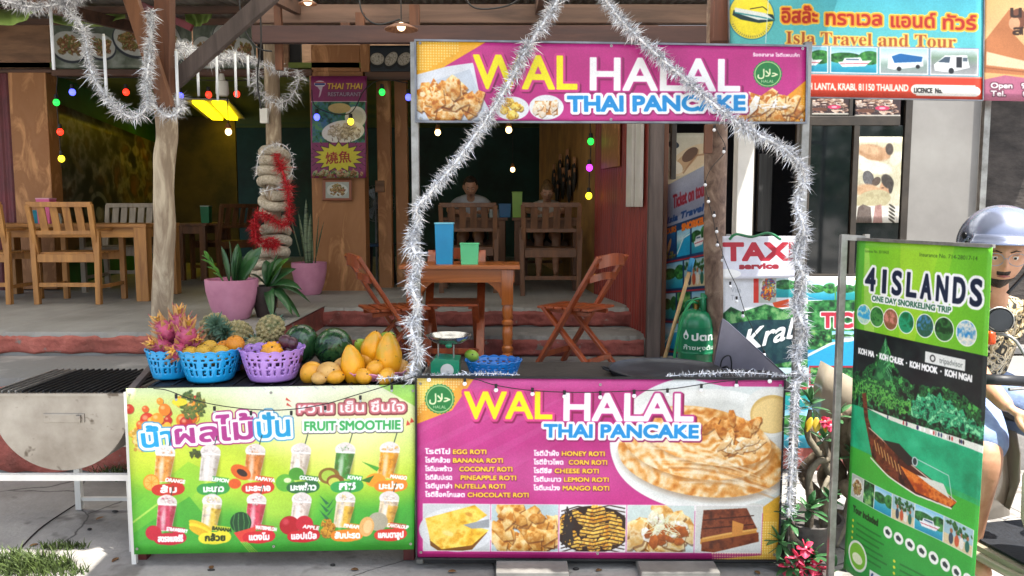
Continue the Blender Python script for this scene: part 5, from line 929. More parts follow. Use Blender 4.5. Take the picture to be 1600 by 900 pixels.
# ------------------------------------------------------------------ fruit
M_man = mat('mango_skin', '#e8b030', '#cf9024', rough=.42, scale=14, bump=.12, c3='#e0a028', coat=.1, spots=('#8a5a1c', 90, .66)); M_man2 = mat('pale_mango_skin', '#deb468', '#c0904a', rough=.45, scale=14, bump=.12, coat=.08, spots=('#7a5424', 70, .64)); M_pap = mat('papaya_skin', '#eeaa1c', '#b8a02c', rough=.38, scale=7, bump=.12, c3='#e09c18', coat=.18, spots=('#7f6a1c', 60, .65))
M_grn = mat('green_papaya_skin', '#a8b83a', '#6f9a30', rough=.4, scale=5, bump=.05); M_org = mat('orange_peel', '#e0901c', '#c07214', rough=.42, scale=14, bump=.45, bscale=160, spots=('#7a4a14', 80, .68)); M_oyel = mat('yellow_orange_peel', '#d0a030', '#a07c20', rough=.48, scale=18, bump=.4, bscale=160, c3='#c0962a', spots=('#6a5218', 70, .62))
M_prp = mat('purple_fruit', '#5a2a3c', '#341824', rough=.35, scale=8, bump=.1, coat=.2); M_stem = mat('fruit_stem', '#5a4a2a', '#3a2f1a', rough=.8)
def fruit(name, label, cat, loc, r, m, rot=(0, 0, 0), fn=None, group=None, stem=True, n=20, q=14):
    t = thing(name, label, cat, loc, 0, group); t.rotation_euler = rot
    MB().ell((0, 0, 0), r, None, n, q, fn).build('flesh', m, t, False, smooth='all')
    rz_ = r[2] if hasattr(r, '__len__') else r
    if stem: MB().tube([(0, 0, rz_ * .92), (.001, 0, rz_ * 1.06)], [.004, .003], 6).build('stem', M_stem, t, False)
    return t
def mangof(u): z = u.z; k = 1 + .08 * z; return V((u.x * k + .14 * z * z, u.y * k * .9, z))
def papf(u): z = u.z; k = .98 - .30 * max(0, z) ** 1.2; return V((u.x * k * (1 + .03 * math.cos(5 * math.atan2(u.y, u.x))), u.y * k * (1 + .03 * math.cos(5 * math.atan2(u.y, u.x))), z))
def orf(u): return V((u.x, u.y, u.z * .9 - .04 * (1 - u.z) ** 0 * (u.z > .95)))
def ribf(u): a = math.atan2(u.y, u.x); k = 1 - .09 * abs(math.sin(a * 5)) ** .6 * 0 + .09 * math.cos(a * 10) * (1 - u.z ** 2); return V((u.x * k, u.y * k, u.z * .9))
rg = random.Random(3)
FR = [  # px, py, Y, size(px), kind, rot, label
    (486, 583, 3.52, 17, 'm', (.3, .9, .2), 'round yellow mango nearest the lilac basket'),
    (513, 585, 3.50, 19, 'm2', (1.2, .3, .5), 'pale orange mango beside the one nearest the lilac basket'),
    (534, 573, 3.57, 15, 'm2', (.8, .5, 1), 'pale mango wedged left of the big upright papaya'),
    (551, 571, 3.52, 20, 'p', (.12, -.12, 0), 'tall orange papaya standing at the front left of the pile'),
    (583, 543, 3.60, 20, 'p2', (.25, .25, 0), 'orange papaya with a narrow neck at the top of the pile'),
    (608, 556, 3.55, 22, 'p', (.05, -.06, .7), 'largest ribbed orange papaya at the right of the pile'),
    (566, 541, 3.66, 12, 'g', (.9, -.5, 0), 'green papaya lying behind the pile on its left'),
    (603, 532, 3.68, 14, 'g', (.6, .9, 0), 'green-yellow papaya at the very top right of the pile'),
    (585, 578, 3.50, 14, 'm', (.3, .3, .4), 'yellow mango in the middle between the two papayas'),
    (568, 590, 3.47, 14, 'm', (.9, .9, 0), 'yellow mango low at the front of the pile'),
    (604, 590, 3.47, 14, 'm', (.9, 1.1, 2), 'flat yellow mango at the front right of the pile'),
    (624, 578, 3.58, 15, 'm2', (.4, .4, 1), 'pale mango against the tinsel at the right end'),
    (541, 588, 3.56, 13, 'm2', (1.3, .6, 1), 'small pale mango under the front left papaya'),
    (640, 588, 3.56, 14, 'm2', (.9, .4, 1), 'pale mango half hidden by the tinsel at the far right'),
    (523, 592, 3.47, 13, 'm', (1.2, .7, 1), 'yellow mango low between the pale front ones'),
    (575, 563, 3.60, 16, 'm', (.5, .2, 1), 'yellow mango filling the gap behind the upright papaya'),
    (595, 566, 3.57, 15, 'm', (.6, .4, 2), 'yellow mango under the narrow-necked papaya'),
    (498, 597, 3.46, 11, 'm2', (1.3, .9, 1), 'small mango low in front of the two round ones')]
for (px, py, Y, s, k, ro, lb) in FR:
    c = P(px, py, Y); s = s / F * Y; c.z = max(c.z, zf + .006 + s * .8)
    if k in ('p', 'p2'): fruit('papaya', lb, 'papaya', c, (s, s * .95, s * (1.75 if k == 'p' else 1.45)), M_pap, ro, papf, 'fruit piled at the right end of the table')
    elif k == 'g': fruit('papaya', lb, 'papaya', c, (s, s, s * 1.6), M_grn, ro, papf, 'fruit piled at the right end of the table')
    else: fruit('mango', lb, 'mango', c, (s, s * .95, s * 1.2), M_man if k == 'm' else M_man2, ro, mangof, 'fruit piled at the right end of the table')
tz = zf + .105
oc = []
for i, (px, py, Y, s, m, lb) in enumerate([(298, 563, 3.50, 13, M_oyel, 'dull yellow orange at the left front of the blue basket'), (318, 560, 3.50, 13, M_oyel, 'yellow orange in the front row, second from left'), (344, 562, 3.50, 14, M_oyel, 'yellow orange in the front row, third from left'), (353, 563, 3.54, 11, M_oyel, 'small yellow orange at the right front'), (327, 553, 3.57, 13, M_oyel, 'yellow orange in the second row'), (350, 553, 3.60, 12, M_org, 'small orange behind the front row'), (367, 547, 3.58, 14, M_org, 'bright orange at the right top of the blue basket'), (305, 556, 3.62, 12, M_oyel, 'yellow orange at the left back'), (330, 568, 3.55, 13, M_oyel, 'yellow orange sunk in the middle of the basket')]):
    s = s / F * Y; fruit('orange', lb, 'orange', P(px, py - 9, Y), (s * 1.08, s * 1.08, s), m, (rg.uniform(-.6, .6), rg.uniform(-.6, .6), 0), None, 'oranges in the blue basket')
for i, (px, py, s, lb) in enumerate([(395, 567, 11, 'left of the ribbed fruit'), (452, 553, 12, 'topmost, behind the ribbed fruit'), (446, 539, 11, 'on top of the others'), (462, 565, 11, 'at the right rim'), (456, 542, 10, 'top right'), (440, 568, 11, 'right of the ribbed fruit')]):
    s_ = s / F * 3.56; fruit('passion_fruit', 'dark purple passion fruit in the lilac basket, ' + lb, 'passion fruit', P(px, py - 6, 3.54 + .02 * (i % 2)), (s_, s_, s_), M_prp, (.5 * i, .3, 0), None, 'passion fruit in the lilac basket')
fruit('ribbed_fruit', 'ribbed bright orange fruit at the front of the lilac basket', 'fruit', P(425, 549, 3.50), (.046, .046, .042), mat('ribbed_orange', '#f2a21c', '#c88a1a', rough=.4, scale=14, stretch=(3, 3, .3), bump=.1), (.9, 0, .3), ribf, n=40, q=16)
# watermelons
Mw = bpy.data.materials.new('watermelon_skin'); Mw.use_nodes = True; n_ = Mw.node_tree; b_ = n_.nodes['Principled BSDF']; tc = n_.nodes.new('ShaderNodeTexCoord'); mp_ = n_.nodes.new('ShaderNodeMapping'); mp_.inputs['Scale'].default_value = (1, 1, .25)
ns = n_.nodes.new('ShaderNodeTexNoise'); ns.inputs['Scale'].default_value = 34; ns.inputs['Detail'].default_value = 7; ns.inputs['Distortion'].default_value = 1.2; cr = n_.nodes.new('ShaderNodeValToRGB'); cr.color_ramp.elements[0].position = .40; cr.color_ramp.elements[0].color = (*srgb('#12301e'), 1); cr.color_ramp.elements[1].position = .62; cr.color_ramp.elements[1].color = (*srgb('#355c34'), 1)
n_.links.new(tc.outputs['Object'], mp_.inputs[0]); n_.links.new(mp_.outputs[0], ns.inputs['Vector']); n_.links.new(ns.outputs[0], cr.inputs[0]); n_.links.new(cr.outputs[0], b_.inputs['Base Color']); b_.inputs['Roughness'].default_value = .22; b_.inputs['Coat Weight'].default_value = .3
fruit('watermelon', 'dark green watermelon between the pineapples and the other melon', 'watermelon', P(470, 538, 3.78), (.085, .082, .105), Mw, (.5, .35, 0), None, 'watermelons behind the fruit', n=28, q=20)
fruit('watermelon', 'wider glossy watermelon next to the mangoes', 'watermelon', P(521, 542, 3.74), (.088, .085, .110), Mw, (.8, .75, 0), None, 'watermelons behind the fruit', n=28, q=20)
fruit('mango', 'pale green mango inside the dented deep blue basket', 'mango', P(737, 556, 3.66), (.034, .030, .04), M_grn, (1.2, .4, 0), mangof)
# pineapples
M_pin = mat('pineapple_skin', '#8f8a5c', '#5f6a44', rough=.7, scale=18, bump=.4, c3='#a8986a'); M_pint = mat('pineapple_tip', '#c9bb96', '#8a7a56', rough=.8, scale=20); M_pinl = mat('pineapple_leaf', '#6f8f78', '#3f6048', rough=.5, scale=8)
def pineapple(label, c, rx, rz_, rot, crown=.09, nl=34):
    t = thing('pineapple', label, 'pineapple', c, 0, 'pineapples behind the baskets'); t.rotation_euler = rot; rg = random.Random(int(c.x * 1000) + 5)
    MB().ell((0, 0, 0), (rx * .93, rx * .93, rz_ * .97), None, 20, 14).build('core', M_pin, t, False, smooth='all'); b = MB(); tp = MB(); rows = 11; cols = 13
    for j in range(rows):
        th = math.pi * (j + .7) / (rows + .4); nn = max(4, int(cols * math.sin(th) + .5))
        for i in range(nn):
            a = 6.2832 * (i + (j % 2) * .5) / nn + j * .13; u = V((math.sin(th) * math.cos(a), math.sin(th) * math.sin(a), math.cos(th))); p = V((u.x * rx, u.y * rx, u.z * rz_)); nrm = V((u.x / rx, u.y / rx, u.z / rz_)).normalized()
            e1 = V((-math.sin(a), math.cos(a), 0)); e2 = nrm.cross(e1); s1 = rx * 6.2832 * math.sin(th) / nn * .50; s2 = rz_ * 3.1416 / rows * .62
            s1 = max(s1, rx * .1); q = [p + e1 * s1, p + (e1 * .5 + e2 * .8) * s2, p + (-e1 * .5 + e2 * .8) * s2, p - e1 * s1, p - (e1 * .5 + e2 * .8) * s2, p + (e1 * .5 - e2 * .8) * s2]; m_ = [x * .6 + p * .4 + nrm * rx * .10 for x in q]; k = len(b.v)
            b.add([x - nrm * rx * .05 for x in q] + m_ + [p + nrm * rx * .11], [(0 + z, (z + 1) % 6, 6 + (z + 1) % 6, 6 + z) for z in range(6)] + [(6 + z, 6 + (z + 1) % 6, 12) for z in range(6)])
            tip = p + nrm * rx * .17 - e2 * s2 * .4; tp.add([p + nrm * rx * .08 + e1 * s1 * .35, p + nrm * rx * .08 - e1 * s1 * .35, tip, p + nrm * rx * .11 + e2 * s2 * .35], [(0, 1, 2), (0, 2, 3), (1, 3, 2)])
    b.build('eyes', M_pin, t, False)['kind'] = 'stuff'; tp.build('eye_bracts', M_pint, t, False)['kind'] = 'stuff'; lm = None
    for k in range(nl):
        a = k * 2.4; el = .25 + 1.15 * (k / nl); L = crown * (1.1 - .45 * abs(k / nl - .5)) * rg.uniform(.8, 1.2); o = V((math.cos(a) * math.cos(el), math.sin(a) * math.cos(el), math.sin(el))); s_ = V((-math.sin(a), math.cos(a), 0)); base = V((0, 0, rz_ * .93 + .004 * k / nl)); wd = .007
        pts = [base, base + o * L * .4 + V((0, 0, .004)), base + o * L * .75, base + o * L + V((0, 0, -L * .12))]
        ws = [wd, wd * .9, wd * .55, 0]; vs = []; 
        for p, w_ in zip(pts, ws): vs += [p - s_ * w_, p + V((0, 0, -.002)), p + s_ * w_]
        m_ = MB().add(vs, [(3 * i + j, 3 * i + j + 1, 3 * i + 4 + j, 3 * i + 3 + j) for i in range(3) for j in range(2)])
        m_.build('leaf', M_pinl, t, False)
    return t
pineapple('grey-green pineapple lying with its crown up to the left, leftmost of the pineapples', P(336, 513, 3.84), .068, .085, (1.25, .15, .35), .07)
pineapple('grey-green pineapple second from left, next to the oranges basket', P(371, 522, 3.84), .062, .08, (1.35, -.2, -.3), .07)
pineapple('pineapple seen end-on, highest of the right pair above the lilac basket', P(423, 514, 3.82), .062, .075, (-1.35, .1, .1), .06)
pineapple('small pineapple low behind the left rim of the lilac basket', P(399, 546, 3.72), .052, .065, (-1.3, .3, .3), .07)
# dragon fruit
M_drg = mat('dragon_fruit_skin', '#c04468', '#8c3050', rough=.5, scale=22, bump=.3, c3='#b45070', spots=('#6a3a30', 60, .64)); M_drt = mat('dragon_fruit_scale', '#c87a60', '#a84860', rough=.55, scale=26, c3='#c09a58')
def dragon(label, c, rot, s=1, tip=None):
    t = thing('dragon_fruit', label, 'dragon fruit', c, 0, 'dragon fruit heaped in the left basket'); t.rotation_euler = rot; rg = random.Random(int(c.z * 999)); R_ = .046 * s; RZ = .062 * s
    MB().ell((0, 0, 0), (R_, R_, RZ), None, 18, 12).build('body', M_drg, t, False, smooth='all'); b = MB()
    for j in range(5):
        th = 2.5 - j * .50; nn = [3, 4, 5, 5, 4][j]
        for i in range(nn):
            a = 6.2832 * (i + .5 * (j % 2)) / nn + j * .3; 
            L = (.020 + .0055 * j) * s * rg.uniform(.8, 1.2); u = V((math.sin(th) * math.cos(a), math.sin(th) * math.sin(a), math.cos(th))); p = V((u.x * R_, u.y * R_, u.z * RZ)); e1 = V((-math.sin(a), math.cos(a), 0)); e2 = (V((0, 0, 1)) + u * (.15 + .10 * j)).normalized()
            wd = .014 * s; pts = [p - u * .004, p + e2 * L * .5 + u * .006, p + e2 * L + u * (.006 + .002 * j)]
            vs = [];
            for q, w_ in zip(pts, (wd, wd * .6, .001)): vs += [q - e1 * w_, q + u * .003, q + e1 * w_]
            b = MB().add(vs, [(3 * r_ + k, 3 * r_ + k + 1, 3 * r_ + 4 + k, 3 * r_ + 3 + k) for r_ in range(2) for k in range(2)]); b.build('scale', M_drt if j > 1 else M_drg, t, False, solid=.0015)
    for k in range(5):
        a = k * 1.25; o = V((math.cos(a) * .22, math.sin(a) * .35, 1)).normalized(); base = V((0, 0, RZ * .9)); s_ = V((-math.sin(a), math.cos(a), 0)); L = .048 * s * rg.uniform(.5, 1.2)
        vs = []
        for q, w_ in ((base, .010), (base + o * L * .6, .006), (base + o * L + V((math.cos(a), math.sin(a), 0)) * .012, .0008)): vs += [q - s_ * w_, q + o.cross(s_) * .002, q + s_ * w_]
        MB().add(vs, [(3 * r_ + k2, 3 * r_ + k2 + 1, 3 * r_ + 4 + k2, 3 * r_ + 3 + k2) for r_ in range(2) for k2 in range(2)]).build('crown_leaf', mat('dragon_tip', '#d8c04a', '#c87a4a', rough=.5, scale=30), t, False, solid=.0015)
    return t
for a in [('dragon fruit at the top of the heap with tall yellow tips', P(279, 508, 3.62), (.15, .1, .2), .92), ('dragon fruit at the right of the heap, large and round', P(291, 526, 3.57), (.3, .35, 0), 1.0), ('dragon fruit at the left of the heap with brownish tips', P(259, 517, 3.60), (.2, -.45, 0), .88), ('dragon fruit at the lower left, mauve', P(254, 543, 3.57), (.9, -.7, 0), .85), ('dragon fruit at the lower middle, tips towards the viewer', P(279, 549, 3.53), (1.35, .1, 0), .85), ('dragon fruit at the lower right rim of the basket', P(300, 545, 3.60), (.5, .7, 0), .9), ('dragon fruit hidden low at the back of the heap', P(270, 540, 3.66), (0, 0, 0), .95)]: dragon(*a)
# ------------------------------------------------------------------ scale, griddle, wind guard
SCL = thing('kitchen_scale', 'green kitchen scale with a round silver weighing pan, beside the left pole', 'scale', (P(697, 577, 3.62).x, 3.62, zt)); M_sg = mat('scale_green', '#1a9a70', '#14805c', rough=.35, scale=4, bump=0, coat=.3)
c = SCL.location.copy(); b = MB(); wv = .128; pts = [(-wv / 2, 0, 0), (wv / 2, 0, 0), (wv / 2, 0, .095), (-wv / 2 + .02, 0, .105), (-wv / 2, 0, .085)]; b.prism([c + V(p) + V((0, .07, 0)) for p in pts][::-1], (0, -.13, 0)); b.build('housing', M_sg, SCL)
for dx in (-.035, .035): MB().tube([c + V((dx, 0, .09)), c + V((dx, 0, .175))], .004, 8).build('pan_support', M_steel, SCL)
MB().lathe([(.0001, .150), (.05, .152), (.085, .165), (.100, .182), (.104, .183), (.098, .170), (.06, .146), (.0001, .143)], c + V((.012, .03, .015)), 40).build('pan', mat('polished_steel', '#cfd0d0', '#aaaaaa', rough=.2, metal=.9, bump=0), SCL, smooth=True)
MB().ell(c + V((.015, -.03, .158)), (.016, .012, .012)).build('pan_clip', M_sg, SCL, smooth='all')
MB().lathe([(.0001, 0), (.03, 0), (.03, .003), (.0001, .003)], c + V((.01, -.061, .05)), 24, V((0, -1, 0))).build('dial', M_white, SCL)
GR = thing('griddle', 'large round black iron griddle plate on the right half of the counter', 'griddle', (P(1040, 580, 3.72).x, 3.72, zt)); MB().lathe([(.0001, .010), (.20, .012), (.255, .022), (.262, .030), (.268, .028), (.262, .012), (.20, .0), (.0001, .0)], GR.location, 56).build('plate', mat('worn_griddle', '#4a4d55', '#2e3036', rough=.4, scale=5, metal=.5, bump=.15), GR, smooth=True)
for s in (-1, 1): MB().tube([GR.location + V((s * .262, -.03, .02)), GR.location + V((s * .295, -.02, .03)), GR.location + V((s * .295, .03, .03)), GR.location + V((s * .262, .03, .02))], .005, 6).build('handle', M_black, GR, smooth='all')
WG = thing('wind_guard', 'bent grey sheet-metal wind guard standing behind the griddle', 'wind guard', P(1165, 585, 3.86)); Mwg = mat('dull_zinc', '#8a8792', '#6e6b76', rough=.42, scale=2.5, metal=.55, bump=.06)
MB().prism([P(1129, 497, 3.86), P(1112, 592, 3.86), P(1232, 592, 3.80), P(1226, 583, 3.80), P(1138, 503, 3.86)], (0, .003, 0)).build('front_sheet', Mwg, WG); MB().prism([P(1129, 497, 3.875), P(1112, 592, 3.875), P(1109, 590, 3.93), P(1126, 503, 3.93)], (.003, .002, 0)).build('side_sheet', Mwg, WG)
MB().tube(spline([P(1124, 588, 3.82), P(1128, 562, 3.81), P(1140, 556, 3.81), P(1143, 572, 3.82), P(1140, 590, 3.82)], 5), .0035, 6).build('handle', M_black, WG, smooth='all')
# ------------------------------------------------------------------ barbecue
BQ = thing('barbecue', 'half-drum stainless steel barbecue with a black grill, on a white metal stand', 'barbecue', (P(95, 700, 3.6).x, 3.6, 0)); Y0, Y1 = 3.6, 4.12
cxp, topL, topR = 93, 624, 611; pc = P(93, 618, Y0); rad = (P(203, 618, Y0).x - P(-17, 618, Y0).x) / 2; hz = pc.z; dep = pc.z - P(93, 735, Y0).z
arc = [(math.cos(a), -abs(math.sin(a)) ** .9) for a in [math.pi * i / 40 for i in range(41)]]
pl = [V((pc.x + x * rad, Y0, hz + z * dep)) for x, z in arc]
MB().prism(pl, (0, .004, 0)).build('end_plate', M_inox, BQ)
MB().add([(p.x, y, p.z) for y in (Y0 + .004, Y1) for p in pl], [(i, i + 1, 42 + i - 0, 41 + i) for i in range(40)]).build('drum_shell', M_inox, BQ, solid=.003, smooth='all')
MB().prism([V((p.x, Y1, p.z)) for p in pl], (0, .004, 0)).build('back_plate', M_inox, BQ)
for s in (-1, 1): MB().bar((pc.x + s * rad, Y0 - .01, hz + .006), (pc.x + s * rad, Y1 + .01, hz + .006), .02, .014).build('rim_bar', M_inox, BQ)
MB().bar((pc.x - rad, Y0 - .006, hz + .006), (pc.x + rad, Y0 - .006, hz + .006), .018, .012).build('rim_bar', M_inox, BQ)
nb = 20; first = None
for k in range(nb):
    x = pc.x - rad + .02 + k * (2 * rad - .04) / (nb - 1); mb = MB().bar((x, Y0 + .01, hz + .016), (x, Y1, hz + .016), .008, .010)
    mb.build('grill_bar', M_black if k > 3 else M_steel, BQ)
box_obj('ash_bed', (pc.x, (Y0 + Y1) / 2, hz - .09), (2 * rad * .9, .46, .01), mat('ash', '#2c2a2a', '#151515', rough=.95, scale=20, bump=.8), BQ)
p, q = P(66, 647, Y0 - .01), P(131, 661, Y0 - .01); box_obj('handle_plate', ((p.x + q.x) / 2, Y0 - .002, (p.z + q.z) / 2), (q.x - p.x, .006, p.z - q.z), M_inox, BQ, b=.002); box_obj('handle_tab', (P(124, 654, Y0).x, Y0 - .008, P(124, 654, Y0).z), (.022, .012, .034), M_inox, BQ, b=.002)
z7 = P(0, 744, Y0).z
MB().bar((P(-60, 744, Y0).x, Y0 - .01, z7), (P(205, 744, Y0).x, Y0 - .01, z7), .03, .028).build('stand_rail', M_white, BQ)
MB().bar((P(-60, 744, Y0).x, Y1, z7), (P(205, 744, Y0).x, Y1, z7), .03, .028).build('stand_rail', M_white, BQ)
for px, Y in ((123, Y1), (205, Y0), (-60, Y0), (-70, Y1)): x = P(px, 760, Y).x; MB().bar((x, Y, 0), (x, Y, z7), .03, .03, (0, 1, 0)).build('leg', M_white, BQ)
z8 = P(0, 790, Y1 - .1).z; MB().bar((P(121, 790, Y1).x, Y1, z8), (P(230, 790, Y1).x, Y1, z8), .018, .018).build('lower_rail', M_white, BQ)
# ------------------------------------------------------------------ string lights along the fronts
M_wire = mat('black_wire', '#18181a', '#101012', rough=.5); M_bw = mat('milky_bulb', '#f2f2f4', '#e8e8ee', rough=.2, bump=0, scale=3)
def lights(label, pts, blb, m=M_bw, r=.0095, sock=True, cat='string lights', group='strings of small round bulbs', wire=.0022):
    sp = spline(pts, 8); t = thing('string_lights', label, cat, sp[0], 0, group); MB().tube(sp, wire, 5).build('wire', M_wire, t, smooth='all')
    sk = bl = None
    for p in blb:
        if sk is None:
            sk = MB().lathe([(.0001, 0), (.006, 0), (.006, -.016), (.0045, -.018), (.0001, -.018)], (0, 0, 0), 10).build('socket', M_wire, t, False); bl = MB().ell((0, 0, -.018 - r * .9), r, None, 12, 8).build('bulb', m, t, False, smooth='all'); s_, b2 = sk, bl
        else:
            s_ = sk.copy(); b2 = bl.copy(); COL.objects.link(s_); COL.objects.link(b2); s_.parent = b2.parent = t
        s_.location = b2.location = V(p) - t.location
    return t
YL = 3.375; W1 = [(240, 607), (262, 610), (300, 624), (346, 634), (400, 640), (450, 640), (505, 632), (560, 616), (600, 604), (650, 588)]
lights('black wire of bare sockets sagging across the green smoothie banner', [P(a, b, YL) for a, b in W1], [P(a, b + 2, YL) for a, b in ((275, 614), (335, 633), (392, 640), (455, 640), (508, 632), (563, 616), (612, 600))], mat('clear_bulb', '#b8bcc0', '#8a8e94', rough=.1, bump=0), .006)
W2 = [(652, 587), (690, 588), (740, 592), (775, 602), (830, 610), (905, 613), (985, 611), (1045, 608), (1100, 600), (1150, 594), (1205, 592), (1232, 590)]
lights('black wire with round white bulbs sagging across the pink menu banner', [P(a, b, YL) for a, b in W2], [P(a, b, YL) for a, b in ((670, 584), (726, 590), (775, 600), (832, 606), (882, 610), (938, 611), (991, 609), (1043, 607), (1096, 600), (1151, 593), (1203, 586))])
W3 = [(1116, 190), (1121, 205), (1132, 225), (1131, 240), (1112, 262), (1102, 285), (1106, 310), (1114, 340), (1119, 368), (1128, 392), (1136, 420), (1146, 445), (1156, 468), (1160, 486)]
lights('fairy-light wire wound down the spotted trunk post', [P(a, b, 5.1) for a, b in W3], [P(a, b, 5.09) for a, b in ((1116, 196), (1131, 230), (1102, 282), (1107, 308), (1116, 330), (1120, 355), (1121, 376), (1129, 400), (1141, 440))], M_bw, .011)
lights('fairy-light wire hanging from the trunk post past the taxi sign to the wind guard', [P(a, b, 4.4) for a, b in ((1128, 395), (1140, 425), (1152, 450), (1165, 490), (1180, 520), (1195, 550), (1212, 572))], [P(a, b, 4.39) for a, b in ((1141, 440), (1151, 463), (1161, 486), (1194, 547))], M_bw, .010)
# ------------------------------------------------------------------ tinsel, icicle tubes and coloured bulbs at upper left
YT = 4.3
tinsel('silver tinsel along the top left corner of the view', [P(-30, -10, YT), P(20, 4, YT), P(60, 10, YT), P(100, 3, YT), P(140, -12, YT)], .050, 2800)
tinsel('silver tinsel swag hanging in a deep U left of the peeled trunk post', [P(80, -14, YT), P(112, 22, YT), P(132, 48, YT), P(137, 84, YT), P(148, 122, YT), P(172, 158, YT), P(205, 183, YT), P(228, 168, YT), P(229, 130, YT), P(233, 96, YT - .02), P(236, 50, YT), P(238, 16, YT)], .050, 2800)
tinsel('silver tinsel ring round the peeled trunk post', [P(232, 150, 4.44), P(247, 170, 4.42), P(265, 182, 4.42), P(280, 170, 4.46), P(276, 150, 4.6)], .055, 1900)
tinsel('dull silver tinsel running right from the brown post to the rope-wrapped post', [P(245, 88, 4.6), P(262, 92, 4.55), P(280, 72, 4.8), P(305, 82, 5.2), P(335, 96, 5.4), P(370, 86, 5.8), P(410, 100, 6.2), P(450, 112, 6.3)], .06, 1100)
tinsel('dull silver tinsel hanging in a loop round the rope-wrapped post', [P(400, 108, 6.4), P(403, 138, 6.4), P(425, 160, 6.4), P(450, 156, 6.4), P(466, 130, 6.4), P(464, 108, 6.4)], .085, 1000)
t = thing('icicle_light', '', 'icicle light', (0, 0, 0), 0, 'white icicle tube lights'); MB().tube([(0, 0, 0), (0, 0, -.30)], .008, 10).build('tube', mat('icicle_plastic', '#eef2f6', '#dfe4ea', rough=.25, bump=0), t, False, smooth='all'); MB().tube([(0, 0, .012), (0, 0, 0)], .006, 8).build('cap', M_white, t, False)
first = True
for (px, ya, yb, lb) in ((79, 14, 109, 'leftmost, beside the plywood panel'), (162, 57, 156, 'inside the tinsel U'), (227, 79, 166, 'hanging through the tinsel left of the trunk'), (275, 80, 165, 'just right of the trunk'), (309, 108, 150, 'short, second right of the trunk'), (338, 88, 157, 'third right of the trunk'), (367, 84, 152, 'fourth right of the trunk'), (387, 88, 134, 'rightmost, near the rope post')):
    c = t if first else dup(t); first = False; c.location = P(px, ya, YT + (.0 if px < 300 else .8)); c.scale = (1, 1, (P(px, ya, c.location.y).z - P(px, yb, c.location.y).z) / .30); c['label'] = 'thin white icicle tube light, ' + lb
def cmat(n, c, e=6):
    return mat('bulb_' + n, c, c, rough=.2, bump=0, emit=e, scale=1)
CB = {'g': cmat('green', '#20d840', 1.2), 'b': cmat('blue', '#4a50f0', 1.6), 'r': cmat('red', '#f02818', 1.6), 'y': cmat('yellow', '#f8d828', 1.6), 'p': cmat('purple', '#b030d8', 1.6), 'w': cmat('warm', '#ffd890', 2.6)}
nm = dict(g='green', b='blue', r='red', y='yellow', p='purple')
Mwd = M_wire
def cwire(label, pts, Y):
    o = MB().tube(spline([P(a, b, Y) for a, b in pts], 6), .005, 5).build('light_wire', Mwd, None, smooth='all'); tag(o, label, 'wire')
cwire('thin black wire of coloured bulbs down beside the left plywood pillar', [(90, 118), (88, 150), (91, 190), (94, 230), (96, 262)], 7.95); cwire('thin black wire of coloured bulbs along the lintel at left', [(88, 120), (113, 122), (197, 121), (282, 124), (370, 126), (420, 122)], 7.95)
cwire('thin black wire crossing the purple restaurant banner', [(487, 140), (495, 168), (545, 178), (570, 140), (597, 125), (638, 130)], 7.9); cwire('black wire with bulbs on the ochre wall edge', [(922, 190), (923, 230), (921, 270), (920, 300)], 7.6)
pb = None
for (px, py, k, lb, Y) in ((88, 160, 'g', 'left of the mural', 7.93), (113, 144, 'b', 'above the mural', 7.93), (197, 144, 'r', 'in the tinsel U', 7.93), (94, 206, 'r', 'beside the plywood pillar', 7.93), (96, 248, 'y', 'lowest beside the plywood pillar', 7.93), (282, 150, 'b', 'right of the trunk', 7.93), (326, 148, 'r', 'above the yellow lamp', 7.93), (370, 147, 'r', 'next to the rope post', 7.93), (495, 183, 'b', 'in front of the purple banner', 7.85), (548, 190, 'y', 'in front of the dish photo', 7.85), (597, 144, 'g', 'on the slim wooden post', 7.93), (638, 152, 'b', 'left of the pink shop sign', 7.93), (923, 221, 'g', 'at the red cladding edge', 7.55), (921, 262, 'p', 'below the green one at the red cladding', 7.55), (920, 306, 'y', 'lowest at the red cladding', 7.55)):
    t = thing('coloured_bulb', 'small %s party bulb %s' % (nm[k], lb), 'light bulb', P(px, py, Y), 0, 'coloured party bulbs')
    if pb is None: sk = MB().lathe([(.0001, .075), (.016, .075), (.02, .03), (.0001, .03)], (0, 0, 0), 12).build('socket', M_wire, t, False); pb = MB().ell((0, 0, 0), (.030, .030, .034), None, 12, 8); me = pb.build('glass', CB[k], t, False, smooth='all').data
    else:
        c = sk.copy(); COL.objects.link(c); c.parent = t; MB().ell((0, 0, 0), (.030, .030, .034), None, 12, 8).build('glass', CB[k], t, False, smooth='all')
for (px, py, Y, lb) in ((357, 206, 8.8, 'under the yellow lamp'), (684, 207, 9.5, 'left of the tinsel'), (795, 203, 9.0, 'behind the tinsel, right'), (801, 265, 12, 'far back above the diners')):
    t = thing('hanging_bulb', 'warm hanging light bulb ' + lb, 'light bulb', P(px, py, Y), 0, 'warm bulbs on the restaurant ceiling'); MB().ell((0, 0, 0), (.034, .034, .038), None, 14, 10).build('glass', CB['w'], t, False, smooth='all'); MB().tube([(0, 0, .04), (0, 0, cz - t.location.z)], .006, 6).build('flex', M_wire, t, False); MB().lathe([(.018, .03), (.034, .04), (.02, .085), (.012, .09)], (0, 0, 0), 14).build('socket', M_ply, t, False)
t = thing('ceiling_lamp', 'long fluorescent lamp shining yellow on the green ceiling', 'lamp', P(343, 174, 11.2)); c = t.location
Ym = mat('yellow_tube', '#ffe818', '#ffd810', rough=.3, bump=0, emit=1.25, scale=1); zc_ = cz - .05
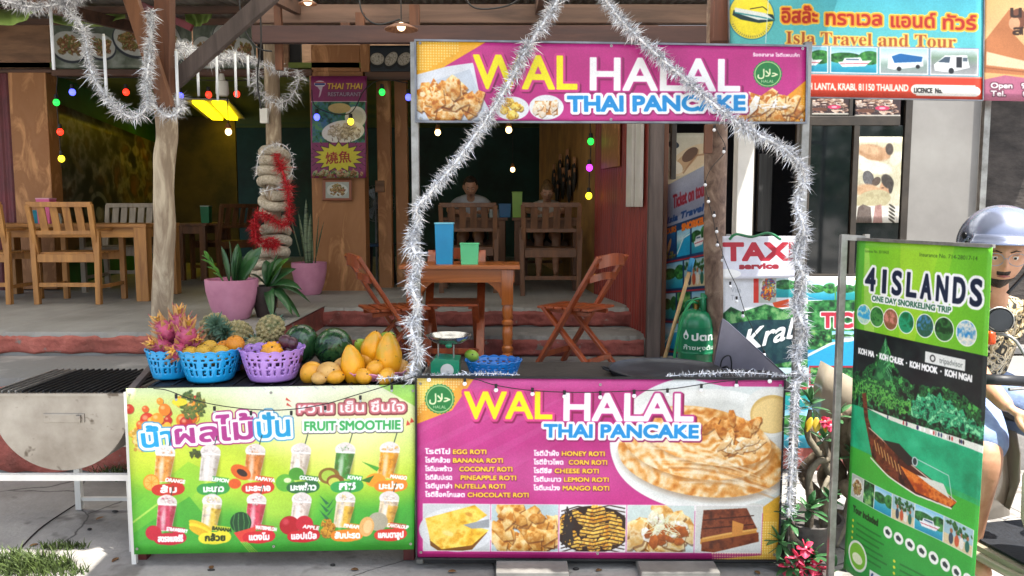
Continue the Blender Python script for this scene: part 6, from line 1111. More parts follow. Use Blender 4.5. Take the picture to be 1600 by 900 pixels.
for p, q in (((-3.95, 10.3, zc_), (-4.40, 12.2, zc_)), ((-3.70, 10.3, zc_), (-4.18, 12.2, zc_))): MB().bar(p, q, .15, .03, (0, 0, 1)).build('lamp_tube', Ym, t)
MB().bar((-3.82, 10.2, zc_ + .028), (-4.31, 12.3, zc_ + .028), .55, .02, (0, 0, 1)).build('lamp_tray', M_white, t)
tag(MB().lathe([(.0001, .12), (.02, .12), (.03, .06), (.055, .05), (.06, -.06), (.045, -.08), (.0001, -.08)], P(347, 136, 7.6), 16).build('lamp_globe', M_white, None, smooth=True), 'milky white jar-shaped lamp under the lintel above the yellow lamp', 'lamp')
for (px, py, Y, s, lb) in ((627, 44, 5.7, .115, 'wide woven brown lampshade left of the pink shop sign'), (481, 4, 5.6, .06, 'small glowing lampshade at the top edge above the purple banner')):
    t = thing('lampshade', lb, 'lamp', P(px, py, Y)); MB().lathe([(s * .25, s * .25), (s * .5, s * .2), (s * 1.0, -.005), (s * 1.0, -.012), (s * .5, s * .15)], t.location, 28).build('shade', mat('woven_shade', '#9a7058', '#6a4836', rough=.7, scale=30, bump=.5), t, smooth=True); MB().ell(t.location + V((0, 0, .01)), (.03, .03, .03)).build('bulb', mat('dim_bulb', '#ffe0b0', '#ffe0b0', emit=1.2, bump=0), t, smooth='all'); MB().tube([t.location + V((0, 0, s * .2)), V((t.location.x, Y, rz(Y)))], .004, 6).build('flex', M_wire, t)
b = banner('purple restaurant banner with a fish photo and a yellow starburst on the plywood pillar', [P(486, 119, 8.0), P(573, 119, 8.0), P(572, 278, 8.0), P(486, 278, 8.0)], Mp('thaithai_print', mk_thaithai(), gain=.8), None, eyelets=False)
o = sheet('menu_card', [P(504, 280, 8.04), P(550, 280, 8.04), P(550, 314, 8.04), P(504, 314, 8.04)], Mp('menu_card_print', mk_menu(), gain=.7), None); tag(o, 'small framed dish photo under the purple restaurant banner', 'picture')
# ------------------------------------------------------------------ furniture of the restaurant
W_or = wood('orange_varnish_wood', '#b8682a', '#844218', .32, 'z', 7, .3, .1); W_orx = wood('orange_varnish_wood_x', '#b8682a', '#844218', .32, 'x', 7, .3, .1)
W_rd = wood('reddish_chair_wood', '#a85026', '#6f2e14', .35, 'z', 7, .3, .1); W_tan = wood('tan_chair_wood', '#c08a4c', '#86582e', .5, 'z', 7); W_tanx = wood('tan_chair_wood_x', '#c08a4c', '#86582e', .5, 'x', 7)
W_br = wood('brown_chair_wood', '#7d5334', '#4a3020', .5, 'z', 7); W_gr = wood('pale_chair_wood', '#b0a494', '#857a6c', .55, 'z', 7)
def armchair(label, loc, rz_=0, m=None, mx=None, w=.53, h=.86, sh=.43, ns=4, arms=False, group='slatted wooden chairs on the terrace'):
    """backrest on the -Y side (towards the camera when rz = 0)"""
    m = m or W_tan; t = thing('slatted_chair', label, 'chair', loc, rz_, group); hw = w / 2
    for s in (-1, 1):
        MB().bar((s * hw, -.24, 0), (s * (hw + .012), -.235, sh + .20), .045, .045, (0, 1, 0), .003).build('leg', m, t, False)
        MB().bar((s * (hw - .01), -.22, sh), (s * (hw + .0), -.31, h), .042, .035, (0, 1, 0), .003).build('back_upright', m, t, False)
        MB().bar((s * hw, .22, 0), (s * hw, .22, sh + .20), .045, .045, (0, 1, 0), .003).build('leg', m, t, False)
        MB().bar((s * hw, -.26, sh + .215), (s * hw, .26, sh + .215), .055, .022, (0, 0, 1), .004).build('armrest', m, t, False)
        MB().bar((s * hw, -.22, .15), (s * hw, .21, .15), .03, .03).build('stretcher', m, t, False)
    MB().bar((-hw - .01, -.305, h), (hw + .01, -.305, h), .035, .045, (0, 0, 1), .004).build('top_rail', m, t, False)
    MB().bar((-hw + .02, -.250, sh + .19), (hw - .02, -.250, sh + .19), .03, .035, (0, 0, 1), .003).build('low_rail', m, t, False)
    for i in range(ns): x = -hw + (i + 1) * w / (ns + 1); MB().bar((x, -.252, sh + .20), (x, -.304, h - .02), .065, .014, (0, 1, 0), .003).build('back_slat', m, t, False)
    MB().bar((-hw + .02, -.238, sh - .03), (hw - .02, -.238, sh - .03), .025, .07, (0, 0, 1), .003).build('seat_rail', m, t, False); MB().bar((-hw + .02, .225, sh - .03), (hw - .02, .225, sh - .03), .025, .07, (0, 0, 1), .003).build('seat_rail', m, t, False)
    for i in range(6): y = -.19 + i * .078; MB().bar((-hw + .02, y, sh + .012), (hw - .02, y, sh + .012), .062, .016, (0, 0, 1), .002).build('seat_slat', m, t, False)
    MB().bar((-hw + .02, -.235, .17), (hw - .02, -.235, .17), .025, .035).build('stretcher', m, t, False); return t
ac = armchair('tan slatted armchair with its back to us at the left table', (P(111, 470, 6.95).x, 7.15, FL), 0)
ac2 = clone(ac, (P(-22, 470, 7).x, 7.15, FL), 0, 'tan slatted armchair cut off by the left edge of the photo')
armchair('pale slatted armchair on the far side of the left table, facing us', (P(188, 450, 8.05).x, 8.1, FL), R(180), W_gr, ns=5)
def table(name, label, x0, x1, y0, y1, z0, h, m, mx, leg=.09, apron=.09, planks=5, group=None):
    t = thing(name, label, 'table', ((x0 + x1) / 2, (y0 + y1) / 2, z0), 0, group); w = (y1 - y0) / planks
    for i in range(planks): MB().box(((x0 + x1) / 2, y0 + w * (i + .5), z0 + h - .015), (x1 - x0, w - .003, .03), b=.002).build('top_plank', mx, t)
    for y in (y0 + .05, y1 - .05): MB().box(((x0 + x1) / 2, y, z0 + h - .03 - apron / 2), (x1 - x0 - .08, .025, apron), b=.002).build('apron', mx, t)
    for x in (x0 + .05, x1 - .05): MB().box((x, (y0 + y1) / 2, z0 + h - .03 - apron / 2), (.025, y1 - y0 - .12, apron), b=.002).build('apron', mx, t)
    if leg:
        for x in (x0 + .06, x1 - .06):
            for y in (y0 + .06, y1 - .06): MB().box((x, y, z0 + (h - .03) / 2), (leg, leg, h - .031), b=.004).build('leg', m, t)
    return t
table('dining_table', 'long orange-brown plank table at the far left with a pink box on it', P(-70, 350, 7.1).x, P(226, 350, 7.1).x, 7.12, 7.85, FL, .69, W_tan, W_tanx, .11)
table('dining_table', 'dim brown table in the dark behind the peeled trunk post', P(270, 350, 9.2).x, P(322, 350, 9.2).x, 9.2, 10.0, FL, .66, W_br, W_br, .07); armchair('dim brown chair in the dark right of the trunk post', (P(340, 400, 9.4).x, 9.6, FL), R(60), W_br)
# diners' tables and chairs
table('dining_table', 'brown table in front of the man in the pale grey shirt', P(688, 350, 8.7).x, P(793, 350, 8.7).x, 8.6, 9.3, FL, .73, W_br, W_br, .07); table('dining_table', 'brown table in front of the woman, by the ochre wall', P(800, 350, 8.7).x, P(912, 350, 8.7).x, 8.6, 9.3, FL, .73, W_br, W_br, .07)
armchair('brown slatted armchair with its back to us in front of the man', (P(733, 440, 7.95).x, 8.1, FL), 0, W_br, ns=4); armchair('brown slatted armchair with its back to us in front of the woman', (P(860, 440, 7.65).x, 7.85, FL), 0, W_br, ns=4)
armchair('dark armchair the man sits in behind the far table', (P(732, 400, 9.6).x, 9.75, FL), R(180), W_br, ns=4); armchair('dark armchair the woman sits in behind the far table', (P(856, 400, 9.6).x, 9.75, FL), R(180), W_br, ns=4)
# carved front table
tx0, tx1, ty0, ty1 = P(624, 412, 5.85).x, P(812, 412, 5.85).x, 5.82, 6.26; TH = P(0, 414, 5.85).z - FM
t = table('carved_table', 'varnished orange wooden table with turned legs in front of the steps', tx0, tx1, ty0, ty1, FM, TH, W_or, W_orx, 0, .10, 4)
prof = [(.040, 0), (.040, .10), (.030, .11), (.042, .13), (.042, .15), (.028, .165), (.034, .20), (.040, .25), (.034, .30), (.026, .31), (.042, .325), (.042, .345), (.026, .36), (.036, .39), (.040, .43), (.032, .47)]
for x in (tx0 + .09, tx1 - .09):
    for y in (ty0 + .07, ty1 - .07):
        s = 1 if x > (tx0 + tx1) / 2 else -1; MB().lathe(prof, (x, y, FM), 18, cap=True).box((x, y, FM + (.47 + TH - .03) / 2), (.085, .085, TH - .03 - .47), b=.003).build('leg', W_or, t, smooth=True)
        MB().prism([V((x - s * .04, y - .012, FM + TH - .13)), V((x - s * .15, y - .012, FM + TH - .13)), V((x - s * .11, y - .012, FM + TH - .16)), V((x - s * .07, y - .012, FM + TH - .20)), V((x - s * .045, y - .012, FM + TH - .26))], (0, .024, 0)).build('corner_bracket', W_or, t)
# folding chairs
def fold(label, loc, rz_, m=W_rd):
    t = thing('folding_chair', label, 'chair', loc, rz_, 'varnished folding wooden chairs around the carved table')
    for s in (-1, 1):
        MB().bar((s * .20, .25, .0), (s * .20, -.28, .84), .026, .062, (1, 0, 0), .004).build('long_side_rail', m, t, False)
        MB().bar((s * .165, -.24, .0), (s * .165, .20, .46), .024, .052, (1, 0, 0), .004).build('leg', m, t, False)
        MB().bar((s * .13, -.17, .425), (s * .13, .22, .445), .03, .03, (0, 0, 1), .003).build('seat_bearer', m, t, False)
    for i in range(6): y = -.165 + i * .075; MB().bar((-.19, y, .46), (.19, y, .46), .062, .018, (0, 0, 1), .004).build('seat_slat', m, t, False)
    def rail(z, y, hgt, nm_):
        b = MB(); vs = []; n = 12
        for i in range(n + 1): u = i / n * 2 - 1; yy = y - .03 * (1 - u * u); zz = z + .018 * (1 - u * u); vs += [(u * .19, yy, zz - hgt / 2), (u * .19, yy, zz + hgt / 2), (u * .19, yy - .018, zz + hgt / 2), (u * .19, yy - .018, zz - hgt / 2)]
        b.add(vs, [(4 * i + j, 4 * i + (j + 1) % 4, 4 * i + 4 + (j + 1) % 4, 4 * i + 4 + j) for i in range(n) for j in range(4)] + [(0, 1, 2, 3), (4 * n + 3, 4 * n + 2, 4 * n + 1, 4 * n)]); b.build(nm_, m, t, False, smooth=True)
    rail(.80, -.255, .085, 'top_rail'); rail(.68, -.185, .05, 'middle_rail')
    MB().bar((-.19, .19, .11), (.19, .19, .11), .02, .04, (0, 0, 1), .003).build('stretcher', m, t, False); MB().bar((-.16, -.18, .09), (.16, -.18, .09), .02, .04, (0, 0, 1), .003).build('stretcher', m, t, False); return t
fc = fold('reddish folding chair standing open at the right of the carved table', (P(905, 566, 5.75).x, 5.85, FM), R(55))
fold('reddish folding chair behind the carved table, seen between its legs', (P(718, 560, 6.2).x - .03, 6.42 - .35, FM), R(180), W_rd).location.y = 6.15
clone(fc, (P(612, 560, 5.8).x, 5.80, FM), R(-66), 'orange folding chair seen from the side at the left of the carved table')
# small things on tables
def caddy(label, px, pyb, Y, z, w, h, c, lid=None, d=None):
    x = P(px, pyb, Y).x; d = d or w; t = thing('table_box', label, 'box', (x, Y, z), 0, 'plastic boxes on the tables')
    m = mat('plastic_' + c[0], c[1], c[2], rough=.35, bump=0, scale=2)
    b = MB(); wb = w * .9; vs = [(x + i * (wb if k == 0 else w) / 2, Y + j * (d * .9 if k == 0 else d) / 2, z + k * h) for k in (0, 1) for i, j in ((-1, -1), (1, -1), (1, 1), (-1, 1))]; vs += [(x + i * (w / 2 - .004), Y + j * (d / 2 - .004), z + h) for i, j in ((-1, -1), (1, -1), (1, 1), (-1, 1))] + [(x + i * (w / 2 - .008), Y + j * (d / 2 - .008), z + .01) for i, j in ((-1, -1), (1, -1), (1, 1), (-1, 1))]
    b.add(vs, [(0, 3, 2, 1)] + [(i, (i + 1) % 4, 4 + (i + 1) % 4, 4 + i) for i in range(4)] + [(4 + i, 4 + (i + 1) % 4, 8 + (i + 1) % 4, 8 + i) for i in range(4)] + [(8 + i, 8 + (i + 1) % 4, 12 + (i + 1) % 4, 12 + i) for i in range(4)] + [(12, 13, 14, 15)]); b.build('body', m, t)
    MB().box((x, Y, z + h + .006), (w + .008, d + .008, .012), b=.003).build('rim', m if not lid else mat('plastic_' + lid[0], lid[1], lid[2], rough=.3, bump=0), t); return t
zt1 = FM + TH
caddy('tall bright blue box on the carved table', 695, 412, 5.98, zt1, .135, .295, ('blue', '#18a0d8', '#1488c0'), ('ltb', '#7fd0e8', '#70c0dc'), .10)
caddy('short mint green box on the carved table', 734, 412, 5.95, zt1, .135, .145, ('mint', '#6ad89a', '#5cc88c'), None, .10)
caddy('tall pink box with a clear lid on the left table', 74, 348, 7.4, FL + .69, .12, .22, ('pink', '#d86a9a', '#c85a8a'), ('pk2', '#e0a8c0', '#d098b0')); caddy('small teal box behind the pink box', 57, 348, 7.5, FL + .69, .09, .11, ('teal', '#1a90a8', '#147a90'))
caddy('green box in the dark behind the trunk post', 323, 354, 9.5, FL + .66, .10, .19, ('dgreen', '#2a8a5c', '#1e6a44'), ('glc', '#a8b8b0', '#98a8a0'))
caddy('small blue box between the two diners', 789, 347, 9.0, FL + .73, .13, .14, ('dblue', '#1a6aa0', '#145888')); caddy('tall lime green box between the two diners', 808, 347, 8.9, FL + .73, .11, .27, ('lime', '#8ab83c', '#78a430'))
for px, Y, z, lb in ((92, 7.45, FL + .69, 'beside the pink box'), (768, 8.9, FL + .73, 'by the man\'s arm'), (777, 9.0, FL + .73, 'left of the small blue box'), (833, 8.9, FL + .73, 'in front of the woman')):
    t = thing('condiment_jar', 'small glass condiment jar ' + lb, 'jar', (P(px, 347, Y).x, Y, z), 0, 'condiment jars'); MB().lathe([(.0001, 0), (.028, 0), (.03, .05), (.024, .07), (.0001, .07)], t.location, 14).build('glass', mat('jar_glass', '#a0a8a4', '#707870', rough=.15, bump=0), t, smooth=True); MB().lathe([(.0001, .07), (.026, .07), (.026, .09), (.0001, .092)], t.location, 14).build('lid', M_steel, t, smooth=True)
# ------------------------------------------------------------------ plant pots and their plants
M_pot = mat('pink_pot', '#d493ae', '#bd7a96', rough=.5, scale=5, bump=.06); M_potd = mat('dark_pot', '#4a3a36', '#2c2220', rough=.6, scale=6); M_soil = mat('soil', '#3a2a1e', '#1e160f', rough=.95, scale=40, bump=.8)
def potm(loc, r, h, m, t):
    prof = [(.0001, 0), (r * .58, 0), (r * .64, .01), (r * .84, h * .35), (r * .97, h * .7), (r, h * .93), (r, h), (r * .93, h), (r * .92, h * .9), (.0001, h * .88)]
    MB().lathe(prof, loc, 40).build('pot', m, t, smooth=True); MB().lathe([(.0001, h * .89), (r * .93, h * .885)], loc, 24).build('soil', M_soil, t)
def leaf(base, d, L, w, m, t, droop=.3, fold=.25, name='leaf', n=7, tw=0):
    base = V(base); d = V(d).normalized(); s = d.cross(V((0, 0, 1)));
    if s.length < .05: s = V((1, 0, 0))
    s.normalize(); s = (Matrix.Rotation(tw, 3, d) @ s); up = s.cross(d).normalized(); vs = []
    for i in range(n + 1):
        u = i / n; p = base + d * L * u - V((0, 0, 1)) * droop * L * u * u; q = w * (math.sin(math.pi * min(1, u * .93 + .05)) ** .8) * .5 if i < n else 0
        vs += [p - s * q + up * fold * q, p, p + s * q + up * fold * q]
    return MB().add(vs, [(3 * i + j, 3 * i + j + 1, 3 * i + 4 + j, 3 * i + 3 + j) for i in range(n) for j in range(2)]).build(name, m, t, smooth='all', solid=.0015)
M_lf = mat('broad_leaf', '#3f6a3c', '#1f4424', rough=.35, scale=6, bump=.1, coat=.15, c3='#2f5a30'); M_lf2 = mat('bright_leaf', '#5f9a3c', '#3c7426', rough=.4, scale=8, bump=.1); M_sn = mat('snake_leaf', '#4a5c44', '#27342a', rough=.4, scale=14, stretch=(.6, .6, 3), bump=.1, c3='#6a7a5a'); M_stm = mat('green_stem', '#5a7a3a', '#3a5426', rough=.6)
T1 = thing('potted_plant', 'large pink pot with upright broad dark leaves and small bright green shoot', 'potted plant', (P(364, 495, 6.0).x, 6.0, FL)); potm(T1.location, .193, .30, M_pot, T1); B = T1.location + V((0, 0, .27))
for dx, az, el, L, w in ((.02, 80, 75, .34, .09), (-.02, 150, 78, .32, .08), (.05, 20, 60, .36, .10), (.08, 40, 72, .30, .09), (.03, -60, 70, .28, .09), (.0, 110, 82, .36, .08), (.06, -20, 55, .30, .09)): leaf(B + V((dx, 0, 0)), (math.cos(R(az)) * math.cos(R(el)), math.sin(R(az)) * math.cos(R(el)) * .6, math.sin(R(el))), L, w, M_lf, T1, .12, tw=1.2)
for k in range(9): leaf(B + V((-.06 - .012 * k, -.02, .03 + k * .018)), (-.7 + .25 * (k % 3), -.3 + .3 * (k % 2), .8 - .1 * (k % 4)), .10, .03, M_lf2, T1, .2, tw=.6)
MB().tube([B + V((-.05, -.02, 0)), B + V((-.15, -.02, .18))], .006, 6).build('stem', M_stm, T1)
T2 = thing('snake_plant', 'pink pot of tall narrow snake-plant leaves against the plywood pillar', 'potted plant', (P(486, 455, 7.8).x, 7.75, FL)); potm(T2.location, .168, .31, M_pot, T2); B = T2.location + V((0, 0, .26))
for k, (dx, lx, L) in enumerate(((-.05, -.22, .72), (-.03, -.10, .55), (.0, -.02, .60), (.02, .04, .52), (.05, .25, .46), (.06, .10, .50), (-.01, .02, .66), (.03, -.05, .42))): leaf(B + V((dx, -.03 + .02 * (k % 3), 0)), (lx, -.05, 1), L, .055, M_sn, T2, .0, .3, n=10, tw=.3 * (k % 3))
T3 = thing('potted_plant', 'small dark pot with drooping broad leaves at the foot of the rope-wrapped post', 'potted plant', (P(412, 495, 6.05).x - .0, 6.1, FL)); potm(T3.location, .10, .24, M_potd, T3); B = T3.location + V((.02, 0, .22))
for az, el, L, w, dr in ((40, 45, .34, .12, .35), (10, 62, .40, .12, .30), (70, 55, .36, .11, .3), (-20, 30, .36, .10, .5), (-40, 15, .30, .09, .9), (20, 20, .34, .09, .7), (100, 60, .32, .1, .3), (150, 50, .26, .09, .4), (-70, 10, .26, .08, 1.0), (5, -5, .26, .08, .9), (-10, 72, .34, .1, .15)): leaf(B, (math.cos(R(az)) * math.cos(R(el)), math.sin(R(az)) * math.cos(R(el)) * .7 - .1, math.sin(R(el))), L, w, M_lf if el < 60 else M_lf2 if az == 10 else M_lf, T3, dr, tw=.5)
# red tinsel on the rope post
RF_ = bpy.data.materials.new('red_foil'); RF_.use_nodes = True; q = RF_.node_tree.nodes['Principled BSDF']; q.inputs['Base Color'].default_value = (.55, .02, .03, 1); q.inputs['Metallic'].default_value = .5; q.inputs['Roughness'].default_value = .3
tinsel('red tinsel spiralling down the rope-wrapped post', [P(430, 240, 6.52), P(440, 262, 6.52), P(450, 300, 6.52), P(452, 335, 6.54), P(445, 352, 6.5), P(420, 340, 6.5), P(402, 332, 6.5), P(398, 352, 6.5), P(404, 378, 6.5), P(425, 372, 6.5), P(432, 385, 6.5), P(410, 384, 6.48)], .07, 2200, foil=RF_, group='tinsel on the rope-wrapped post')
tinsel('old dull silver tinsel at the top of the white rope', [P(400, 275, 6.5), P(405, 245, 6.52), P(425, 226, 6.52), P(448, 230, 6.54), P(458, 262, 6.6), P(440, 290, 6.55), P(405, 300, 6.52)], .05, 380, group='tinsel on the rope-wrapped post')
# ------------------------------------------------------------------ fan and stool
FN = thing('standing_fan', 'standing fan with a round wire cage in the dark left of the slim posts', 'fan', (P(588, 420, 8.9).x, 8.9, FL)); c = V((P(590, 318, 8.9).x, 8.85, P(590, 318, 8.9).z)); M_fw = mat('fan_grey', '#7d8184', '#5c6064', rough=.4, bump=0)
MB().tube([(FN.location.x, 8.95, FL + .03), (FN.location.x, 8.95, c.z)], .014, 10).build('pole', M_fw, FN); MB().lathe([(.0001, 0), (.18, 0), (.17, .02), (.03, .04), (.0001, .04)], (FN.location.x, 8.95, FL), 24).build('base', M_fw, FN, smooth=True)
b = MB()
for k in range(28): a = k * 6.2832 / 28; b.tube([c + V((.03 * math.cos(a), -.07, .03 * math.sin(a))), c + V((.17 * math.cos(a), -.06, .17 * math.sin(a))), c + V((.20 * math.cos(a), 0, .20 * math.sin(a))), c + V((.12 * math.cos(a), .06, .12 * math.sin(a)))], .0022, 4)
for r_, y in ((.05, -.07), (.12, -.067), (.20, 0)): b.tube([c + V((r_ * math.cos(a * .2618), y, r_ * math.sin(a * .2618))) for a in range(25)], .003, 4, False)
b.build('cage', M_fw, FN)['kind'] = 'stuff'; MB().ell(c + V((0, .08, 0)), (.06, .09, .06)).build('motor', M_fw, FN, smooth='all')
for k in range(3): a = k * 2.094; MB().prism([c + V((.02 * math.cos(a), -.02, .02 * math.sin(a))), c + V((.17 * math.cos(a - .4), -.03, .17 * math.sin(a - .4))), c + V((.18 * math.cos(a + .2), .01, .18 * math.sin(a + .2)))], (0, .004, 0)).build('blade', mat('fan_blade', '#8fa0a8', '#7a8a92', rough=.3, bump=0), FN)
SL = thing('plastic_stool', 'dark plastic stool with a blue cloth under the fan', 'stool', (P(597, 440, 8.7).x, 8.62, FL)); c = SL.location
MB().box(c + V((0, 0, .44)), (.30, .30, .03), b=.008).build('seat', mat('blue_cloth', '#2a4a6a', '#1c3450', rough=.8), SL)
for i in (-1, 1):
    for j in (-1, 1): MB().bar(c + V((i * .14, j * .14, 0)), c + V((i * .11, j * .11, .43)), .03, .03, (0, 1, 0)).build('leg', M_bplast, SL)
# ------------------------------------------------------------------ gas cylinder and broom
GC = thing('gas_cylinder', 'green gas cylinder with white Thai lettering beside the spotted trunk post', 'gas cylinder', (P(1082, 570, 5.3).x, 5.22, FM)); M_gc = mat('cylinder_green', '#1a8a5c', '#127048', rough=.35, scale=4, bump=.08, coat=.3)
r_ = .116; MB().lathe([(.0001, .0), (.09, .0), (.09, .035), (r_, .06), (r_, .23), (r_ + .004, .235), (r_ + .004, .25), (r_, .255), (r_, .42), (.110, .46), (.09, .495), (.06, .515), (.03, .52), (.0001, .52)], GC.location, 40).build('tank', M_gc, GC, smooth=True)
MB().tube([GC.location + V((0, 0, .51)), GC.location + V((0, 0, .575))], .016, 12).build('valve', mat('brass', '#a88a4a', '#7a6230', rough=.3, metal=.8), GC)
MB().grid(lambda u, v: GC.location + V((.066 * math.cos(R(-75 + 130 * u)), .066 * math.sin(R(-75 + 130 * u)), .49 + .13 * v)), 16, 2).build('collar', M_gc, GC, smooth='all', solid=.006); MB().tube(spline([GC.location + V((-.066, 0, .47)), GC.location + V((-.07, 0, .56)), GC.location + V((-.02, -.06, .59)), GC.location + V((.055, -.05, .60))], 5), .006, 8).build('collar_rail', M_gc, GC, smooth='all')
MB().tube(spline([GC.location + V((.0, -.02, .56)), GC.location + V((-.06, -.09, .57)), GC.location + V((-.12, -.10, .45)), GC.location + V((-.155, -.07, .2)), GC.location + V((-.16, -.05, 0))], 6), .009, 8).build('hose', mat('hose_green', '#2a9a5c', '#1f7a48', rough=.5), GC, smooth='all')
cvl = CV(0, 0, 40, 30, 12, '#127a52'); cvl.text('ปตท.', 12, 14, 7.5, '#ffffff', fit=26, bold=.5); cvl.text('ก๊าซหุงต้ม', 3, 25, 4.6, '#e8f4ee', fit=34, bold=.15); cvl.ell(5.5, 9.5, 3, 4, '#ffffff'); cvl.ell(5.5, 10.5, 1.6, 2.2, '#127a52'); cvl.poly([(5.5, 2), (3, 8), (8, 8)], '#ffffff')
vs = []; uv = []
for j in range(2):
    for i in range(13): a = R(270 - 62 + i * 124 / 12); vs.append(GC.location + V(((r_ + .0035) * math.cos(a), (r_ + .0035) * math.sin(a), .24 + .17 * j))); uv.append((i / 12, j))
MB().add(vs, [(i, i + 1, 14 + i, 13 + i) for i in range(12)]).build('lettering', print_mat('cylinder_print', cvl, gain=.9), GC, uv=uv, smooth='all')
BR = thing('broom', 'wooden broom handle with a blue grip leaning beside the gas cylinder', 'broom', P(1033, 568, 5.3)); p0 = P(1030, 590, 5.2); p1 = P(1077, 425, 5.35); p2 = P(1082, 404, 5.37)
MB().tube([p0, p1], .013, 10).build('handle', mat('broom_wood', '#c8a878', '#9a7c50', rough=.6), BR, smooth='all'); MB().tube([p1, p2], .018, 10).build('grip', mat('blue_grip', '#1a88b8', '#147098', rough=.5), BR, smooth='all')
# ------------------------------------------------------------------ signs of the travel shop
Mp = print_mat
banner('poster board of tour tickets and diving photos behind the spotted trunk post', [P(1034, 294, 6.5), P(1106, 256, 5.9), P(1106, 610, 5.9), P(1034, 590, 6.5)], Mp('ticket_print', mk_ticket(), gain=.75), None, eyelets=False, name='ticket_board')
banner('white taxi service sign with red letters behind the right stall pole', [P(1129, 369, 4.62), P(1250, 369, 4.62), P(1250, 434, 4.62), P(1130, 436, 4.62)], Mp('taxi_print', mk_taxi(), gain=.9), None, eyelets=False, name='taxi_sign')
banner('travel poster with green island and white handwritten place name, right of the wind guard', [P(1130, 430, 4.66), P(1262, 430, 4.66), P(1262, 700, 4.66), P(1130, 700, 4.66)], Mp('krabi_print', mk_krabi(), gain=.85), None, eyelets=False, name='travel_poster')
banner('travel poster with ticket lettering and a blue pool behind the steel banner pole', [P(1258, 432, 4.72), P(1350, 432, 4.72), P(1350, 700, 4.72), P(1258, 700, 4.72)], Mp('ticks_print', mk_ticks(), gain=.85), None, eyelets=False, name='travel_poster')
t = thing('poster_rack', 'grey steel rack behind the travel posters', 'rack', (P(1240, 700, 4.75).x, 4.78, 0))
for px in (1134, 1348): MB().bar((P(px, 500, 4.78).x, 4.78, 0), (P(px, 500, 4.78).x, 4.78, P(0, 366, 4.78).z), .03, .03, (0, 1, 0)).build('upright', M_steel, t)
for py in (380, 445, 690): MB().bar(P(1134, py, 4.78), P(1348 if py > 400 else 1250, py, 4.78), .02, .02).build('crossbar', M_steel, t)
MB().tube(spline([P(1140, 374, 4.6), P(1150, 366, 4.58), P(1175, 370, 4.59), P(1200, 364, 4.59), P(1220, 374, 4.6)], 5), .008, 6).build('green_tie', mat('green_cord', '#1a7a4a', '#125a36', rough=.5), t, smooth='all')
banner('large turquoise travel agency sign with red Thai lettering and four vehicle photos', [P(1138, -26, 4.9), P(1537, -18, 4.6), P(1535, 157, 4.6), P(1140, 150, 4.9)], Mp('travel_print', mk_travel(), gain=.85), mat('dull_alu', '#8e9096'), .006, eyelets=False, name='travel_sign')
banner('peach and mauve massage shop sign at the top right corner', [P(1538, -18, 4.6), P(1700, -18, 4.5), P(1700, 160, 4.5), P(1535, 157, 4.6)], Mp('massage_sign_print', mk_massage_sign(), gain=.8), None, eyelets=False, name='massage_sign')
t = thing('sign_frame', 'steel tubes holding up the two shop signs at the top right', 'frame', (P(1537, 100, 4.66).x, 4.66, 0))
for px, Y in ((1545, 4.7), (1690, 4.7)): MB().bar((P(px, 100, Y).x, Y, 0 if px > 1600 else FM), (P(px, 100, Y).x, Y, 2.9), .035, .035, (0, 1, 0)).build('tube', M_steel, t)
for py in (0, 140): MB().bar(P(1160, py, 4.97), P(1690, py, 4.72), .03, .03).build('tube', M_steel, t)
# ------------------------------------------------------------------ the green snorkelling banner stand
IB = thing('banner_stand', 'tall green snorkelling-trip banner on a grey steel pole stand', 'banner stand', (1.38, 3.1, 0)); zT = 1.458; zB = .10
A = V((1.375, 3.20, 0)); Bq = V((P(1553, 388, 2.58).x, 2.58, 0))
cvI = mk_islands(); sg = lambda u, v: .012 * math.sin(u * 7 + v * 3) * (v * .8 + .1) - (.008 * max(0, u - .86) / .14 * (1 - v) ** 2)
sheet('printed_sheet', [A + V((0, 0, zT)), Bq + V((0, 0, zT)), Bq + V((0, 0, zB)), A + V((0, 0, zB))], Mp('islands_print', cvI, gain=.9, rough=.38), IB, 30, 40, .004, .002, sag=sg)
pp = P(1313, 500, 3.22); MB().bar((pp.x, 3.22, 0), (pp.x, 3.22, zT + .02), .026, .026, (0, 1, 0), .002).build('pole', M_steel, IB)
MB().bar((pp.x - .01, 3.22, zT + .012), A + V((.03, 0, zT + .006)), .022, .022).build('arm', M_steel, IB); MB().bar(A + V((.0, 0, zT + .004)), Bq + V((0, 0, zT + .004)), .012, .012).build('top_bar', M_steel, IB)
for s in (-1, 1): MB().bar((pp.x - .0, 3.22 + s * .02, .02), (pp.x + s * .05, 3.22 + s * .22, .014), .025, .02).build('foot', M_steel, IB)
# ------------------------------------------------------------------ desert rose, pots, grass
M_bark = mat('pale_bark', '#8f8676', '#5a5146', rough=.8, scale=9, bump=.5, c3='#78705f'); M_dl = mat('rose_leaf', '#4c7a4a', '#26502e', rough=.4, scale=8, bump=.05); M_fl = mat('pink_petal', '#d8244c', '#a81438', rough=.5, scale=20, c3='#e84868', bump=.05); M_flc = mat('petal_heart', '#f4c8d0', '#e89aa8', rough=.5)
M_gpot = mat('grey_pot', '#6a6663', '#4a4644', rough=.8, scale=9, bump=.4); M_yl = mat('yellow_leaf', '#c8a828', '#9a8420', rough=.5, scale=8)
DR = thing('desert_rose', 'gnarled desert rose with pale twisted stems and pink flowers at the bottom right', 'plant', (P(1268, 860, 3.55).x, 3.62, 0)); c0 = DR.location
MB().lathe([(.0001, 0), (.12, 0), (.16, .14), (.165, .16), (.15, .16), (.14, .12), (.0001, .12)], c0, 28).build('pot', M_gpot, DR, smooth=True)
rgp = random.Random(11)
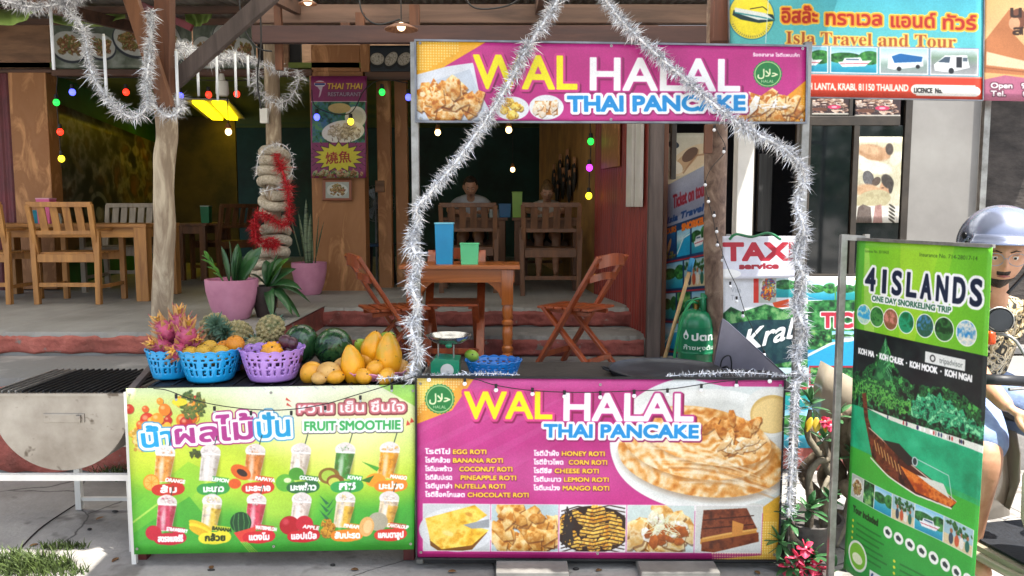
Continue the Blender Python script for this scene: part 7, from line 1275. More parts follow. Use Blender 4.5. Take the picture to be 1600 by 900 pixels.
def limb(pts, r0, r1, t=DR, m=M_bark, name='stem'):
    sp = spline(pts, 6); n = len(sp); MB().tube(sp, [r0 + (r1 - r0) * i / n + .003 * mnoise.noise(V((i * .5, r0 * 99, 0))) for i in range(n)], 9).build(name, m, t, smooth='all'); return sp
def rosette(c, d, n, L, t, m=M_dl, w=.028):
    d = V(d).normalized(); _, u, q = ortho(d)
    for k in range(n): a = k * 2.4; e = .15 + .9 * (1 - k / n); leaf(c + d * .004 * k, d * (1.1 - e) + (u * math.cos(a) + q * math.sin(a)) * e, L * rgp.uniform(.7, 1.15), w * rgp.uniform(.8, 1.2), m, t, .15, .2, n=5)
def flower(c, d, r, t):
    d = V(d).normalized(); _, u, q = ortho(d)
    for k in range(5): a = k * 1.2566; o = u * math.cos(a) + q * math.sin(a); leaf(c, o + d * .35, r, r * .95, M_fl, t, .1, .15, name='petal', n=6)
    MB().ell(c + d * .004, (.008,) * 3, None, 8, 6).build('flower_heart', M_flc, t, smooth='all')
L1 = limb([P(1290, 830, 3.62), P(1288, 790, 3.6), P(1300, 750, 3.62), P(1282, 712, 3.62), P(1262, 680, 3.62), P(1266, 640, 3.62)], .028, .010)
L2 = limb([P(1262, 840, 3.6), P(1266, 790, 3.58), P(1264, 745, 3.58), P(1278, 722, 3.58), P(1295, 716, 3.6), P(1290, 690, 3.62), P(1310, 660, 3.6)], .02, .009)
L3 = limb([P(1282, 842, 3.56), P(1290, 800, 3.52), P(1286, 768, 3.52), P(1296, 745, 3.55)], .016, .010)
L4 = limb([P(1300, 850, 3.64), P(1322, 810, 3.68), P(1330, 770, 3.7), P(1336, 720, 3.72)], .03, .012); L5 = limb([P(1262, 860, 3.5), P(1240, 840, 3.44), P(1236, 822, 3.42)], .016, .008)
for px, py, Y, d, n, L in ((1266, 638, 3.6, (0, 0, 1), 12, .085), (1308, 655, 3.6, (.3, 0, 1), 9, .08), (1285, 690, 3.55, (.2, -.2, 1), 8, .07), (1236, 818, 3.42, (-.3, -.3, .8), 16, .11), (1262, 800, 3.45, (.1, -.5, .8), 12, .10), (1222, 850, 3.42, (-.4, -.5, .5), 14, .11), (1265, 870, 3.42, (0, -.6, .3), 12, .11), (1240, 880, 3.40, (-.3, -.6, .1), 12, .11), (1292, 780, 3.5, (.2, -.5, .8), 8, .08), (1335, 715, 3.7, (0, 0, 1), 9, .09), (1300, 890, 3.45, (.2, -.6, .1), 10, .10)): rosette(P(px, py, Y), d, n, L, DR)
for px, py, d in ((1243, 870, (-.2, -1, .2)), (1258, 856, (.1, -1, .5)), (1232, 884, (-.4, -1, .1)), (1272, 882, (.3, -1, 0)), (1252, 890, (0, -1, -.2)), (1284, 892, (.3, -1, -.2)), (1288, 658, (.3, -1, .1)), (1296, 664, (.8, -.8, 0))): flower(P(px, py, 3.36 if py > 700 else 3.5), d, .046 if py > 700 else .030, DR)
for k in range(3): leaf(P(1268 + k * 8, 652, 3.52), (-.4 + .3 * k, -.3, -1), .07, .035, M_yl, DR, 0, .2)
# small plants along the kerb, cardboard-coloured driftwood
DW = thing('driftwood', 'heap of weathered driftwood and dry roots between the desert rose and the green banner', 'driftwood', (P(1330, 860, 3.8).x, 3.85, 0)); Mdw = mat('driftwood', '#8f7f6a', '#4f4236', rough=.9, scale=8, bump=.7)
for k in range(9): a = k * .9; b0 = DW.location + V((.13 * math.cos(a), .10 * math.sin(a), .05 + .03 * k)); sp = spline([b0, b0 + V((.1 * math.sin(a * 2), .06, .12)), b0 + V((.16 * math.sin(a * 3 + 1), -.03, .26 + .02 * k)), b0 + V((.12 * math.cos(a * 2), 0, .40))], 5); MB().tube(sp, [.034 - .0012 * i for i in range(len(sp))], 8).build('root', Mdw, DW, smooth='all')
for k in range(4): MB().ell(DW.location + V((-.10 + .06 * k, -.12, .10 + .14 * (k % 2))), (.07, .05, .045), Matrix.Rotation(k * .6, 3, 'Y'), 14, 10).build('stump', Mdw, DW, smooth='all')
# grass at the foot of the barbecue
Mgr = mat('grass_blade', '#55662c', '#2c3c18', rough=.7, scale=20); b = MB(); rg = random.Random(5)
def blades(cx, cy, rad, n, h):
    for k in range(n):
        a = rg.uniform(0, 6.28); q = rad * math.sqrt(rg.random()); p = V((cx + q * math.cos(a) * 1.6, cy + q * math.sin(a) * .5, 0)); d = V((rg.uniform(-.6, .6), rg.uniform(-.6, .4), 1)); L = h * rg.uniform(.4, 1.15); s = V((rg.uniform(-1, 1), rg.uniform(-1, 1), 0)).normalized() * .0035
        m = p + d * L * .55; e = p + d * L + V((d.x * .4, d.y * .4, -.25)) * L * .6; b.add([p - s, p + s, m + s * .8, m - s * .8, e], [(0, 1, 2, 3), (3, 2, 4)])
gp = G(40, 888, 0); blades(gp.x, gp.y, .13, 420, .10); gp = G(70, 896, 0); blades(gp.x, gp.y, .12, 260, .06); gp = G(100, 856, 0); blades(gp.x, gp.y, .07, 130, .045); gp = G(-30, 880, 0); blades(gp.x, gp.y, .2, 250, .08); gp = G(205, 750, 0); blades(gp.x, 4.62, .16, 260, .10)
b.build('grass', Mgr)['kind'] = 'stuff'
# thin crack / cable on the ground, litter
tag(MB().tube(spline([G(20, 870, .004), G(60, 828, .004), G(100, 800, .004), G(122, 786, .004)], 5), .004, 5).build('ground_cable', M_wire, None), 'thin dark cable lying across the concrete under the barbecue', 'cable')
for k in range(7): p = G([140, 118, 180, 520, 900, 330, 1070][k], [828, 890, 800, 884, 890, 892, 884][k], 0); tag(MB().ell(p + V((0, 0, .004)), (.012 + .003 * (k % 3), .009, .006), None, 8, 5).build('pebble', M_dark, None, smooth='all'), ['dark pebble under the barbecue leg', 'dark pebble in front of the grass tuft', 'dark pebble under the barbecue at right', 'dark pebble below the smoothie banner', 'dark pebble below the pink menu banner', 'dark pebble by the dark red table leg', 'dark pebble near the right end under the menu banner'][k], 'pebble')
for (a, b_, lb) in ((775, 888, 'pale grey paving slab lying under the middle of the menu banner'), (1000, 1122, 'pale grey paving slab lying under the right part of the menu banner')):
    p, q = G(a, 888, .045), G(b_, 888, .045); tag(box_obj('paving_slab', ((p.x + q.x) / 2, p.y + .10, .023), (q.x - p.x, .28, .044), mat('pale_slab', '#86847f', '#6a6864', rough=.8, scale=6), None, b=.004), lb, 'paving slab')
Mdl = mat('dry_leaf', '#8a6236', '#5a3c20', rough=.8, scale=30); rg = random.Random(21)
for k, (px, py, lb) in enumerate([(150, 812, 'under the barbecue leg'), (60, 850, 'behind the grass tuft'), (175, 878, 'left of the smoothie banner foot'), (330, 884, 'below the smoothie banner'), (560, 890, 'below the right half of the smoothie banner'), (700, 893, 'below the fried egg photo of the menu banner'), (940, 890, 'between the two paving slabs'), (1180, 892, 'beside the desert rose flowers')]):
    p = G(px, py, .004); a = rg.uniform(0, 6.28); tag(leaf(p, (math.cos(a), math.sin(a), .12), rg.uniform(.03, .05), .022, Mdl, None, .1, .3, name='dry_leaf', n=5), 'small curled dry leaf on the concrete ' + lb, 'leaf', 'dry leaves scattered on the concrete')
# ------------------------------------------------------------------ across the street, behind the camera (seen only in reflections)
def tree(label, x, y, h, r, seed):
    t = thing('street_tree', label, 'tree', (x, y, 0)); rg = random.Random(seed); MB().tube(spline([(x, y, 0), (x + .2, y, h * .35), (x - .1, y + .2, h * .7)], 5), [.22 - .012 * i for i in range(11)], 10).build('trunk', M_bark, t); b = MB()
    for k in range(1500):
        u = V((rg.gauss(0, 1), rg.gauss(0, 1), rg.gauss(0, .8))).normalized() * r * rg.uniform(.45, 1); cc = V((x, y, h * .75)) + u; s = .16; a = V((rg.uniform(-1, 1), rg.uniform(-1, 1), rg.uniform(-1, 1))).normalized() * s; q = a.orthogonal().normalized() * s * .6; b.add([cc - a, cc + q, cc + a, cc - q], [(0, 1, 2, 3)])
    b.build('crown', M_dl, t)['kind'] = 'stuff'
tree('leafy tree across the street, to the right', 10.3, -11, 3.6, 2.6, 1); tree('leafy tree across the street, to the left', -9, -12, 6, 2.4, 2)
# ------------------------------------------------------------------ people
M_skin = mat('skin', '#cf9e80', '#b88262', rough=.5, scale=14, bump=.05, bscale=80, bdist=.002); M_skin2 = mat('pale_skin', '#d6a68a', '#c08c70', rough=.5, scale=14, bump=.05, bscale=80, bdist=.002)
def skinmesh(verts, edges, radii, sub=2, root=0):
    me = bpy.data.meshes.new('s'); me.from_pydata([tuple(v) for v in verts], edges, []); o = bpy.data.objects.new('s', me); COL.objects.link(o)
    o.modifiers.new('k', 'SKIN'); me.skin_vertices.new() if not me.skin_vertices else None
    sv = me.skin_vertices[0].data
    for i, r in enumerate(radii): sv[i].radius = r if hasattr(r, '__len__') else (r, r); sv[i].use_root = (i == root)
    o.modifiers.new('u', 'SUBSURF').levels = sub; dg = bpy.context.evaluated_depsgraph_get(); m2 = bpy.data.meshes.new_from_object(o.evaluated_get(dg)); bpy.data.objects.remove(o); bpy.data.meshes.remove(me)
    r = ([v.co.copy() for v in m2.vertices], [tuple(p.vertices) for p in m2.polygons]); bpy.data.meshes.remove(m2); return r
def chain(pts, radii, sub=2): return skinmesh(pts, [(i, i + 1) for i in range(len(pts) - 1)], radii, sub)
def head_fn(beard=0):
    def f(u):
        # u: unit direction; face looks along -Y; returns scaled offset in head radii
        x, y, z = u; k = 1.0; p = V((x * .80, y * .98, z * 1.18))
        jaw = max(0, -z); p.x *= 1 - .34 * jaw ** 1.5; p.y *= 1 - .12 * jaw
        if y < 0:
            f_ = -y
            p.y -= .20 * math.exp(-((x / .13) ** 2 + ((z + .12) / .16) ** 2)) * f_      # nose
            p.y -= .09 * math.exp(-((x / .09) ** 2 + ((z - .08) / .20) ** 2)) * f_      # bridge
            for s in (-1, 1): p.y += .10 * math.exp(-(((x - s * .34) / .17) ** 2 + ((z - .12) / .11) ** 2))   # sockets
            p.y -= .05 * math.exp(-((z - .30) / .10) ** 2) * math.exp(-(x / .5) ** 2)    # brow
            p.y -= .07 * math.exp(-((x / .22) ** 2 + ((z + .46) / .07) ** 2)); p.y += .03 * math.exp(-((x / .25) ** 2 + ((z + .47) / .02) ** 2))
            p.y -= .10 * math.exp(-((x / .25) ** 2 + ((z + .80) / .18) ** 2))            # chin
            for s in (-1, 1): p += V((s * .03, -.03, 0)) * math.exp(-(((x - s * .5) / .2) ** 2 + ((z + .1) / .2) ** 2))
        return p
    return f
def head_parts(c, rot, s, skin, t, hair_m, hair_mask, beard_mask=None, glasses=False):
    """returns head geometry (for joining with the body); adds hair, eyes, brows, glasses as parts"""
    f = head_fn(); M = rot.to_3x3() if hasattr(rot, 'to_3x3') else rot; c = V(c)
    hb = MB().ell(c, s, M, 44, 34, f)
    for sd in (-1, 1): hb.ell(c + M @ V((sd * .80 * s, .06 * s, -.04 * s)), (.07 * s, .17 * s, .26 * s), M, 10, 8)
    def shell(name, mask, k, m, nz=.03):
        b = MB(); vs = []; idx = {}; n, mm = 64, 48; b2 = MB()
        def pt(i, j): a = 6.2832 * (i % n) / n; th = math.pi * j / mm; u = V((math.sin(th) * math.cos(a), math.sin(th) * math.sin(a), math.cos(th))); return u
        fs = []
        for j in range(mm):
            for i in range(n):
                um = (pt(i, j) + pt(i + 1, j + 1)) / 2
                if mask(um): 
                    q = []
                    for (a, b_) in ((i, j), (i, j + 1), (i + 1, j + 1), (i + 1, j)):
                        key = (a % n, b_)
                        if key not in idx: u = pt(*key); idx[key] = len(vs); vs.append(c + M @ (f(u) * s * (k + nz * mnoise.noise(u * 9))))
                        q.append(idx[key])
                    fs.append(tuple(q))
        if fs: b2.add(vs, fs).build(name, m, t, smooth='all', solid=.004)
    if hair_mask: shell('hair', hair_mask, 1.05, hair_m)
    if beard_mask: shell('beard', beard_mask, .998, hair_m, .03)
    for sd in (-1, 1):
        e = c + M @ V((sd * .30 * s, -.80 * s, .10 * s)); MB().ell(e, .115 * s, None, 12, 8).build('eye', mat('eye_white', '#d8d4cc', '#c8c4bc', rough=.2, bump=0), t, smooth='all'); MB().ell(e + M @ V((0, -.075 * s, -.01 * s)), .055 * s, None, 10, 8).build('iris', M_dark, t, smooth='all')
        MB().ell(e + M @ V((0, -.0 * s, .07 * s)), (.15 * s, .11 * s, .045 * s), M, 12, 6).build('eyelid', skin, t, smooth='all')
        MB().tube([c + M @ V((sd * .13 * s, -.97 * s, .30 * s)), c + M @ V((sd * .30 * s, -.95 * s, .36 * s)), c + M @ V((sd * .48 * s, -.82 * s, .30 * s))], [.018 * s, .026 * s, .010 * s], 6).build('eyebrow', hair_m, t, smooth='all')
    MB().tube([c + M @ V((-.19 * s, -.90 * s, -.55 * s)), c + M @ V((0, -.985 * s, -.535 * s)), c + M @ V((.19 * s, -.90 * s, -.55 * s))], [.015 * s, .045 * s, .015 * s], 8).build('lips', mat('lips', '#a05a52', '#8a4a44', rough=.5), t, smooth='all')
    if glasses:
        b = MB()
        for sd in (-1, 1):
            g = c + M @ V((sd * .33 * s, -1.06 * s, .08 * s)); b.tube([g + M @ V((.27 * s * math.cos(a * .3927), .03 * s * abs(math.cos(a * .3927)), .22 * s * math.sin(a * .3927))) for a in range(17)], .012 * s, 6, False); b.tube([g + M @ V((sd * .26 * s, .02 * s, .05 * s)), c + M @ V((sd * .84 * s, .05 * s, .06 * s))], .012 * s, 6)
        b.tube([c + M @ V((-.07 * s, -1.07 * s, .12 * s)), c + M @ V((.07 * s, -1.07 * s, .12 * s))], .012 * s, 6); gg = b.build('glasses', mat('clear_frame', '#a8b0b8', '#8890a0', rough=.2, bump=0), t, smooth='all')
    return hb
def hand_geo(w, d, palm_n, s, curl=.6):
    """palm + five bent fingers, starting at wrist w, pointing along d; palm_n points out of the back of the hand"""
    d = V(d).normalized(); n_ = V(palm_n).normalized(); x = d.cross(n_).normalized(); geos = []
    geos.append(chain([w - d * .01, w + d * .035 * s, w + d * .085 * s], [(.026 * s, .018 * s), (.036 * s, .016 * s), (.036 * s, .013 * s)]))
    for k, (off, L) in enumerate(((-.030, .062), (-.010, .074), (.010, .078), (.029, .070))):
        p = w + d * .085 * s + x * off * s; a0 = curl * .5; pts = [p - d * .02 * s, p]; dd = d
        for j, fr in enumerate((.45, .32, .23)): ang = curl * (.5 + .5 * j); dd = (d * math.cos(ang) - n_ * math.sin(ang)).normalized(); pts.append(pts[-1] + dd * L * s * fr * 1.15)
        geos.append(chain(pts, [.0095 * s, .0098 * s, .009 * s, .0085 * s, .0065 * s], 2))
    p = w + d * .02 * s + x * .03 * s; geos.append(chain([p - x * .01 * s, p + x * .022 * s + d * .018 * s - n_ * .008 * s, p + x * .034 * s + d * .05 * s - n_ * .016 * s, p + x * .030 * s + d * .072 * s - n_ * .024 * s], [.013 * s, .0125 * s, .0105 * s, .008 * s])); return geos
def fuse(name, geos, m, t, vox=.008, smooth=2):
    b = MB()
    for g in geos: b.add(g.v, g.f) if isinstance(g, MB) else b.add(g[0], g[1])
    o = b.build(name, m, t, smooth='all'); r = o.modifiers.new('r', 'REMESH'); r.mode = 'VOXEL'; r.voxel_size = vox; r.use_smooth_shade = True
    if smooth: k = o.modifiers.new('s', 'SMOOTH'); k.factor = .5; k.iterations = smooth
    dg = bpy.context.evaluated_depsgraph_get(); me = bpy.data.meshes.new_from_object(o.evaluated_get(dg)); o.modifiers.clear(); o.data = me
    for p in me.polygons: p.use_smooth = True
    if not me.materials: me.materials.append(m)
    return o
def rotm(yaw, pitch, roll=0): return Matrix.Rotation(yaw, 3, 'Z') @ Matrix.Rotation(pitch, 3, 'X') @ Matrix.Rotation(roll, 3, 'Y')
M_hairb = mat('brown_hair', '#3a2a20', '#1c1410', rough=.6, scale=40, bump=.6, stretch=(1, 1, .3)); M_hairbl = mat('blonde_hair', '#8f6f48', '#5c4228', rough=.55, scale=40, bump=.6, stretch=(1, 1, .3))
def diner(label, px, py, Y, shirt, skin, hair, mask, woman=False):
    hc = P(px, py, Y); t = thing('person', label, 'person', (hc.x, Y + .15, FL)); s = .105 * (.93 if woman else 1); M = rotm(0 if woman else .05, .42)
    hb = head_parts(hc, M, s, skin, t, hair, mask); sh = hc + V((0, .13, -.15)); w = .17 if not woman else .145; hip = V((hc.x, Y + .28, FL + .50)); tz_ = FL + .735
    geos = [hb, chain([hc + V((0, .02, -.04)), hc + V((0, .07, -.13)), sh + V((0, .0, -.02))], [.055, .05, .06])]
    el = {}; wr = {}
    for sd in (-1, 1):
        a = sh + V((sd * w, 0, -.02)); e = V((hc.x + sd * (w + .09), Y - .02, tz_ + .07)); h = V((hc.x + sd * .09, Y - .24, tz_ + .05)); el[sd] = e; geos.append(chain([a, (a + e) / 2, e, (e + h) / 2, h], [.05, .044, .037, .033, .025])); geos += hand_geo(h, (-sd * .5, -.8, -.1), (0, 0, 1), 1.0, .8)
    for sd in (-1, 1): k = hip + V((sd * .10, -.42, .02)); geos.append(chain([hip + V((sd * .06, 0, 0)), (hip + k) / 2 + V((sd * .04, 0, 0)), k, k + V((0, .03, -.22)), k + V((0, .04, -.44)), k + V((0, -.08, -.49))], [.10, .085, .06, .052, .035, .03]))
    geos.append(chain([sh, (sh + hip) / 2, hip], [(.13, .085), (.13, .09), (.14, .10)])); geos.append(chain([sh + V((-w, 0, -.03)), sh + V((0, .01, -.01)), sh + V((w, 0, -.03))], [.055, .07, .055])); fuse('body', geos, skin, t, .009)
    g2 = [chain([sh + V((0, .01, .035)), sh + V((0, 0, -.03)), (sh * .5 + hip * .5), hip + V((0, 0, .02))], [(.075, .07), (w * .98, .105), (.155, .115), (.16, .125)])]
    g2.append(chain([sh + V((-w - .015, 0, -.045)), sh + V((-w * .5, .01, -.01)), sh + V((0, .01, .0)), sh + V((w * .5, .01, -.01)), sh + V((w + .015, 0, -.045))], [.068, .08, .085, .08, .068]))
    for sd in (-1, 1): a = sh + V((sd * w * .8, 0, -.015)); g2.append(chain([sh + V((sd * .06, 0, -.01)), a, a.lerp(el[sd], .62)], [.06, .072, .062]))
    fuse('shirt', g2, shirt, t, .009); fuse('shorts', [chain([hip + V((sd * .06, .02, 0)), hip + V((sd * .12, -.30, .01))], [.125, .10]) for sd in (-1, 1)], mat('dark_shorts', '#2c2c34', '#1c1c22', rough=.8), t, .012); return t
diner('man with short dark hair and pale grey T-shirt bending over the far table', 735, 292, 9.42, mat('grey_shirt', '#c4c8ce', '#a6aab2', rough=.8, scale=6), M_skin2, M_hairb, lambda u: u.z > .35 - .55 * max(0, u.y) * 1.6 + (.32 if u.y < -.5 else 0))
wt = diner('woman with tied-up light hair and white top looking down at the far table', 855, 300, 9.42, mat('white_shirt', '#d8d4cc', '#bcb8b0', rough=.8, scale=6), M_skin2, M_hairbl, lambda u: u.z > .30 - .9 * max(0, u.y) * 1.2 + (.22 if u.y < -.5 else 0) - (.25 if abs(u.x) > .7 else 0), True)
MB().ell(P(855, 300, 9.42) + V((0, .07, .11)), (.045, .045, .04), None, 12, 8).build('hair_bun', M_hairbl, wt, smooth='all')
# ---- rider on the scooter
RX, RY = P(1561, 400, 3.22).x, 3.22
RD = thing('person', 'bearded rider in silver helmet, glasses and leaf-patterned shirt sitting on the scooter', 'person', (RX + .02, RY + .1, 0)); hc = P(1562, 397, RY) + V((.0, .0, -.0)); s = .114; M = rotm(R(-20), R(12), 0)
hb = head_parts(hc, M, s, M_skin, RD, M_hairb, lambda u: u.y > .25 and u.z > -.35, lambda u: (u.y < -.2 and u.z < -.60) or (u.y < -.6 and -.42 < u.z < -.35 and abs(u.x) < .30), True)
up = V((0, 0, 1)); sh = V((hc.x + .06, RY + .12, hc.z - .25)); hip = V((hc.x + .02, RY + .26, .80))
geos = [hb, chain([hc + V((0, .03, -.05)), hc + V((.02, .07, -.15)), sh], [.062, .06, .07])]
wL = P(1578, 640, 2.95); aL = sh + V((-.19, 0, -.02)); eL = V((P(1532, 590, 3.12).x, 3.12, P(0, 590, 3.12).z)); aR = sh + V((.19, 0, -.02)); eR = aR + V((.10, -.12, -.24)); wR = eR + V((-.08, -.26, -.02))
geos.append(chain([aL, (aL + eL) / 2, eL, (eL + wL) / 2, wL], [.055, .050, .042, .038, .028])); geos += hand_geo(wL, (.85, -.25, -.35), (0, -.5, .85), 1.15, .7)
geos.append(chain([aR, (aR + eR) / 2, eR, (eR + wR) / 2, wR], [.055, .050, .042, .038, .028])); geos += hand_geo(wR, (0, -.9, -.2), (0, 0, 1), 1.1, .9)
kL = V((P(1532, 735, 3.0).x, 2.95, .66)); kR = kL + V((.50, .0, 0)); 
for k, sd in ((kL, -1), (kR, 1)): geos.append(chain([hip + V((sd * .08, 0, 0)), (hip + V((sd * .08, 0, 0)) + k) / 2 + V((0, 0, .02)), k, k + V((-.01, .06, -.22)), k + V((.0, .09, -.42)), k + V((.0, -.04, -.47))], [.105, .088, .062, .058, .038, .034]))
geos.append(chain([sh, (sh + hip) / 2, hip], [(.14, .09), (.14, .10), (.15, .12)])); fuse('body', geos, M_skin, RD, .0075)
# leaf-patterned shirt
ms = bpy.data.materials.new('leaf_pattern_cloth'); ms.use_nodes = True; n_ = ms.node_tree; b_ = n_.nodes['Principled BSDF']; tc = n_.nodes.new('ShaderNodeTexCoord'); nz = n_.nodes.new('ShaderNodeTexNoise'); nz.inputs['Scale'].default_value = 17; nz.inputs['Detail'].default_value = 2; nz.inputs['Distortion'].default_value = 2.2
cr = n_.nodes.new('ShaderNodeValToRGB'); cr.color_ramp.interpolation = 'CONSTANT'; e = cr.color_ramp.elements; e[0].position = 0; e[0].color = (*srgb('#24241e'), 1); e[1].position = .43; e[1].color = (*srgb('#a08c64'), 1); q = e.new(.50); q.color = (*srgb('#cfbf9c'), 1); q = e.new(.60); q.color = (*srgb('#2a2a22'), 1); q = e.new(.66); q.color = (*srgb('#d8caa8'), 1)
n_.links.new(tc.outputs['Object'], nz.inputs['Vector']); n_.links.new(nz.outputs[0], cr.inputs[0]); n_.links.new(cr.outputs[0], b_.inputs['Base Color']); b_.inputs['Roughness'].default_value = .8
fz = n_.nodes.new('ShaderNodeTexNoise'); fz.inputs['Scale'].default_value = 9; fz.inputs['Detail'].default_value = 4; fz.inputs['Distortion'].default_value = 1.5; bz = n_.nodes.new('ShaderNodeBump'); bz.inputs['Strength'].default_value = .9; bz.inputs['Distance'].default_value = .05; n_.links.new(tc.outputs['Object'], fz.inputs['Vector']); n_.links.new(fz.outputs[0], bz.inputs['Height']); n_.links.new(bz.outputs[0], b_.inputs['Normal'])
g2 = [chain([sh + V((-.19, .01, -.045)), sh + V((-.09, .02, -.01)), sh + V((0, .02, .0)), sh + V((.09, .02, -.01)), sh + V((.19, .01, -.045))], [.072, .085, .09, .085, .072]), chain([sh + V((-.01, .02, .045)), sh + V((0, 0, -.03)), sh.lerp(hip, .5), hip + V((0, 0, .0))], [(.085, .075), (.175, .115), (.17, .135), (.18, .15)])]
for a, e_ in ((aL, eL), (aR, eR)): g2.append(chain([sh.lerp(a, .3), a, a.lerp(e_, .72)], [.065, .078, .070]))
sh_o = fuse('shirt', g2, ms, RD, .008)
MB().tube(spline([sh + V((-.10, -.075, .055)), sh + V((-.05, -.13, -.03)), sh + V((.0, -.14, -.12))], 4), .012, 6).build('collar', ms, RD, smooth='all'); MB().tube(spline([sh + V((.09, -.075, .055)), sh + V((.05, -.13, -.03)), sh + V((.0, -.14, -.12))], 4), .012, 6).build('collar', ms, RD, smooth='all')
Msh = mat('light_denim', '#8fa4c8', '#7488ae', rough=.85, scale=20, bump=.2)
g3 = [chain([hip + V((sd * .07, .04, 0)), (hip + k) / 2 + V((0, 0, .02)), k + V((0, .0, .0))], [.135, .112, .085]) for k, sd in ((kL, -1), (kR, 1))] ; fuse('shorts', g3, Msh, RD, .010)
# helmet
Mhel = mat('silver_helmet', '#8c93a8', '#6c7388', rough=.2, scale=3, metal=.6, bump=0, coat=.6)
def helf(u): return V((u.x, u.y * 1.06, u.z * 1.0))
def shell_part(name, mask, rr, m, c, M, n=48, mm=36, th=.006, f=helf):
    vs = []; idx = {}; fs = []
    def pt(i, j): a = 6.2832 * (i % n) / n; t_ = math.pi * j / mm; return V((math.sin(t_) * math.cos(a), math.sin(t_) * math.sin(a), math.cos(t_)))
    for j in range(mm):
        for i in range(n):
            if mask((pt(i, j) + pt(i + 1, j + 1)) / 2):
                q = []
                for k in ((i % n, j), (i % n, j + 1), ((i + 1) % n, j + 1), ((i + 1) % n, j)):
                    if k not in idx: idx[k] = len(vs); vs.append(c + M @ (f(pt(*k)) * rr))
                    q.append(idx[k])
                fs.append(tuple(q))
    return MB().add(vs, fs).build(name, m, RD, smooth='all', solid=th)
hcc = hc + M @ V((0, .012, .040)); MH = rotm(R(-10), R(2)); hel = shell_part('helmet', lambda u: u.z > (.16 if u.y < -.35 else -.34 if u.y > 0 else -.34 + .5 * min(1, -u.y / .35)), .152, Mhel, hcc, MH)
shell_part('helmet_lining', lambda u: u.z > (.12 if u.y < -.35 else -.38), .140, M_bplast, hcc, MH)
vs = []; n = 24
for i in range(n + 1):
    a = math.pi * (1.16 + .68 * i / n); d = V((math.cos(a), math.sin(a) * 1.06, 0))
    for k, (rr, z) in enumerate(((.150, .045), (.158, .03), (.170, .016), (.184, .008))): vs.append(hcc + MH @ V((d.x * rr * (.98 if k else 1), d.y * rr, z - .01 * 0)))
MB().add(vs, [(4 * i + j, 4 * i + j + 1, 4 * i + 5 + j, 4 * i + 4 + j) for i in range(n) for j in range(3)]).build('helmet_peak', Mhel, RD, smooth='all', solid=.004)
for sd in (-1, 1):
    MB().lathe([(.0001, 0), (.013, 0), (.013, .006), (.0001, .008)], hcc + MH @ V((sd * .146, -.04, .035)), 14, MH @ V((sd, -.3, 0))).build('helmet_snap', M_black, RD); MB().tube(spline([hcc + MH @ V((sd * .135, -.02, -.04)), hc + M @ V((sd * .095, -.02, -.07)), hc + M @ V((sd * .03, -.06, -.145))], 5), .007, 6).build('helmet_strap', M_bplast, RD, smooth='all')
# ------------------------------------------------------------------ scooter
M_bod = mat('beige_body_paint', '#b4a894', '#9a8e7c', rough=.25, scale=3, bump=0, coat=.5); M_sad = mat('black_saddle', '#22242a', '#15161a', rough=.5, scale=30, bump=.2); M_mat = mat('rubber_mat', '#1c2028', '#101218', rough=.7, scale=20, bump=.3)
th_ = R(12); SM = Matrix.Rotation(th_, 3, 'Z'); So = V((1.955, 3.08, 0)); SCO = thing('scooter', 'beige scooter with round mirror, half hidden behind the green banner', 'scooter', So)
def S(x, y, z): return So + SM @ V((x, y, z))         # local frame: scooter points to -Y
def surf(name, pts_rows, m, th=.006):
    nr = len(pts_rows); nc = len(pts_rows[0]); vs = [S(*p) for r in pts_rows for p in r]; return MB().add(vs, [(j * nc + i, j * nc + i + 1, (j + 1) * nc + i + 1, (j + 1) * nc + i) for j in range(nr - 1) for i in range(nc - 1)]).build(name, m, SCO, smooth='all', solid=th)
surf('leg_shield', [[(x, -.30 - .05 * (1 - (x / .24) ** 2) - .10 * max(0, .55 - z) , z) for x in np.linspace(-w, w, 13)] for z, w in ((.30, .16), (.38, .20), (.5, .235), (.65, .235), (.78, .19), (.86, .13))], M_bod)
b = MB(); b.prism([S(x, y, .30) for x, y in ((-.20, -.34), (.20, -.34), (.19, .10), (-.19, .10))], (0, 0, -.05)); b.build('floor_board', M_bod, SCO); MB().prism([S(x, y, .305) for x, y in ((-.17, -.31), (.17, -.31), (.165, .08), (-.165, .08))], (0, 0, .008)).build('floor_mat', M_mat, SCO)
rim = [S(x, y, z) for x, y, z in ((-.245, -.36, .60), (-.255, -.38, .45), (-.23, -.40, .33), (-.205, -.30, .27), (-.20, -.05, .265), (-.20, .12, .28))]; MB().tube(spline(rim, 6), .018, 10).build('edge_moulding', M_bod, SCO, smooth='all')
surf('seat_front_panel', [[(x, .12 + .02 * (x / .15) ** 2 + .03 * z, z) for x in np.linspace(-w, w, 9)] for z, w in ((.30, .17), (.45, .16), (.58, .13), (.70, .11))], M_bod)
for sd in (-1, 1): surf('side_panel', [[(sd * (.17 + .03 * math.sin(u * 3.1)) * k2, .12 + u * .95, z + u * .10) for u in np.linspace(0, 1, 10)] for z, k2 in ((.34, .8), (.46, 1.05), (.58, 1.0), (.70, .8))], M_bod)
b = MB(); b.grid(lambda u, v: S((v - .5) * (.26 + .06 * math.sin(u * 3)), .06 + u * .72, .74 + .05 * math.cos((v - .5) * 3) + .05 * u * u - .04 * math.exp(-((u - .3) / .2) ** 2)), 16, 10); b.build('saddle', M_sad, SCO, smooth='all', solid=.05)
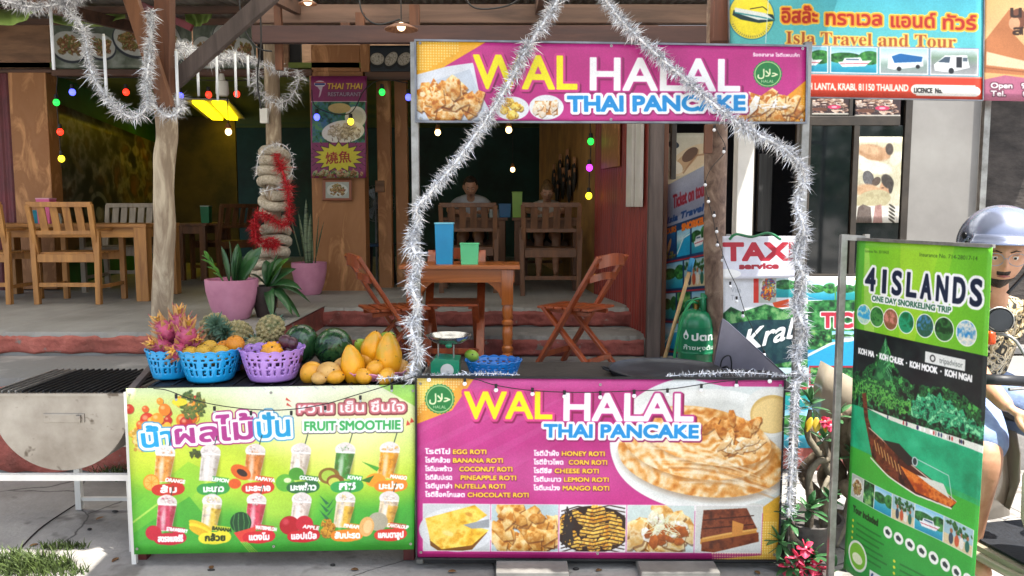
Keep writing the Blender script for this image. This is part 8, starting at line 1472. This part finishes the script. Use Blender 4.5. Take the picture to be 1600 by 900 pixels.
def wheel(y, steer=0):
    c = S(0, y, .25); ax = SM @ V((1, 0, 0)); b = MB(); pts = [c + (SM @ V((0, math.cos(a * .2618) * .20, math.sin(a * .2618) * .20))) for a in range(25)]; o = b.tube(pts, .05, 10, False).build('wheel', M_sad, SCO, smooth='all')
    MB().lathe([(.03, -.03), (.16, -.02), (.17, -.03), (.17, .03), (.16, .02), (.03, .03)], c, 28, ax).build('rim', M_steel, o, smooth=True)
wheel(-.62); wheel(.72)
MB().tube([S(0, -.60, .26), S(0, -.40, .90)], .03, 10).build('fork', M_black, SCO); surf('front_fender', [[(x, -.62 + .23 * math.cos(a), .25 + .27 * math.sin(a)) for x in (-.06, -.03, .03, .06)] for a in np.linspace(.3, 2.6, 12)], M_bod)
bar = [S(-.36, -.25, .99), S(-.22, -.30, .985), S(-.08, -.36, .95), S(.08, -.36, .95), S(.22, -.30, .985), S(.36, -.25, .99)]; MB().tube(spline(bar, 5), .012, 8).build('handlebar', M_steel, SCO, smooth='all')
for sd in (-1, 1):
    MB().tube([S(sd * .37, -.25, .99), S(sd * .24, -.295, .986)], .019, 12).build('grip', M_bplast, SCO, smooth='all'); MB().tube([S(sd * .23, -.34, .975), S(sd * .34, -.33, .97)], .006, 6).build('brake_lever', M_steel, SCO)
MB().ell(S(0, -.40, .96), (.13, .10, .08), SM, 20, 12).build('headlight_cowl', M_bod, SCO, smooth='all'); MB().ell(S(0, -.49, .95), (.08, .03, .055), SM, 16, 10).build('headlight', mat('lamp_lens', '#d8dce0', '#c0c4c8', rough=.1, bump=0), SCO, smooth='all')
mc = P(1562, 500, 2.80)
def mirror(c, base):
    MB().tube(spline([base, base.lerp(c, .5) + V((0, .02, .03)), c + V((.0, .02, -.05))], 5), .006, 8).build('mirror_stem', M_steel, SCO, smooth='all'); o = MB().lathe([(.0001, .018), (.035, .016), (.046, .004), (.047, 0), (.044, -.002)], c, 28, V((.25, 1, -.1))).build('mirror', M_steel, SCO, smooth=True)
    MB().lathe([(.0001, 0), (.038, 0), (.038, -.002), (.0001, -.002)], c + V((0, -.004, 0)), 28, V((.25, 1, -.1))).build('mirror_glass', mat('mirror_dark', '#3a3c40', '#2a2c30', rough=.15, metal=.5, bump=0), o)
mirror(mc, S(-.20, -.31, .985)); mirror(S(.34, -.32, 1.18), S(.20, -.31, .985))
tag(MB().box(P(1548, 528, 2.9), (.03, .03, .05), b=.01).build('indicator', mat('orange_lens', '#e0501c', '#c84010', rough=.2, bump=0), SCO, smooth='all'))
